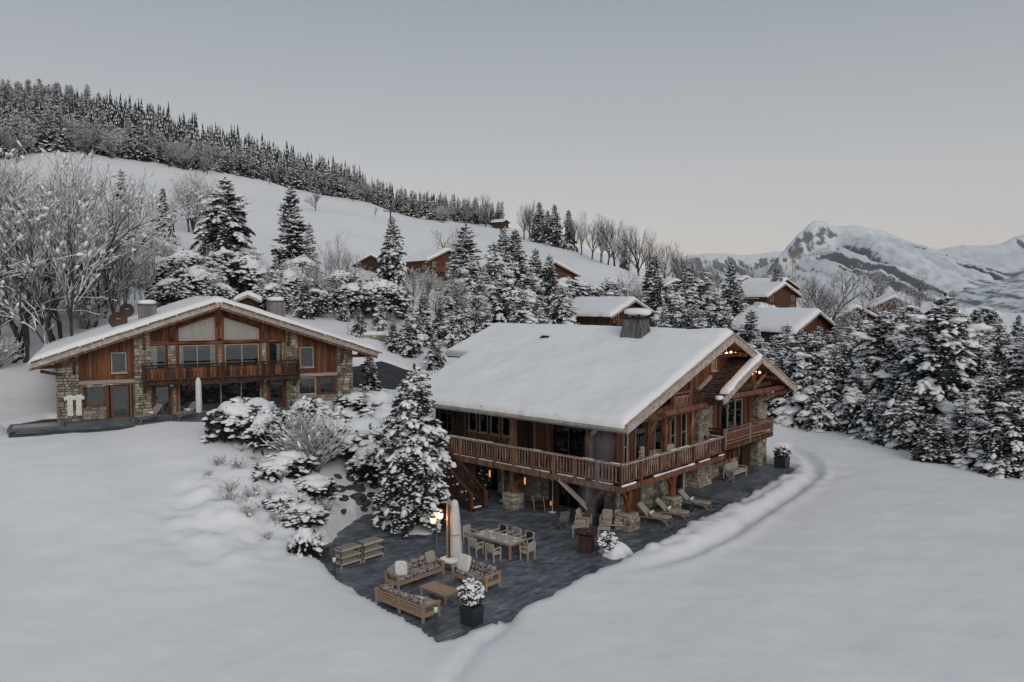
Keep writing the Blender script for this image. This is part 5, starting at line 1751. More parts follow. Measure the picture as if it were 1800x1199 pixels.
# hanging lanterns under the deck edge
for (w, t, lb) in ((-.05, 9.4, "small hanging lantern glowing under the balcony edge, farther one"), (-.05, 6.6, "small hanging lantern glowing under the balcony edge, nearer one")):
    o = thing("hanging_lantern", lb, "lantern", put(w, t, 1.75), CH_A, "hanging lanterns under the balcony")
    MB().box((0, 0, .25), (.07, .07, .40)).build("glow", 'candle', o)
    MB().box((0, 0, .49), (.15, .15, .04)).box((0, 0, 0), (.15, .15, .04)).build("frame", 'dark_metal', o)
    MB().tube((0, 0, .5), (0, 0, .68), .012, .012, 5).build("hook", 'dark_metal', o)
o = thing("floor_lantern", "tall warm-lit lantern standing by the ground floor door", "lantern", put(2.45, 6.7, 0), CH_A)
MB().box((0, 0, .18), (.07, .07, .26)).build("glow", 'candle', o)
MB().box((0, 0, .02), (.18, .18, .04)).box((0, 0, .36), (.18, .18, .04)).build("frame", 'dark_metal', o)
# dark potted tree under the deck by the stair
pot_plant("dark potted tree in the shade under the balcony beside the stair", put(1.1, 10.9, 0), CH_A, .5, .5, (0, 0, 1.25), (.4, .4, .75), 130, .06, 8, .16, .14)

# ================================================================== vegetation
class Batch:
    """Many transformed copies of small templates, gathered into one mesh."""
    def __init__(self):
        self.v, self.f, self.n = [], [], 0
    def add(self, tv, tf, A, pos):
        """A: (k,3,3) rows = images of x,y,z axes; pos: (k,3)."""
        A, pos = np.asarray(A, dtype=np.float64), np.asarray(pos, dtype=np.float64)
        if len(A) == 0:
            return
        V = np.einsum('ni,kij->knj', tv, A) + pos[:, None, :]
        k, n = len(A), len(tv)
        F = (tf[None] + (np.arange(k) * n)[:, None, None] + self.n).reshape(-1, 3)
        self.v.append(V.reshape(-1, 3))
        self.f.append(F)
        self.n += k * n
    def mesh(self, name, mat, smooth):
        if not self.v:
            return np_mesh(name, np.zeros((3, 3)), np.array([[0, 1, 2]]), mat, smooth)
        return np_mesh(name, np.concatenate(self.v), np.concatenate(self.f), mat, smooth)

def spray_template(seed):
    """A drooping fan of needles along +x, ragged on both sides."""
    r = random.Random(seed)
    v, f = [], []
    sp = [(0, 0, 0), (.33, 0, .02), (.66, 0, -.03), (1.0, 0, -.14)]
    v += sp
    for i in range(3):
        for sgn in (-1, 1):
            for q in range(2):
                a = i + (q + .5) / 2 * 1.0
                x0 = a * .33
                w = (.34 - .07 * i) * r.uniform(.8, 1.3)
                k = len(v)
                z = sp[i][2]
                v += [(x0 - .10, sgn * .01, z), (x0 + .10, sgn * .01, z - .01), (x0 + .16 + r.uniform(-.05, .08), sgn * w, z - .12 - r.uniform(0, .20))]
                f.append((k, k + 1, k + 2))
        k = len(v)
        x0 = .2 + .3 * i
        v += [(x0 - .13, 0, 0), (x0 + .15, 0, -.04), (x0 + r.uniform(-.05, .1), r.uniform(-.08, .08), -.30 - r.uniform(0, .16))]
        f.append((k, k + 1, k + 2))
    return np.array(v), np.array(f)
SPRAYS = [spray_template(i) for i in range(4)]

def pad_template(seed, ns=4, na=6):
    """A lump of snow, long along +x, rounded above, ragged below."""
    r = random.Random(seed)
    v, f = [], []
    for i in range(ns):
        u = i / (ns - 1)
        prof = math.sin(math.pi * (.08 + .84 * u)) ** .6
        for k in range(na):
            a = math.pi * 2 * k / na
            y, z = math.cos(a) * .36 * prof, math.sin(a) * (.25 if math.sin(a) > 0 else .13) * prof
            j = 1 + r.uniform(-.38, .38)
            v.append((u - .05 * 0 + r.uniform(-.04, .04), y * j, z * j - .13 * u * u))
    for i in range(ns - 1):
        for k in range(na):
            a, b = i * na + k, i * na + (k + 1) % na
            f += [(a, b, b + na), (a, b + na, a + na)]
    f += [(0, k + 1, k) for k in range(1, na - 1)]
    o = (ns - 1) * na
    f += [(o, o + k, o + k + 1) for k in range(1, na - 1)]
    return np.array(v), np.array(f)
PADS = [pad_template(i) for i in range(5)]
FLECK = (np.array([(-.5, -.1, 0), (.05, -.42, -.06), (.55, .05, -.1), (-.05, .45, -.04), (0, 0, .24)]), np.array([(0, 1, 4), (1, 2, 4), (2, 3, 4), (3, 0, 4)]))
PADS_LO = [pad_template(i + 20, 3, 4) for i in range(3)]

def basis(d, roll=0.0, s=(1, 1, 1)):
    d = d.normalized()
    up = Vector((0, 0, 1))
    y = up.cross(d)
    if y.length < .05:
        y = Vector((0, 1, 0))
    y.normalize()
    z = d.cross(y).normalized()
    if roll:
        q = Matrix.Rotation(roll, 3, d)
        y, z = q @ y, q @ z
    return [tuple(d * s[0]), tuple(y * s[1]), tuple(z * s[2])]

def conifer_mesh(name, seed, H, Rb, snow=.62, low=.0, dens=1.0, fat=1.0, droop=.5, ragged=.25, big=.3, fine=1.0, lumpy=.5, power=.82, fleck=.55, bigk=1.0):
    r = random.Random(seed)
    A = [[] for _ in SPRAYS]
    Pn = [[] for _ in SPRAYS]
    As, Ps = [[] for _ in PADS], [[] for _ in PADS]
    Af, Pf = [], []
    lean = Vector((r.uniform(-.02, .02), r.uniform(-.02, .02), 0))
    z = H * (.05 + low)
    az = r.uniform(0, 6)
    while z < H * .985:
        u = z / H
        rad = Rb * (1 - u) ** power * (1 + r.uniform(-ragged, ragged)) + .12
        nb = max(3, int(round((6.5 - 2.5 * u) * dens)))
        for b in range(nb):
            az += 2.4 + r.uniform(-.35, .35)
            nv = Vector((math.cos(az) * 1.1 + seed * 3.7, math.sin(az) * 1.1, z * .42))
            L = rad * r.uniform(.8, 1.1) * (1 + lumpy * mnoise.noise(nv))
            patch = .5 + 1.5 * mnoise.noise(nv * 1.25 + Vector((0, 31, 7)))
            d0 = Vector((math.cos(az), math.sin(az), .25 + .5 * u - droop * (1 - u) * .5))
            o = Vector((lean.x * z, lean.y * z, z + r.uniform(-.12, .12)))
            n = max(2, int(L / .34 * fine) + 1)
            p, d = o.copy(), d0.normalized()
            step = L / n
            mass = snow * (.38 + .72 * u) * max(.06, min(1.6, patch * 1.8)) * r.uniform(.8, 1.2)
            hs = max(.7, min(1.5, .6 + patch))
            for i in range(n):
                q = p + d * step
                d = (d + Vector((0, 0, -droop * .34 * (i + 1) / n + (.12 if i > n * .7 else 0)))).normalized()
                fr = (i + 1) / n
                if fr > .22:
                    sl = (.30 + .42 * (1 - abs(fr - .55))) * min(1.1, .42 + L * .34) * fat * (1 if fat < 1.3 else .45 + .55 * (1 - u))
                    for sgn in (-1, 1):
                        td = (Matrix.Rotation(sgn * r.uniform(.6, 1.1), 3, 'Z') @ d + Vector((0, 0, -.22))).normalized()
                        k = r.randrange(len(SPRAYS))
                        s_ = sl * r.uniform(.75, 1.25)
                        A[k].append(basis(td, r.uniform(-.3, .3), (s_, s_ * 1.1, s_ * 1.15)))
                        Pn[k].append(tuple(q))
                        for qq in range(3):
                            if r.random() < fleck * (.35 + .65 * min(1, patch + .35)):
                                e = q + td * (s_ * r.uniform(0, 1.0)) + Vector((r.gauss(0, .10), r.gauss(0, .10), 0)) * s_ * 1.6
                                f_ = r.uniform(.10, .27) * (.7 + .5 * fat)
                                Af.append(basis(Vector((r.gauss(0, 1), r.gauss(0, 1), .05)), 0, (f_ * r.uniform(.8, 1.5), f_, f_ * r.uniform(.7, 1.3))))
                                Pf.append((e.x, e.y, e.z + .02 - .06 * qq))
                        if r.random() < mass * .8:
                            for qq in range(2):
                                k = r.randrange(len(PADS))
                                m = s_ * r.uniform(.45, .8) * hs
                                As[k].append(basis(Vector((r.gauss(0, 1) + td.x, r.gauss(0, 1) + td.y, td.z * .7 + r.gauss(0, .2))), r.uniform(-.6, .6), (m * .85, m * r.uniform(.7, 1.3), m * r.uniform(.5, 1.1))))
                                e = q + td * (s_ * .45 * qq)
                                Ps[k].append((e.x, e.y, e.z + .04 - .05 * qq))
                p = q
            k = r.randrange(len(SPRAYS))
            s_ = (.35 + .12 * L) * fat
            A[k].append(basis(d, 0, (s_, s_, s_)))
            Pn[k].append(tuple(p))
            if r.random() < mass * 1.15:
                k = r.randrange(len(PADS))
                As[k].append(basis(d, 0, (s_ * .95, s_ * .9, s_ * .9)))
                Ps[k].append((p.x, p.y, p.z + .03))
            if r.random() < big * mass and L > .5:
                bd = (p - o).normalized()
                for qq in range(6):
                    k = r.randrange(len(PADS))
                    m = min(.95, L * .42) * hs * r.uniform(.6, 1.15) * bigk
                    c = o + (p - o) * r.uniform(.25, .85) + Vector((-bd.y, bd.x, 0)) * r.gauss(0, .2)
                    As[k].append(basis(bd + Vector((r.gauss(0, .25), r.gauss(0, .25), r.gauss(0, .12))), r.uniform(-.4, .4), (m, m * r.uniform(.7, 1.3), m * .7)))
                    Ps[k].append((c.x, c.y, c.z + .08))
        z += (.34 - .10 * u) / dens ** .5 * (H / 12) ** .5
    # leader
    for k in range(3):
        A[k].append(basis(Vector((r.uniform(-.12, .12), r.uniform(-.12, .12), 1)), r.uniform(0, 3), (.75, .3, .3)))
        Pn[k].append((lean.x * H, lean.y * H, H - .45))
    As[0].append(basis(Vector((.2, 0, 1)), 0, (.4, .5, .5)))
    Ps[0].append((lean.x * H, lean.y * H, H - .4))
    tk = MB()
    for i in range(4):
        a, b = H * .97 * i / 4, H * .97 * (i + 1) / 4
        f = lambda q: max(.02, .022 * H * (1 - q / H) + .015)
        tk.tube((lean.x * a, lean.y * a, a - (.6 if i == 0 else 0)), (lean.x * b, lean.y * b, b), f(a), f(b), 7, cap=False)
    bn, bs = Batch(), Batch()
    for k in range(len(SPRAYS)):
        bn.add(SPRAYS[k][0], SPRAYS[k][1], A[k], Pn[k])
    for k in range(len(PADS)):
        bs.add(PADS[k][0], PADS[k][1], As[k], Ps[k])
    bs.add(FLECK[0], FLECK[1], Af, Pf)
    return tk.mesh("trunk", 'bark', True), bn.mesh("crown", 'needles', False), bs.mesh("snow", 'snow_tree', True), H

CON = [conifer_mesh("spruce", 101, 12, 2.9, .50, droop=.85, big=.5, lumpy=.6),
       conifer_mesh("spruce", 102, 12, 3.4, .50, droop=.95, big=.7, ragged=.3, lumpy=.8, dens=1.05, bigk=1.55),
       conifer_mesh("spruce", 103, 12, 2.3, .45, droop=.6, ragged=.3),
       conifer_mesh("spruce", 104, 12, 3.1, .68, droop=1.0, big=.9, ragged=.35, dens=.95, lumpy=.8, bigk=1.5),
       conifer_mesh("spruce", 105, 12, 1.9, .70, droop=.6, ragged=.35, dens=.8),
       conifer_mesh("spruce", 106, 12, 2.7, .30, droop=.7, ragged=.3, lumpy=.6)]

def put_tree(kind, cat, meshes, x, y, h, label, group, wide=1.0, rz=0.0, z=None, sink=.25):
    tk, cr, sn, H0 = meshes
    s = h / H0
    o = thing(kind, label, cat, (x, y, (gz(x, y) if z is None else z) - sink), rz, group)
    o.scale = (s * wide, s * wide, s)
    obj("trunk", tk, o)
    c = obj("crown", cr, o, kind="stuff")
    obj("snow", sn, c, kind="stuff")
    return o

rt = random.Random(77)
def spruce(px, top, d, v, wide=1.0, label=None, group="snowy spruces", minh=2.5):
    x = sight(px, d)
    y = d
    h = max(minh, level(top, d) - gz(x, y) + .25)
    return put_tree("spruce_tree", "spruce", CON[v], x, y, h, label, group, wide, rt.uniform(0, 6.28))

# the spruce on the terrace, in its ring of snow
BIG = conifer_mesh("spruce", 223, 8.6, 2.55, .46, low=.11, droop=1.0, big=.22, ragged=.25, dens=1.25, fat=.85, fine=1.35, lumpy=.5, fleck=.95)
x, y = put(-6.0, 9.3)[:2]
put_tree("spruce_tree", "spruce", BIG, x, y, 8.75, "heavily snow-laden spruce growing through the terrace in a ring of snow", None, 1.0, .7, z=0.0, sink=.1)
def heap(name, label, cat, loc, r_, h, seed, rz=0.0, kind=None):
    n, m = 36, 10
    pts, fs = [], []
    for i in range(m + 1):
        q = i / m
        for k in range(n):
            a = 2 * math.pi * k / n
            w = r_ * q * (1 + .14 * math.sin(3 * a + seed) + .08 * math.sin(7 * a + 2 * seed))
            z = h * (1 - q ** 2.2) * (1 + .25 * float(fbm(w * math.cos(a) / .4, w * math.sin(a) / .4, 3, seed)))
            pts.append((w * math.cos(a), w * math.sin(a), z - .04 * (i == m)))
    for i in range(m):
        for k in range(n):
            j = (k + 1) % n
            fs.append((i * n + k, (i + 1) * n + k, (i + 1) * n + j, i * n + j))
    o = MB().add(pts, fs).build(name, 'snow', None, True, loc)
    return tag(o, label, cat)
heap("snow_heap", "round patch of snow around the foot of the terrace spruce", "snow heap", (x, y, 0), 1.25, .22, 4)
heap("snow_heap", "small snow heap under the slumped shrub beside the fire bowl", "snow heap", put(-2.2, -1.15, -.3), .95, .85, 7)

TL = "snow-laden spruce of the right tree line, "
FRONT = [(1368, 628, 70, 5, 1.0, TL + "first beside the porch gable"), (1418, 588, 69, 1, 1.0, TL + "tall, just right of the potted plant"),
         (1468, 612, 67, 0, 1.0, TL + "left of the white snow wedge"), (1512, 640, 65, 3, 1.05, TL + "with a white snow wedge at its foot"),
         (1556, 548, 66, 1, .95, TL + "tall and broad, right of the snow wedge"), (1598, 668, 59.5, 0, 1.15, TL + "low one in front of the tallest"),
         (1655, 522, 60, 1, 1.0, TL + "the tallest, with dark open crown"), (1700, 690, 55.5, 3, 1.15, TL + "low, below the tallest one's right side"),
         (1745, 648, 56, 0, 1.1, TL + "between the tallest and the frame's right edge"), (1788, 690, 51.5, 1, 1.15, TL + "low one nearest the right edge of the picture"),
         (1822, 570, 57, 3, 1.1, TL + "cut by the right edge of the picture"), (1640, 730, 55.5, 5, 1.35, TL + "small bushy one at the snow's edge"), (1560, 735, 60.5, 5, 1.3, TL + "small one beside the snow wedge"), (1760, 765, 51.5, 0, 1.5, TL + "smallest at the right end")]
FRONT += [(1442, 668, 66.5, 3, 1.2, TL + "lower one between the two by the potted plant"), (1490, 690, 65.5, 0, 1.2, TL + "dark low one just left of the snow wedge"), (1535, 690, 62.5, 1, 1.2, TL + "low broad one right of the snow wedge"),
          (1625, 610, 62, 3, 1.1, TL + "left shoulder of the tallest one"), (1690, 600, 60.5, 0, 1.1, TL + "right shoulder of the tallest one"), (1720, 740, 53.5, 1, 1.3, TL + "low front one with hanging branches"), (1580, 640, 63.5, 0, 1.1, TL + "behind the low one, left of the tallest"), (1675, 760, 54.6, 0, 1.5, TL + "bushy at the snow's edge below the tallest")]
for px, top, d, v, wd, lb in FRONT:
    spruce(px, top, d, v, wd * 1.22, lb, "spruces of the right tree line")
for px, top, d, v, wd in [(1320, 548, 86, 5, .9), (1347, 602, 80, 3, 1), (1392, 620, 76, 0, 1), (1442, 592, 78, 1, 1), (1492, 590, 78, 3, 1), (1532, 575, 76, 0, 1), (1585, 590, 74, 4, 1.1), (1618, 585, 72, 1, 1),
                          (1700, 575, 70, 3, 1), (1725, 600, 66, 0, 1.0), (1770, 585, 72, 1, 1), (1812, 600, 66, 0, 1), (1475, 560, 95, 4, 1.1), (1510, 555, 98, 0, .9), (1575, 545, 100, 3, 1), (1632, 560, 95, 4, 1),
                          (1690, 558, 96, 0, 1), (1742, 570, 100, 1, 1), (1790, 555, 102, 5, .9), (1440, 575, 92, 0, 1)]:
    spruce(px, top, d, v, wd * 1.25, "snowy spruce in the dense stand behind the right tree line", "spruces behind the right tree line")
for px, top, d, v, wd in [(1150, 452, 118, 5, .85), (1178, 500, 106, 3, 1), (1208, 468, 116, 0, .95), (1236, 478, 118, 3, 1), (1258, 515, 102, 1, 1), (1284, 466, 114, 5, .8), (1300, 505, 105, 0, 1), (1196, 530, 96, 1, 1), (1222, 535, 94, 0, 1), (1275, 540, 94, 3, 1), (1168, 540, 98, 0, 1), (1365, 470, 170, 5, .8)]:
    spruce(px, top, d, v, wd * 1.15, "snowy spruce behind the big chalet's ridge, right of the chimney", "spruces behind the big chalet's right half")
for px, top, d, v, wd in [(822, 398, 118, 4, 1.25), (866, 430, 112, 3, .9), (886, 402, 128, 0, .7), (908, 408, 126, 5, .8), (930, 470, 102, 3, 1), (965, 452, 112, 0, .9), (985, 505, 100, 1, 1), (842, 485, 96, 3, 1), (795, 548, 84, 3, 1), (742, 520, 84, 5, .9),
                          (765, 590, 74, 1, 1), (708, 505, 96, 3, .9), (640, 505, 96, 3, 1.1), (880, 490, 92, 1, 1), (918, 512, 90, 3, 1), (948, 520, 92, 0, 1), (812, 520, 90, 0, 1), (785, 500, 104, 3, .9), (715, 560, 78, 0, 1.0), (855, 540, 84, 3, 1.0)]:
    spruce(px, top, d, v, wd * 1.2, "snowy spruce in the grove behind the big chalet's left half", "spruces behind the big chalet's left half")
spruce(400, 318, 120, 1, 1.25, "broad dark spruce standing alone above the left chalet's ridge")
spruce(513, 336, 135, 2, 1.15, "slender dark spruce on the slope right of the broad one")
spruce(545, 395, 130, 4, 1.0, "smaller spruce close to the right of the slender dark spruce")
spruce(692, 385, 140, 0, .95, "dark spruce in front of the hillside chalets below the power pole")
spruce(292, 335, 150, 5, .8, "narrow dark spruce behind the chalet on the left slope")
spruce(218, 303, 155, 4, 1.0, "thin frosted spruce high on the left slope")
spruce(650, 622, 63, 5, 1.25, "small dark spruce beside the cleared drive", minh=2)

# ------------------------------------------------------------------ bare trees
def seg_batch(segs, mat, sides, name, smooth=True):
    """segs: list of (p, q, r0, r1)."""
    n = len(segs)
    P = np.array([s[0] for s in segs])
    Q = np.array([s[1] for s in segs])
    r0 = np.array([s[2] for s in segs])[:, None]
    r1 = np.array([s[3] for s in segs])[:, None]
    d = Q - P
    d /= np.maximum(np.linalg.norm(d, axis=1, keepdims=True), 1e-6)
    ref = np.where(np.abs(d[:, 2:3]) < .9, np.array([[0, 0, 1.0]]), np.array([[1.0, 0, 0]]))
    s = np.cross(d, ref)
    s /= np.maximum(np.linalg.norm(s, axis=1, keepdims=True), 1e-6)
    u = np.cross(s, d)
    ring = []
    for k in range(sides):
        a = 2 * math.pi * k / sides
        ring.append((math.cos(a) * s + math.sin(a) * u))
    V = np.stack([P + r0 * g for g in ring] + [Q + r1 * g for g in ring], 1)
    f = []
    for k in range(sides):
        j = (k + 1) % sides
        f += [(k, j, sides + j), (k, sides + j, sides + k)]
    F = (np.array(f)[None] + (np.arange(n) * 2 * sides)[:, None, None]).reshape(-1, 3)
    return np_mesh(name, V.reshape(-1, 3), F, mat, smooth)

def snow_batch(segs, name, thick, cover, rnd, clump=0.0):
    v, f = [], []
    pk, pp = [], []
    for p, q, r0, r1 in segs:
        d = q - p
        hz = math.hypot(d.x, d.y)
        if hz < .22 * d.length or rnd.random() > cover:
            continue
        s = Vector((-d.y, d.x, 0)).normalized()
        w0, w1 = r0 + thick * rnd.uniform(.5, 1), r1 + thick * rnd.uniform(.4, 1)
        h0, h1 = r0 + thick * rnd.uniform(.6, 1.5), r1 + thick * rnd.uniform(.6, 1.5)
        k = len(v)
        if clump and rnd.random() < clump:
            pk.append(basis(d, rnd.uniform(-1, 1), (rnd.uniform(.16, .5),) * 3))
            pp.append(tuple(q))
        v += [p + s * w0, p - s * w0, p + Vector((0, 0, h0 * 1.5)), q + s * w1, q - s * w1, q + Vector((0, 0, h1 * 1.5))]
        f += [(k, k + 3, k + 5), (k, k + 5, k + 2), (k + 1, k + 2, k + 5), (k + 1, k + 5, k + 4), (k, k + 1, k + 4), (k, k + 4, k + 3)]
    V, F = np.array([tuple(a) for a in v]), np.array(f)
    if pk:
        b = Batch()
        b.v.append(V)
        b.f.append(F)
        b.n = len(V)
        for k in range(3):
            b.add(PADS_LO[k][0], PADS_LO[k][1], pk[k::3], pp[k::3])
        return b.mesh(name, 'snow_tree', False)
    return np_mesh(name, V, F, 'snow_tree', False)

def bare_mesh(seed, H, spread=.5, stems=1, levels=5, twig=1.0, snow=.03, cover=.8, up=.35, thin=1.0, first=.25, clump=0.0, wig=.13):
    r = random.Random(seed)
    big, small = [], []
    def grow(p, d, L, rad, lev):
        n = (5 if lev == 0 else 3) if lev < 2 else 2
        for i in range(n):
            d = (d + Vector((r.gauss(0, wig), r.gauss(0, wig), up * .12 + r.gauss(0, wig * .4)))).normalized()
            q = p + d * (L / n)
            ra, rb = rad * (1 - .35 * i / n), rad * (1 - .35 * (i + 1) / n)
            (big if lev < 2 else small).append((p.copy(), q.copy(), ra, rb))
            p = q
            if lev < levels - 1 and (i > 0 or lev > 0):
                for _ in range(r.choice((1, 1, 2)) if lev < 3 else r.choice((1, 2))):
                    a = r.uniform(.4, .95) * spread * 1.7
                    ax = d.cross(Vector((r.gauss(0, 1), r.gauss(0, 1), r.gauss(0, 1)))).normalized()
                    nd = (Matrix.Rotation(a, 3, ax) @ d + Vector((0, 0, up * .35))).normalized()
                    grow(p, nd, L * r.uniform(.48, .72), max(.008 * thin, rb * .62), lev + 1)
        if lev < levels - 1:
            grow(p, d, L * .62, max(.008 * thin, rad * .55), lev + 1)
    for s in range(stems):
        a = 6.28 * s / stems + r.uniform(-.4, .4)
        t_ = 0 if stems == 1 else r.uniform(.10, .32)
        d = Vector((math.cos(a) * t_, math.sin(a) * t_, 1)).normalized()
        b = Vector((math.cos(a) * .25, math.sin(a) * .25, -.5)) if stems > 1 else Vector((0, 0, -.5))
        grow(b, d, H * (.42 if stems == 1 else r.uniform(.34, .46)), .0155 * H * thin * (1 if stems == 1 else .62), 0)
    zmax = max(q.z for _, q, _, _ in big + small)
    k = H / zmax
    sc = lambda L_: [(p * k, q * k, a, b) for p, q, a, b in L_]
    big, small = sc(big), sc(small)
    sn = snow_batch(big + small, "snow", snow, cover, r, clump)
    return seg_batch(big, 'bark', 5, "trunk"), seg_batch(small, 'twig', 3, "crown", False), sn, H

BARE = [bare_mesh(301, 15, .52, 4, 5, snow=.018, cover=.55, clump=.20, wig=.24, thin=1.15, up=.25), bare_mesh(302, 15, .44, 3, 5, snow=.018, cover=.55, clump=.18, wig=.24, thin=1.15), bare_mesh(303, 15, .5, 1, 5, snow=.018, cover=.55, clump=.2, wig=.24, thin=1.2),
        bare_mesh(304, 15, .36, 2, 5, snow=.02, cover=.8, clump=.15, wig=.16, thin=.9), bare_mesh(305, 12, .55, 1, 6, snow=.02, cover=.4, thin=1.5, wig=.17), bare_mesh(306, 15, .33, 1, 5, snow=.015, cover=.3, thin=1.3),
        bare_mesh(307, 15, .4, 2, 5, snow=.015, cover=.35, thin=1.2), bare_mesh(308, 10, .62, 5, 5, snow=.03, cover=.7, thin=1.2, up=.2, clump=.15)]
def bare(px, top, d, v, wide, label, group, base=None):
    x, y = sight(px, d), d
    h = max(2.0, level(top, d) - gz(x, y) + .2)
    return put_tree("bare_tree", "bare tree", BARE[v], x, y, h, label, group, wide, rt.uniform(0, 6.28))
for px, top, d, v, wd in [(-20, 262, 70, 0, 1), (28, 270, 64, 0, 1.0), (62, 275, 74, 2, 1), (95, 262, 68, 1, 1.1), (118, 258, 62, 3, .9), (150, 285, 72, 0, .9), (182, 300, 76, 1, .8), (10, 330, 82, 2, 1.1), (75, 330, 84, 0, 1), (135, 340, 86, 2, 1), (235, 380, 86, 3, .8), (-45, 300, 62, 1, 1)]:
    bare(px, top, d, v, wd, "tall frosted bare tree in the clump left of the left chalet", "frosted trees left of the left chalet")
for px, top, d, v, wd in [(198, 400, 70, 5, .5), (222, 430, 74, 5, .5), (272, 395, 90, 3, .8), (255, 440, 80, 3, .7)]:
    bare(px, top, d, v, wd, "slim bare tree between the frosted clump and the satellite dishes", "slim trees behind the satellite dishes")
for px, top, d, v, wd in [(-15, 262, 200, 2, 1.1), (20, 275, 180, 0, 1.1), (55, 268, 205, 2, 1.1), (85, 290, 165, 0, 1.1), (125, 285, 185, 2, 1.1), (155, 300, 170, 0, 1), (185, 292, 195, 2, 1), (215, 330, 150, 0, 1), (250, 318, 180, 2, 1), (30, 330, 130, 2, 1.1), (100, 330, 125, 0, 1), (310, 330, 175, 2, 1), (165, 345, 120, 2, 1)]:
    bare(px, top, d, v, wd, "frosted bare tree on the upper left slope below the forest", "frosted trees on the upper left slope")
bare(345, 292, 180, 0, 1.3, "wide many-stemmed bare tree on the left slope below the forest", "bare trees on the slope")
bare(370, 305, 190, 2, 1.2, "bare tree overlapping the wide many-stemmed one on the left slope", "bare trees on the slope")
for px, top, d, v, wd, lb in [(478, 315, 330, 5, .8, "tiny bare tree in the open snow left of the round bare tree"), (556, 332, 290, 4, 1.0, "small round bare tree alone in the open snow slope"),
                              (624, 322, 370, 4, 1.1, "bare tree at the upper edge of the meadow, first of two"), (640, 312, 385, 4, 1.0, "bare tree at the upper edge of the meadow, second of two"),
                              (662, 362, 340, 5, .6, "thin sapling on the upper meadow near the power pole"), (780, 388, 200, 2, 1.1, "pale frosted bare tree above the hillside chalet"), (798, 398, 205, 3, 1.0, "second pale frosted bare tree above the hillside chalet"),
                              (853, 340, 420, 4, .8, "tall bare tree on the crest left of the snowy hut"), (825, 352, 430, 4, 1.0, "bare tree among the conifers on the crest"),
                              (1455, 458, 105, 4, 1.35, "large round-crowned bare tree right of centre behind the chalets"), (1502, 500, 108, 2, 1.2, "leaning bare tree right of the large round-crowned one"),
                              (1612, 472, 150, 6, 1.1, "bare tree with narrow crown in front of the big mountain"), (1535, 472, 190, 4, 1.2, "bare tree with fan crown left of the narrow one before the mountain"),
                              (1368, 450, 230, 2, 1.2, "frosted bare tree near the construction crane"), (600, 408, 112, 3, .8, "slim frosted tree with bare stems right of the slender spruces"), (575, 420, 118, 3, .9, "pale bare tree behind the left chalet's right slope"),
                              (620, 430, 110, 2, .9, "frosted tree above the retaining wall"), (1100, 462, 150, 2, 1.0, "frosted leafless tree at the lower end of the meadow"), (1650, 505, 160, 2, 1.1, "bare tree on the right before the valley"), (1570, 495, 170, 2, 1.2, "pale bare tree in the gap before the mountain")]:
    bare(px, top, d, v, wd, lb, "single bare trees")
for k, (px, top, d) in enumerate([(921, 352, 372), (930, 356, 368), (938, 360, 360), (1022, 372, 330), (1040, 382, 322), (1056, 378, 315), (1080, 372, 300), (1104, 395, 290), (1122, 385, 282), (1138, 400, 276), (1165, 420, 268), (1182, 425, 262), (1200, 432, 258), (1220, 440, 254), (1068, 385, 308), (1090, 400, 292), (1010, 378, 335), (1240, 450, 250), (1262, 458, 246), (1152, 430, 262), (1192, 450, 250), (1232, 462, 240)]):
    bare(px, top, d, (5, 6, 5, 3)[k % 4], .95, "tall bare tree in the row along the meadow's right edge", "row of bare trees at the meadow edge")
for px, top, d, v, wd in [(948, 358, 358, 5, 1), (963, 372, 350, 2, 1), (975, 362, 345, 5, .9), (1000, 372, 338, 5, .9), (958, 385, 352, 0, 1), (1098, 425, 270, 5, .8)]:
    spruce(px, top, d, v, wd, "dark spruce among the bare trees along the meadow's edge", "spruces in the meadow edge row")

for k, (px, top, d, v, wd) in enumerate([(565, 470, 100, 0, .9), (590, 480, 94, 2, .9), (612, 500, 90, 3, .9), (655, 470, 104, 0, .9), (672, 500, 92, 2, 1), (725, 470, 100, 3, 1), (748, 460, 112, 0, 1), (770, 480, 100, 2, 1), (800, 470, 106, 3, 1), (835, 500, 92, 2, 1),
                                         (860, 470, 108, 0, 1), (900, 500, 98, 2, .9), (940, 490, 108, 3, .9), (985, 500, 118, 0, .9), (1005, 510, 120, 2, 1), (1120, 480, 140, 0, 1), (1140, 500, 125, 2, 1), (1330, 500, 150, 2, 1), (1290, 490, 160, 0, 1), (1255, 480, 170, 3, 1), (250, 385, 100, 2, 1), (280, 400, 104, 0, .9), (310, 410, 100, 3, 1), (335, 440, 96, 2, 1), (205, 370, 104, 0, 1), (315, 455, 84, 3, .7), (365, 450, 86, 2, .8), (385, 470, 82, 3, .7), (415, 455, 90, 0, .7), (450, 450, 88, 2, .8), (470, 465, 84, 3, .7), (500, 440, 92, 0, .8), (540, 450, 90, 2, .8), (555, 440, 96, 3, .8), (440, 430, 108, 0, .9), (360, 420, 112, 2, 1),
                                         (1410, 500, 150, 2, 1), (1480, 500, 140, 3, 1), (1545, 515, 130, 2, 1.1), (1590, 510, 140, 0, 1), (1690, 530, 130, 2, 1), (1345, 470, 210, 4, 1.1), (1320, 465, 230, 4, 1.1), (1420, 480, 200, 4, 1)]):
    bare(px, top, d, v, wd, "frosted leafless tree in the belt of trees behind the chalets", "frosted trees behind the chalets")
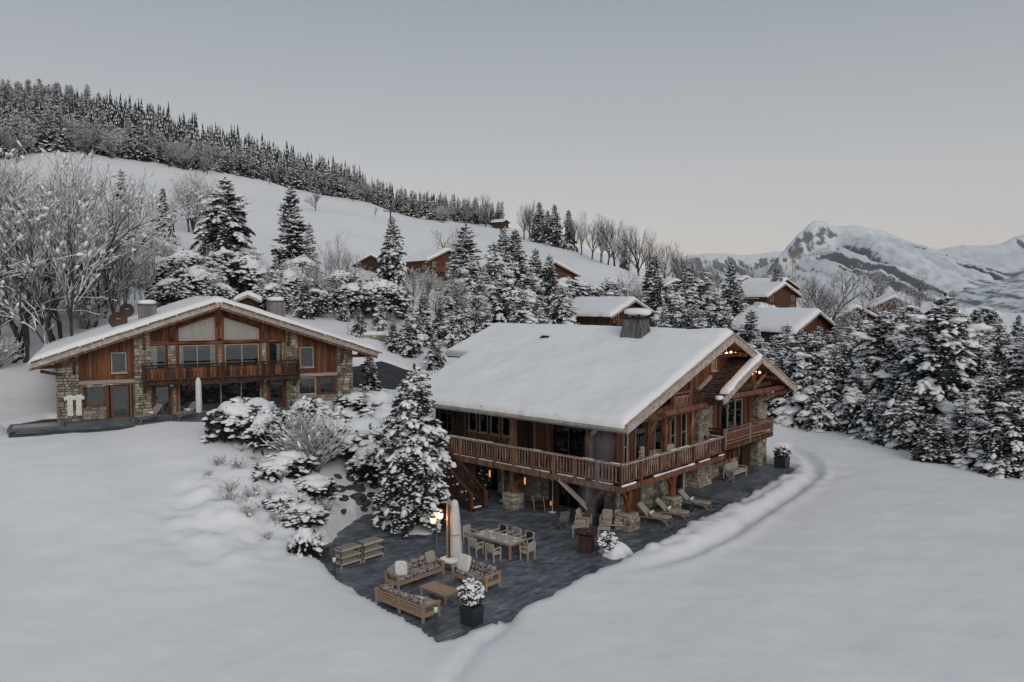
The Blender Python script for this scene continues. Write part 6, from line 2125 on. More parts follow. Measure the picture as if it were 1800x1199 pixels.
for px, top, d, v, wd in [(365, 478, 84, 3, 1.0), (455, 470, 90, 0, .9), (495, 480, 86, 3, 1.0), (535, 490, 84, 0, 1.0), (320, 480, 86, 0, .9), (575, 500, 92, 3, 1.0), (605, 520, 86, 0, 1.0), (632, 540, 80, 5, 1.0), (668, 530, 84, 3, 1), (690, 560, 78, 0, .9), (725, 540, 80, 3, 1), (775, 530, 88, 0, 1), (830, 450, 108, 3, 1), (850, 470, 100, 0, 1), (895, 450, 112, 3, 1), (940, 440, 122, 0, .9), (1000, 520, 106, 3, 1), (800, 440, 130, 0, .8)]:
    spruce(px, top, d, v, wd * 1.1, "snowy spruce in the grove behind the two chalets", "spruces in the grove between the chalets")
for px, top, d, v, wd in [(1384, 572, 85, 3, 1.1), (1410, 580, 84, 0, 1.1), (1456, 588, 84, 1, 1.1), (1362, 590, 84, 0, 1.1), (1335, 585, 84, 3, 1), (1478, 580, 86, 0, 1), (1500, 565, 92, 3, 1.1), (1545, 560, 90, 1, 1.1), (1600, 560, 90, 0, 1.1), (1650, 570, 88, 3, 1.1), (1720, 560, 88, 1, 1.1), (1760, 560, 90, 3, 1.1), (1800, 575, 88, 0, 1)]:
    spruce(px, top, d, v, wd * 1.15, "snowy spruce in the dense stand behind the right tree line", "spruces behind the right tree line")

# ------------------------------------------------------------------ shrubs
def shrub_mesh(seed, rad, n, snow_p, cap, leaf=1.0, leaf_p=1.0, capk=1.0):
    r = random.Random(seed)
    A = [[] for _ in SPRAYS]
    P = [[] for _ in SPRAYS]
    As, Ps = [[] for _ in PADS], [[] for _ in PADS]
    for i in range(n):
        while True:
            p = Vector((r.uniform(-1, 1), r.uniform(-1, 1), r.uniform(-.55, 1)))
            if .45 < p.length < 1:
                break
        nn = mnoise.noise(p * 1.7 + Vector((seed, 0, 0)))
        p = p * (1 + .45 * nn)
        q = Vector((p.x * rad[0], p.y * rad[1], rad[2] * (.5 + .5 * p.z)))
        d = Vector((p.x + r.gauss(0, .5), p.y + r.gauss(0, .5), .2 + r.gauss(0, .5)))
        k = r.randrange(4)
        s_ = r.uniform(.28, .55) * leaf
        if r.random() < leaf_p:
            A[k].append(basis(d, r.uniform(-1, 1), (s_, s_, s_)))
            P[k].append(tuple(q))
        if r.random() < snow_p * (.25 + .75 * max(0, p.z)) * max(.15, 1 + 2.2 * mnoise.noise(p * 2.3 + Vector((0, seed, 5)))):
            k = r.randrange(5)
            m = s_ * r.uniform(.8, 1.5)
            As[k].append(basis(Vector((d.x, d.y, 0.05)), 0, (m, m, m * .9)))
            Ps[k].append((q.x, q.y, q.z + .10))
    for c in range(cap):
        a = r.uniform(0, 6.28)
        rr_ = r.uniform(0, .55)
        k = r.randrange(5)
        m = r.uniform(.9, 1.6) * rad[0] * .6 * capk
        zz = rad[2] * (.5 + .5 * math.sqrt(max(.1, 1 - rr_ ** 2))) - .05
        As[k].append(basis(Vector((math.cos(a), math.sin(a), -.05)), 0, (m, m * 1.5, m * 1.1)))
        Ps[k].append((math.cos(a) * rr_ * rad[0] - math.cos(a) * m * .5, math.sin(a) * rr_ * rad[1] - math.sin(a) * m * .5, zz))
    bn, bs = Batch(), Batch()
    for k in range(4):
        bn.add(SPRAYS[k][0], SPRAYS[k][1], A[k], P[k])
    for k in range(5):
        bs.add(PADS[k][0], PADS[k][1], As[k], Ps[k])
    st = MB()
    for k in range(8):
        a = r.uniform(0, 6.28)
        st.tube((0, 0, -.5), (math.cos(a) * rad[0] * .6, math.sin(a) * rad[1] * .6, rad[2] * .7), .04, .015, 5, cap=False)
    return st.mesh("trunk", 'bark', True), bn.mesh("crown", 'needles', False), bs.mesh("snow", 'snow_tree', True), rad[2]
SHR = [shrub_mesh(401, (1.5, 1.5, 2.6), 700, .7, 5, capk=1.45), shrub_mesh(402, (1.7, 1.4, 2.1), 640, .75, 6, capk=1.45), shrub_mesh(403, (1.3, 1.3, 2.0), 520, .9, 7, capk=1.4),
       shrub_mesh(404, (2.4, 2.4, 4.6), 1500, .85, 3, .95), shrub_mesh(405, (2.8, 2.3, 3.8), 1400, 1.0, 4, .95)]
def shrub(px, py, d, v, h, wide, label, group=None):
    x = sight(px, d)
    return put_tree("evergreen_shrub", "shrub", SHR[v], x, d, h, label, group, wide, rt.uniform(0, 6.28), sink=.35)
GS = "snow-capped evergreen shrub on the bank, "
for px, d, v, h, wd, lb in [(408, 47.0, 0, 2.45, 1.05, GS + "leftmost with a large snow dome"), (440, 48.5, 1, 2.35, 1.0, GS + "behind the leftmost, with the highest white cap"), (468, 46.5, 0, 2.2, 1.0, GS + "low dark one right of the leftmost"),
                            (535, 50.0, 0, 2.35, .85, GS + "tall one below the left chalet's right door"), (566, 50.5, 2, 1.9, 1.1, GS + "wide one right of the tall one"), (598, 50.0, 0, 2.3, 1.0, GS + "dark one below the left chalet's right corner"),
                            (640, 49.0, 2, 2.6, 1.1, GS + "white one left of the terrace spruce"), (652, 47.0, 0, 2.4, 1.0, GS + "dark one tucked under the terrace spruce"), (575, 47.8, 2, 2.4, 1.1, GS + "low one above the rocks"), (690, 53.5, 2, 2.6, 1.2, GS + "beside the stair behind the terrace spruce"),
                            (660, 57.5, 1, 1.9, 1.2, GS + "right of the stone chalet below the drive"), (628, 58.0, 2, 1.5, 1.3, GS + "at the stone chalet's right foot"), (505, 43.6, 2, 1.5, 1.2, GS + "low white one below the fan of twigs, left"), (545, 42.6, 2, 1.3, 1.25, GS + "low white one below the fan of twigs, right"), (470, 42.6, 2, 1.2, 1.25, GS + "half buried on the drifted slope"), (528, 39.0, 2, 1.15, 1.3, GS + "half buried just above the barbecue"), (490, 39.6, 2, 1.0, 1.3, GS + "half buried, lowest on the slope")]:
    shrub(px, 0, d, v, h, wd, lb, "snow-capped shrubs on the bank")
for k, (px, d, h) in enumerate([(300, 80, 3.6), (345, 84, 4.4), (392, 82, 3.4), (428, 88, 5.0), (478, 84, 4.0), (515, 92, 5.2), (556, 86, 4.6), (330, 98, 4.5), (400, 104, 5), (470, 104, 4), (615, 88, 5), (670, 92, 5.0), (280, 96, 4.0), (600, 108, 5), (530, 108, 5),
                                (1020, 150, 5), (1045, 155, 4.5), (1075, 158, 5), (1005, 165, 5), (990, 140, 6), (1100, 150, 5), (1130, 140, 5), (975, 130, 6), (1340, 130, 5), (1300, 135, 5), (1520, 118, 3.6), (1600, 122, 3.5), (1680, 120, 3.5), (1730, 122, 3.5), (1480, 130, 4.0), (1440, 135, 4)]):
    shrub(px, 0, d, (3, 4)[k % 2], h * rt.uniform(.7, 1.05), .95, "rounded snow-covered bush on the slope behind the chalets", "snow-covered bushes behind the chalets")
# fan of frosted twigs in front of the shrubs
def twig_bush(seed, n, H, spread):
    r = random.Random(seed)
    segs = []
    for i in range(n):
        a = r.uniform(0, 6.28)
        t_ = abs(r.gauss(0, spread))
        p = Vector((r.uniform(-.2, .2), r.uniform(-.2, .2), -.3))
        d = Vector((math.cos(a) * t_, math.sin(a) * t_, 1)).normalized()
        L = H * r.uniform(.7, 1.1)
        for k in range(5):
            q = p + d * (L / 5)
            segs.append((p.copy(), q.copy(), .022 - .003 * k, .019 - .003 * k))
            if k > 1:
                for _ in range(3):
                    e = (d + Vector((r.gauss(0, .5), r.gauss(0, .5), r.gauss(.1, .3)))).normalized()
                    segs.append((q.copy(), q + e * H * r.uniform(.08, .2), .01, .006))
            d = (d + Vector((math.cos(a) * .12, math.sin(a) * .12, r.gauss(-.02, .05)))).normalized()
            p = q
    return seg_batch(segs[:n], 'twig', 4, "stems"), seg_batch(segs, 'twig', 3, "twigs", False), snow_batch(segs, "snow", .018, .85, r, .05 if n > 50 else .03), H
TB = [twig_bush(501, 110, 3.2, .55), twig_bush(502, 26, 1.2, .5)]
def twigs(x, y, v, h, label, group, name="twig_bush"):
    st, tw, sn, H0 = TB[v]
    o = thing(name, label, "bush", (x, y, gz(x, y) - .05), rt.uniform(0, 6.28), group)
    o.scale = (h / H0,) * 3
    c = obj("twigs", tw, o, kind="stuff")
    obj("snow", sn, c, kind="stuff")
twigs(sight(548, 45.5), 45.5, 0, 3.2, "fan-shaped bush of frosted twigs in front of the evergreen shrubs", None)
twigs(sight(516, 46.3), 46.3, 0, 2.7, "smaller fan of frosted twigs left of the large one", None)
for px, d in [(430, 37.5), (400, 40.5), (470, 40), (455, 43), (505, 36.5), (380, 43), (520, 40.5), (545, 39.2), (420, 45), (490, 42), (360, 41.5), (530, 37.0), (570, 41.5), (555, 36.4), (545, 37.6), (412, 42.5), (437, 40.2), (480, 38.2), (500, 44), (440, 44.2), (515, 38.8), (463, 36.8), (395, 38.5)]:
    twigs(sight(px, d), d, 1, rt.uniform(.35, .95), "small tuft of bare twigs poking out of the drifted snow bank", "twig tufts on the snow bank", "twig_tuft")
for k, (px, d, h) in enumerate([(-10, 62, 2.6), (150, 72, 3), (190, 80, 3.2), (60, 76, 3.5), (300, 100, 4), (235, 95, 4.5)]):
    twigs(sight(px, d), d, 0, h, "frosted twig thicket at the foot of the left tree clump", "frosted thicket under the left tree clump")
# snowy shrub beside the barbecue
x, y = put(-13.4, 8.6)[:2]
put_tree("evergreen_shrub", "shrub", SHR[2], x, y, 1.7, "low snowy shrub beside the stone barbecue in the terrace corner", None, .55, 1.0, z=0.1, sink=.2)
# rocks in the bank
rk = []
for s in range(4):
    r = random.Random(600 + s)
    bm = bmesh.new()
    bmesh.ops.create_icosphere(bm, subdivisions=2, radius=.5)
    for v in bm.verts:
        n_ = mnoise.noise(v.co * 2.2 + Vector((s * 7, 0, 0)))
        v.co *= 1 + .45 * n_
        v.co.z *= .6
    me = bpy.data.meshes.new("boulder")
    bm.to_mesh(me)
    bm.free()
    me.materials.append(M['rock'])
    rk.append(me)
for k, (px, py, s) in enumerate([(592, 862, .8), (600, 880, .75), (628, 862, .9), (640, 845, 1.2), (615, 842, .8), (652, 858, .7), (660, 835, 1.3), (575, 880, .6), (625, 880, .9), (590, 842, .6), (655, 885, .7), (648, 875, .5), (612, 862, .6), (672, 850, .9), (640, 896, .6), (598, 905, .5), (635, 905, .5), (668, 872, .6)]):
    # walk along the sight line until it meets the bank
    d = 38.0
    while d < 56 and level(py, d) > gz(sight(px, d), d):
        d += .1
    x = sight(px, d)
    o = obj("boulder", rk[k % 4], None, (x, d, gz(x, d) - .06 * s))
    o.scale = (s * 1.15, s * 1.0, s * 1.0)
    o.rotation_euler = (rt.uniform(-.3, .3), rt.uniform(-.3, .3), rt.uniform(0, 6))
    tag(o, "dark boulder showing through the snow bank left of the terrace spruce", "boulder", "boulders in the snow bank")

# ================================================================== background
# ------------------------------------------------------------------ forest on the left ridge
FAR = [conifer_mesh("spruce", 701 + i, 12, (1.75, 1.45, 1.9, 1.6)[i], (.55, .6, .45, .75)[i], droop=.7, ragged=.25, dens=.6, fat=1.5, fine=.5, big=.1, lumpy=.3, power=1.0, fleck=.3) for i in range(4)]
def mini_conifer(seed):
    """A small far-off spruce: stacked ragged skirts, some of them white."""
    r = random.Random(seed)
    nv, nf, sv, sf = [], [], [], []
    for k in range(7):
        z0 = 12 * (.06 + .125 * k)
        rad = 1.75 * (1 - k / 7.6)
        n = 7
        tip = (r.uniform(-.1, .1), r.uniform(-.1, .1), z0 + 12 * .21)
        ph = r.uniform(0, 6)
        ring = [(rad * r.uniform(.65, 1.15) * math.cos(ph + 6.283 * i / n), rad * r.uniform(.65, 1.15) * math.sin(ph + 6.283 * i / n), z0 - r.uniform(0, .5)) for i in range(n)]
        b = len(nv)
        nv += [tip] + ring
        nf += [(b, b + 1 + i, b + 1 + (i + 1) % n) for i in range(n)]
        for i in range(n):
            if r.random() < .55:
                p, q = Vector(ring[i]), Vector(ring[(i + 1) % n])
                t_ = Vector(tip)
                m = p.lerp(q, .5)
                a, c = p.lerp(m, r.uniform(.1, .5)).lerp(t_, .1), q.lerp(m, r.uniform(.1, .5)).lerp(t_, .1)
                e = m.lerp(t_, r.uniform(.45, .7))
                o_ = (m - Vector((0, 0, m.z))).normalized() * .06 + Vector((0, 0, .08))
                b2 = len(sv)
                sv += [tuple(a + o_), tuple(c + o_), tuple(e + o_)]
                sf.append((b2, b2 + 1, b2 + 2))
    return np.array(nv), np.array(nf), np.array(sv), np.array(sf)
rf_ = random.Random(91)
EDGE = [(-120, 235), (0, 258), (100, 272), (200, 292), (320, 308), (450, 330), (560, 362), (650, 390), (668, 400), (800, 424), (880, 440), (905, 445)]
def edge_d(px):
    for (a, da), (b, db) in zip(EDGE[:-1], EDGE[1:]):
        if a <= px <= b:
            return da + (db - da) * (px - a) / (b - a)
    return EDGE[-1][1]
cand = []
for k in range(4200):
    px = rf_.uniform(-110, 885)
    e = edge_d(px)
    depth = 145 if px < 300 else (130 - (px - 300) * .22 if px < 640 else 45)
    d = e + rf_.random() ** 1.1 * depth
    if 640 < px < 668 and rf_.random() < .7:
        continue
    if px > 820 and rf_.random() < .55:
        continue
    cand.append((d, px))
cand.sort()
kept, cells = [], {}
for d, px in cand:
    x = sight(px, d)
    key = (round(x / 3.4), round(d / 4.4))
    if key in cells:
        continue
    cells[key] = 1
    kept.append((x, d, px))
zs = ground_h(np.array([k[0] for k in kept]), np.array([k[1] for k in kept]))
H = [(rf_.triangular(7, 18, 11) if px < 640 else rf_.uniform(8, 14)) * (1 - .3 * (rf_.random() < .3)) for _, _, px in kept]

# the ones that rise highest into view stay individuals
order = sorted(range(len(kept)), key=lambda i: -((zs[i] + H[i] - CAM_H) / kept[i][1] - .75 * (kept[i][1] - edge_d(kept[i][2])) / 4000))
near = sorted(range(len(kept)), key=lambda i: kept[i][1] - edge_d(kept[i][2]))
single = set(near[:150])
for i in order:
    if len(single) >= 280:
        break
    single.add(i)
bt, bn, bs = Batch(), Batch(), Batch()
MINI = [mini_conifer(711 + i) for i in range(4)]
An, Pn_ = [], []
for i, (x, d, px) in enumerate(kept):
    if i in single:
        lb = "dark spruce of the forest on the left ridge" if px < 650 else "small dark spruce of the wood on the middle crest"
        put_tree("spruce_tree", "spruce", FAR[rf_.randrange(4)], x, d, H[i], lb, "spruces of the ridge forest" if px < 650 else "spruces of the crest wood", rf_.uniform(.9, 1.25), rf_.uniform(0, 6), z=float(zs[i]))
    else:
        s = H[i] / 12
        a = rf_.uniform(0, 6.28)
        An.append([(s * math.cos(a), s * math.sin(a), 0), (-s * math.sin(a), s * math.cos(a), 0), (0, 0, s)])
        Pn_.append((x, d, zs[i]))
if An:
    for k, (nv_, nf_, sv_, sf_) in enumerate(MINI):
        bn.add(nv_, nf_, An[k::4], Pn_[k::4])
        bs.add(sv_, sf_, An[k::4], Pn_[k::4])
    o = obj("forest", bn.mesh("forest", 'needles', False), kind="stuff")
    o["label"] = "dense snowy conifer forest filling the ridge behind its front trees"
    o["category"] = "forest"
    q = obj("forest_snow", bs.mesh("forest_snow", 'snow_tree', False), o, kind="stuff")
for k in range(46):
    px = rf_.uniform(-60, 420) if k < 34 else rf_.uniform(420, 880)
    d = edge_d(px) - rf_.uniform(-12, 10)
    x = sight(px, d)
    put_tree("bare_tree", "bare tree", BARE[(0, 2, 4, 6)[k % 4]], x, d, rf_.uniform(8, 14), "bare tree at the lower edge of the ridge forest", "bare trees at the forest edge", 1.15, rf_.uniform(0, 6))

# ------------------------------------------------------------------ mountains
def mountain_mat(name, rock, snow, thr, soft, nscale):
    m, nt, b = new_mat(name)
    L = nt.links.new
    g = N(nt, "ShaderNodeNewGeometry")
    sp = N(nt, "ShaderNodeSeparateXYZ")
    L(g.outputs["Normal"], sp.inputs[0])
    tc = N(nt, "ShaderNodeTexCoord")
    mp = N(nt, "ShaderNodeMapping")
    mp.inputs["Scale"].default_value = (1, 1, .7)
    nz = N(nt, "ShaderNodeTexNoise")
    nz.inputs["Scale"].default_value = nscale
    nz.inputs["Detail"].default_value = 9
    nz.inputs["Roughness"].default_value = .65
    L(tc.outputs["Object"], mp.inputs[0])
    L(mp.outputs[0], nz.inputs["Vector"])
    mr = N(nt, "ShaderNodeMath", operation='MULTIPLY_ADD')
    mr.inputs[1].default_value = 1.0
    L(nz.outputs["Fac"], mr.inputs[0])
    sb = N(nt, "ShaderNodeMath", operation='SUBTRACT')
    L(sp.outputs[2], mr.inputs[2])
    L(mr.outputs[0], sb.inputs[0])
    sb.inputs[1].default_value = .5
    rp = ramp(nt, [(thr - soft, rock), (thr + soft, snow)])
    L(sb.outputs[0], rp.inputs[0])
    L(rp.outputs[0], b.inputs["Base Color"])
    b.inputs["Roughness"].default_value = .85
    b.inputs["Specular IOR Level"].default_value = .1
    return m
M['peak'] = mountain_mat("peak_rock_and_snow", (.155, .16, .17), (.76, .78, .81), .57, .05, .018)
M['range'] = mountain_mat("range_rock_and_snow", (.155, .16, .17), (.74, .765, .80), .62, .05, .012)
M['wooded'] = mountain_mat("wooded_slope", (.15, .17, .18), (.70, .73, .76), .96, .12, .016)

def interp(px, prof):
    return np.interp(px, [p[0] for p in prof], [p[1] for p in prof])
def massif(name, prof, d_front, d_crest, base, mat, rough, cliff, seed, n=(300, 110), bands=(), back=1500):
    """A mountain whose crest line follows prof (bearing, elevation); it falls to the valley in front and behind."""
    a, b = prof[0][0], prof[-1][0]
    U_ = np.linspace(a, b, n[0])
    T_ = np.linspace(-.28, 1, n[1])
    PX, T = np.meshgrid(U_, T_, indexing='ij')
    D = np.where(T >= 0, d_crest + (d_front - d_crest) * T, d_crest - back * T / .28)
    X = (PX - 900) / 1370 * d_crest * (1 - .12 * T)
    crest = CAM_H + (525 - interp(PX, prof)) / 1370 * d_crest
    drop = np.clip(np.abs(T), 0, 1)
    cl = interp(PX, cliff)
    f = (1 - drop) ** 1.25
    f = f * (1 - cl * sstep(0, .07, drop) * (1 - drop))
    Z = base + (crest - base) * f
    amp = rough * (crest - base) * np.sin(np.pi * np.clip(drop, 0, 1)) ** .7
    rid = 0
    s, am = 1.0, 1.0
    for o_ in range(6):
        q = 1 - np.abs(2 * vnoise(X / (900 / s) + seed, D / (1100 / s), seed + o_) - 1)
        rid = rid + am * (q - .5)
        s, am = s * 2.1, am * .52
    fine = 0
    s, am = 1.0, 1.0
    for o_ in range(3):
        q = 1 - np.abs(2 * vnoise(X / (80 / s) + seed, D / (150 / s), seed + 30 + o_) - 1)
        fine = fine + am * (q - .5)
        s, am = s * 2.2, am * .5
    Z = Z + amp * rid + np.clip(drop * 14, 0, 1) * fine * 22 + (drop < .02) * fine * 9
    for (band, A_, wd) in bands:                     # cliff bands crossing the slope
        bp = [b_[0] for b_ in band]
        tb = interp(PX, band)
        win = sstep(bp[0], bp[0] + 18, PX) * (1 - sstep(bp[-1] - 18, bp[-1], PX))
        nb = (vnoise(X / 60, D * 0 + seed, seed + 50) - .5) * .05 + (vnoise(X / 17, D * 0, seed + 51) - .5) * .022
        am_ = A_ * np.maximum(0, 2.3 * vnoise(X / 42, D * 0 + 3, seed + 52) - .55)
        Z = Z - am_ * win * sstep(-wd, wd, T - tb + nb) * (1 - np.clip(T, 0, 1)) ** .5
    ii = np.arange(n[0] * n[1]).reshape(n)
    F = np.stack([ii[:-1, :-1], ii[:-1, 1:], ii[1:, 1:], ii[1:, :-1]], -1).reshape(-1, 4)
    return obj(name, np_mesh(name, np.stack([X, D, Z], -1).reshape(-1, 3), F, mat, True), kind="structure")
massif("mountain_peak", [(1330, 520), (1365, 452), (1380, 440), (1386, 428), (1400, 413), (1412, 402), (1420, 394), (1428, 390), (1446, 391), (1456, 398), (1468, 399), (1500, 399), (1540, 405), (1580, 420), (1610, 431), (1660, 446), (1720, 470), (1780, 505), (1850, 545)],
       2600, 5200, -110, 'peak', .10, [(1330, .22), (1385, .30), (1450, .26), (1480, .05), (1900, .03)], 5, n=(360, 170),
       bands=[([(1395, .10), (1470, .09)], 45, .012), ([(1400, .17), (1465, .16)], 40, .012), ([(1495, .16), (1530, .20), (1575, .27)], 20, .007), ([(1500, .03), (1545, .05), (1575, .045)], 24, .008), ([(1552, .12), (1590, .10), (1650, .25), (1720, .42), (1790, .6)], 36, .010), ([(1560, .22), (1640, .33), (1700, .48)], 26, .009), ([(1540, .36), (1580, .38)], 36, .012), ([(1590, .04), (1625, .08), (1680, .18)], 30, .01)])
massif("mountain_range", [(1120, 475), (1200, 452), (1240, 447), (1270, 446), (1300, 450), (1340, 446), (1380, 442), (1440, 438), (1520, 450), (1600, 460)],
       5200, 7600, -100, 'range', .08, [(1100, .2), (1700, .2)], 11, n=(240, 120), bands=[([(1130, .05), (1600, .05)], 90, .012), ([(1130, .14), (1600, .13)], 60, .012)])
massif("mountain_shoulder", [(1560, 470), (1640, 441), (1690, 432), (1720, 433), (1755, 430), (1780, 418), (1810, 408), (1860, 392), (1930, 372), (2100, 350)],
       3900, 6800, -110, 'range', .09, [(1500, .03), (1750, .06), (1800, .15), (2100, .2)], 17, n=(240, 130), bands=[([(1765, .03), (1850, .06), (2000, .08)], 60, .01), ([(1720, .2), (1800, .16), (1900, .2)], 50, .012), ([(1690, .3), (1760, .34), (1850, .3)], 50, .012)])
massif("mountain_foothill", [(1480, 562), (1560, 540), (1640, 508), (1700, 492), (1760, 496), (1800, 484), (1850, 470), (1900, 450), (2100, 430)],
       1900, 3600, -90, 'wooded', .16, [(1400, .05), (2200, .15)], 23, n=(200, 90))

# ------------------------------------------------------------------ chalets farther off
def small_chalet(name, label, px, d, zr, W, Dp, slope, wall_h, heading, wood='old_wood', stone=True, wins=3, balcony=True, over=.9, glow=0, x=None, chim=True, sink=0, group=None):
    """Ridge along local y; gable front at local y=0 facing -y. zr: ridge height."""
    x = sight(px, d) if x is None else x
    top = W / 2 * slope
    z0 = zr - top - wall_h
    o = thing(name, label, "chalet", (x, d, z0 - sink), heading, group or "chalets in the background")
    zf = lambda u: wall_h + top - abs(u) * slope
    h = W / 2 - over
    m = MB()
    m.add([(-h, 0, -3), (h, 0, -3), (h, 0, zf(h) - .15), (0, 0, zf(0) - .15), (-h, 0, zf(h) - .15), (-h, Dp, -3), (h, Dp, -3), (h, Dp, zf(h) - .15), (0, Dp, zf(0) - .15), (-h, Dp, zf(h) - .15)],
          [(0, 1, 2, 3, 4), (9, 8, 7, 6, 5), (0, 4, 9, 5), (1, 6, 7, 2)])
    m.build("wall", wood, o)
    if stone:
        MB().box((0, Dp / 2, wall_h * .18 - 1.5), (2 * h + .12, Dp + .12, wall_h * .36 + 3)).build("plinth", 'mortar', o)
    rm = MB()
    for a, b in ((-W / 2, -.002), (.002, W / 2)):
        slab(rm, a, b, -over, Dp + over, zf, .16)
    rfo = rm.build("roof", 'dark_wood', o)
    snow_sheet(rfo, "roof_snow", -W / 2 - .05, W / 2 + .05, 40, lambda u: (-over - .05, Dp + over), 24, zf, T=.5, edge=.5, seed=int(px))
    for a in (-W / 2, W / 2):
        MB().beam((a, -over - .02, zf(a) - .12), (0, -over - .02, zf(0) - .12), .08, .26).build("verge_board", 'verge_wood', rfo)
    fc = Face('x', 0.0)
    for lev in range(2):
        zc = wall_h * .25 + lev * wall_h * .52
        for k in range(wins):
            s = -h * .72 + (2 * h * .72) * k / max(1, wins - 1)
            if abs(s) + .4 < h:
                window(o, fc, s - .42, s + .42, zc, zc + 1.1, 'frame_pale', nv=1, n=.05, sill=False)
    if balcony:
        b = MB().box((0, -.5, wall_h * .58), (2 * h, 1.0, .14)).build("balcony", 'old_wood', o)
        n = int(2 * h / .25)
        for k in range(n):
            piece("balcony_plank", 'old_wood', b, (-h + .12 + .25 * k, -.98, wall_h * .58 + .5), (.21, .05, .85))
        MB().beam((-h, -1, wall_h * .58 + .98), (h, -1, wall_h * .58 + .98), .12, .1).build("handrail", 'rail_wood', b)
    for sx in (-.9, 0, .9):
        MB().beam((sx * h, -over + .05, zf(sx * h) - .35), (sx * h, .3, zf(sx * h) - .35), .2, .22).build("purlin", 'dark_wood', rfo)
    if glow:
        for k in range(glow):
            MB().soft((-h * .6 + k * .7, -.12, wall_h * .62), (.2, .1, .16), n=4, sq=1).build("lit_lamp", 'candle', o, True)
    if chim:
        c = MB().box((W * .12, Dp * .5, zf(W * .12) + .5), (.9, .9, 1.5)).build("chimney", 'grey_wood', o)
        MB().soft((W * .12, Dp * .5, zf(W * .12) + 1.4), (1.0, 1.0, .4), n=6, sq=.7).build("snow_cap", 'snow', c, True)
    return o
small_chalet("chalet", "small chalet just behind the big chalet's roof ridge, beside its chimney", 1108, 104, 12.35, 9.5, 9.5, .46, 3.4, R(40), chim=True, wins=3)
small_chalet("chalet", "chalet with warm brown gable right of the big chalet, half behind spruces", 1430, 96, 10.9, 9.0, 10, .55, 4.4, R(32), wood='old_wood', glow=0, chim=False)
small_chalet("chalet", "hillside chalet with pale balcony below the power pole", 786, 172, 23.2, 11, 10, .45, 5.6, R(38), wins=3)
small_chalet("chalet", "dark gabled hillside chalet left of the one with pale balcony", 655, 186, 22.9, 11, 9, .52, 4.5, R(-8), wood='dark_wood', wins=2)
small_chalet("chalet", "chalet half hidden by a spruce at the foot of the meadow", 972, 152, 19.6, 11, 8, .48, 4.5, R(20), wins=3)
small_chalet("shed", "small snow-roofed shed in the trees behind the big chalet's right half", 1186, 158, 16.2, 6.5, 6, .45, 2.2, R(10), wood='dark_wood', stone=False, wins=0, balcony=False, chim=False)
small_chalet("chalet", "chalet with low twin gables left of the large round bare tree, left part", 1356, 150, 14.9, 8, 8, .6, 3.5, R(25), wins=2, chim=False, balcony=False)
small_chalet("chalet", "chalet with low twin gables left of the large round bare tree, right part", 1374, 147, 15.3, 9, 8, .55, 3.5, R(25), wins=2, chim=False, balcony=False)
small_chalet("chalet", "upper chalet under the construction crane with brown gable", 1378, 195, 17.4, 11, 11, .45, 4.5, R(34), wood='old_wood', wins=2)
small_chalet("chalet", "tiny brown gabled chalet left of the one under the crane", 1310, 205, 18.2, 7.5, 7, .55, 3.5, R(10), wood='old_wood', wins=2, balcony=False, chim=False)
small_chalet("chalet", "dark brown chalet behind the frosted trees on the left slope", 245, 122, 22.6, 16, 12, .42, 5.0, R(12), wood='dark_wood', wins=4)
small_chalet("shed", "small dark roofed hut peeking over the left chalet's ridge", 437, 82, 12.9, 2.8, 3, .45, 1.8, R(10), wood='dark_wood', stone=False, wins=0, balcony=False, chim=False, over=.35)
small_chalet("hut", "snowy hut alone on the crest of the hill", 888, 428, 56.0, 9, 6, .35, 1.8, R(60), wood='dark_wood', stone=False, wins=0, balcony=False, chim=False, sink=.5)
small_chalet("barn", "long low snow-roofed barn at the far right above the spruces", 1740, 215, 9.6, 13, 16, .35, 2.6, R(95), wins=0, balcony=False, chim=False)
small_chalet("chalet", "snow-roofed chalet behind the leaning bare tree on the right", 1500, 128, 11.2, 11, 9, .42, 3.6, R(15), wins=2, chim=False)
small_chalet("chalet", "chalet with dark gable in the right background by the narrow bare tree", 1570, 160, 12.9, 9, 9, .5, 3.5, R(-15), wins=2, chim=False)

# ------------------------------------------------------------------ crane, pole, retaining wall
cx, cd = sight(1394, 300), 300
o = thing("tower_crane", "thin yellow construction crane in front of the mountains", "crane", (cx, cd, gz(cx, cd) - 1), R(-14))
ht = level(455, 300) - gz(cx, cd) + 1
m = MB()
for a in (-1, 1):
    for b in (-1, 1):
        m.beam((a * .5, b * .5, 0), (a * .5, b * .5, ht), .14, .14)
for k in range(int(ht / 1.4)):
    z = k * 1.4
    for a in (-1, 1):
        m.beam((-.5, a * .5, z), (.5, a * .5, z + 1.4), .09, .09).beam((a * .5, -.5, z), (a * .5, .5, z + 1.4), .09, .09)
M['crane'] = noisy("crane_paint", [(0.3, (.34, .20, .055)), (0.7, (.42, .26, .08))], nscale=2, rough=.6)
m.build("mast", 'crane', o)
m = MB()
for a in (-1, 1):
    m.beam((-4, a * .4, ht), (15, a * .4, ht + 2.2), .14, .14)
m.beam((-4, 0, ht + 1), (15, 0, ht + 2.6), .12, .12)
for k in range(13):
    f = k / 13
    m.beam((-4 + 19 * f, -.4, ht + 2.2 * f), (-4 + 19 * f + .7, 0, ht + 1 + 1.6 * f), .08, .08).beam((-4 + 19 * f + .7, 0, ht + 1 + 1.6 * f), (-4 + 19 * f + 1.4, .4, ht + 2.2 * f + .15), .08, .08)
m.build("jib", 'crane', o)
MB().box((-3.4, 0, ht - .6), (1.4, 1.0, 1.2)).build("counterweight", 'grey_stone', o)
px_, pd = sight(688, 152), 152
o = thing("power_pole", "wooden power pole with T-shaped crossarm rising behind the dark spruce", "power pole", (px_, pd, gz(px_, pd) - .5), R(8))
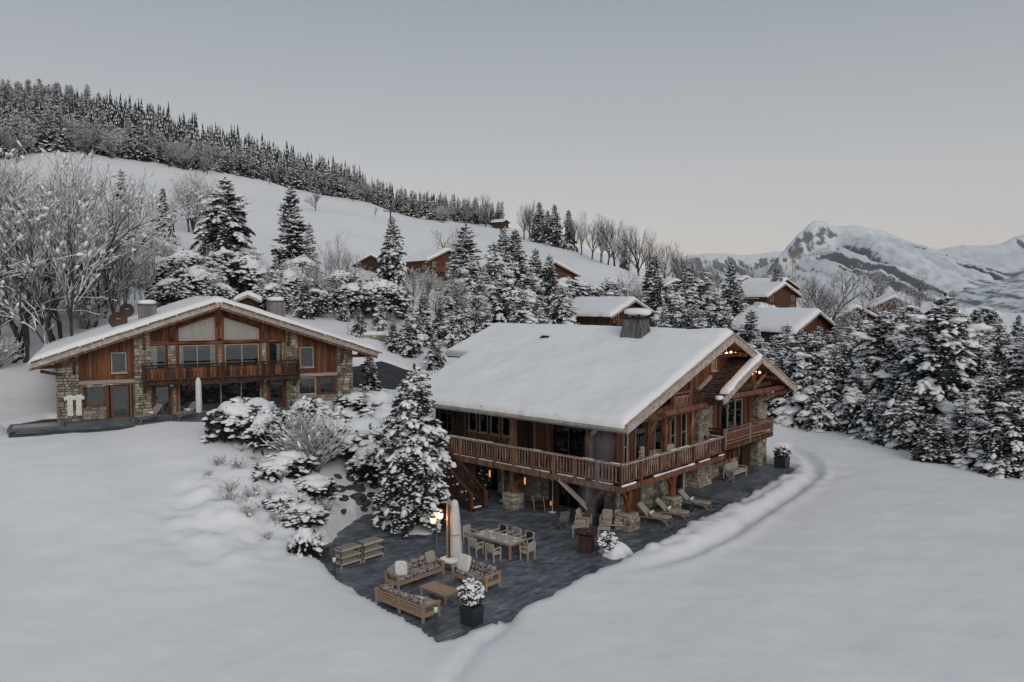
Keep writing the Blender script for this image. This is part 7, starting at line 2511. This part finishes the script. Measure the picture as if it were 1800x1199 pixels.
hp = level(371, pd) - gz(px_, pd) + .5
MB().tube((0, 0, 0), (0, 0, hp), .17, .12, 8).build("pole", 'bark', o)
MB().beam((-1.35, 0, hp - .2), (1.35, 0, hp - .2), .14, .14).build("crossarm", 'bark', o)
for k in (-1.25, 0, 1.25):
    MB().tube((k, 0, hp - .12), (k, 0, hp + .18), .06, .05, 8).build("insulator", 'grey_stone', o)
wx, wy = sight(664, 80), 80
o = thing("retaining_wall", "grey stone retaining wall with fence behind the left chalet's right eave", "wall", (wx, wy, gz(wx, wy) - 2.8), R(8))
stonework(o, Face('x', 0), -3.2, 3.2, 0, 3.4, seed=71)
MB().soft((0, .3, 3.45), (6.5, .9, .5), n=10, sq=.7).build("snow_cap", 'snow', o, True)
for k in range(5):
    piece("fence_post", 'grey_metal', o, (-3 + 1.5 * k, -.1, 3.9), (.06, .06, 1.3))
for z in (3.9, 4.4):
    MB().beam((-3, -.1, z), (3, -.1, z), .03, .03).build("fence_rail", 'grey_metal', o)

# ------------------------------------------------------------------ labels of look-alikes: their place in the row
_by = {}
for o in COL.objects:
    if o.parent is None and "label" in o and "category" in o:
        _by.setdefault(o["label"], []).append(o)
for lb, os_ in _by.items():
    if 1 < len(os_) <= 50:
        os_.sort(key=lambda q: q.location.x / max(q.location.y, 1))
        for i, q in enumerate(os_):
            n = i + 1
            suf = "th" if 10 < n % 100 < 14 else {1: "st", 2: "nd", 3: "rd"}.get(n % 10, "th")
            q["label"] = "%s, %d%s from the left" % (lb, n, suf)

# ================================================================== air
hz = MB().box((0, 2500, 350), (19000, 13000, 1400))
hm, hnt, hb = new_mat("haze_air")
hnt.nodes.remove(hb)
pv = N(hnt, "ShaderNodeVolumePrincipled")
pv.inputs["Color"].default_value = (.84, .90, .98, 1)
pv.inputs["Density"].default_value = 0.000033
pv.inputs["Anisotropy"].default_value = 0.0
hnt.links.new(pv.outputs[0], hnt.nodes["Material Output"].inputs["Volume"])
o = hz.build("haze", hm, None, kind="stuff")

# thin smoke rising from the fire bowl and drifting along the deck corner
pts, fs = [], []
n, path = 14, [(-2.95, .05, 1.02, .22), (-2.75, .12, 1.7, .42), (-2.3, .25, 2.5, .62), (-1.75, .42, 3.4, .80), (-1.15, .6, 4.3, .95), (-.75, .75, 5.2, .9), (-.6, .85, 5.7, .5)]
for i, (w, t, z, r_) in enumerate(path):
    for k in range(n):
        a = 2 * math.pi * k / n
        q = r_ * (1 + .18 * math.sin(3 * a + i * 1.7) + .1 * math.sin(5 * a - i))
        x, y = ch_wld(w + q * math.cos(a), t + q * math.sin(a))
        pts.append((x, y, z))
for i in range(len(path) - 1):
    for k in range(n):
        j = (k + 1) % n
        fs.append((i * n + k, i * n + j, (i + 1) * n + j, (i + 1) * n + k))
fs += [tuple(range(n))[::-1], tuple(range((len(path) - 1) * n, len(path) * n))]
sm, snt, sb_ = new_mat("smoke_air")
snt.nodes.remove(sb_)
sv = N(snt, "ShaderNodeVolumePrincipled")
sv.inputs["Color"].default_value = (.72, .80, .92, 1)
tcs = N(snt, "ShaderNodeNewGeometry")
nzs = N(snt, "ShaderNodeTexNoise")
nzs.inputs["Scale"].default_value = 0.9
nzs.inputs["Detail"].default_value = 3
snt.links.new(tcs.outputs["Position"], nzs.inputs["Vector"])
mrs = N(snt, "ShaderNodeMapRange")
mrs.inputs[1].default_value, mrs.inputs[2].default_value, mrs.inputs[3].default_value, mrs.inputs[4].default_value = .35, .75, 0.0, .22
snt.links.new(nzs.outputs["Fac"], mrs.inputs[0])
snt.links.new(mrs.outputs[0], sv.inputs["Density"])
snt.links.new(sv.outputs[0], snt.nodes["Material Output"].inputs["Volume"])
o = MB().add(pts, fs).build("smoke", sm, None, kind="stuff")
o["label"] = "thin bluish smoke drifting up from the fire bowl past the deck corner"
o["category"] = "smoke"
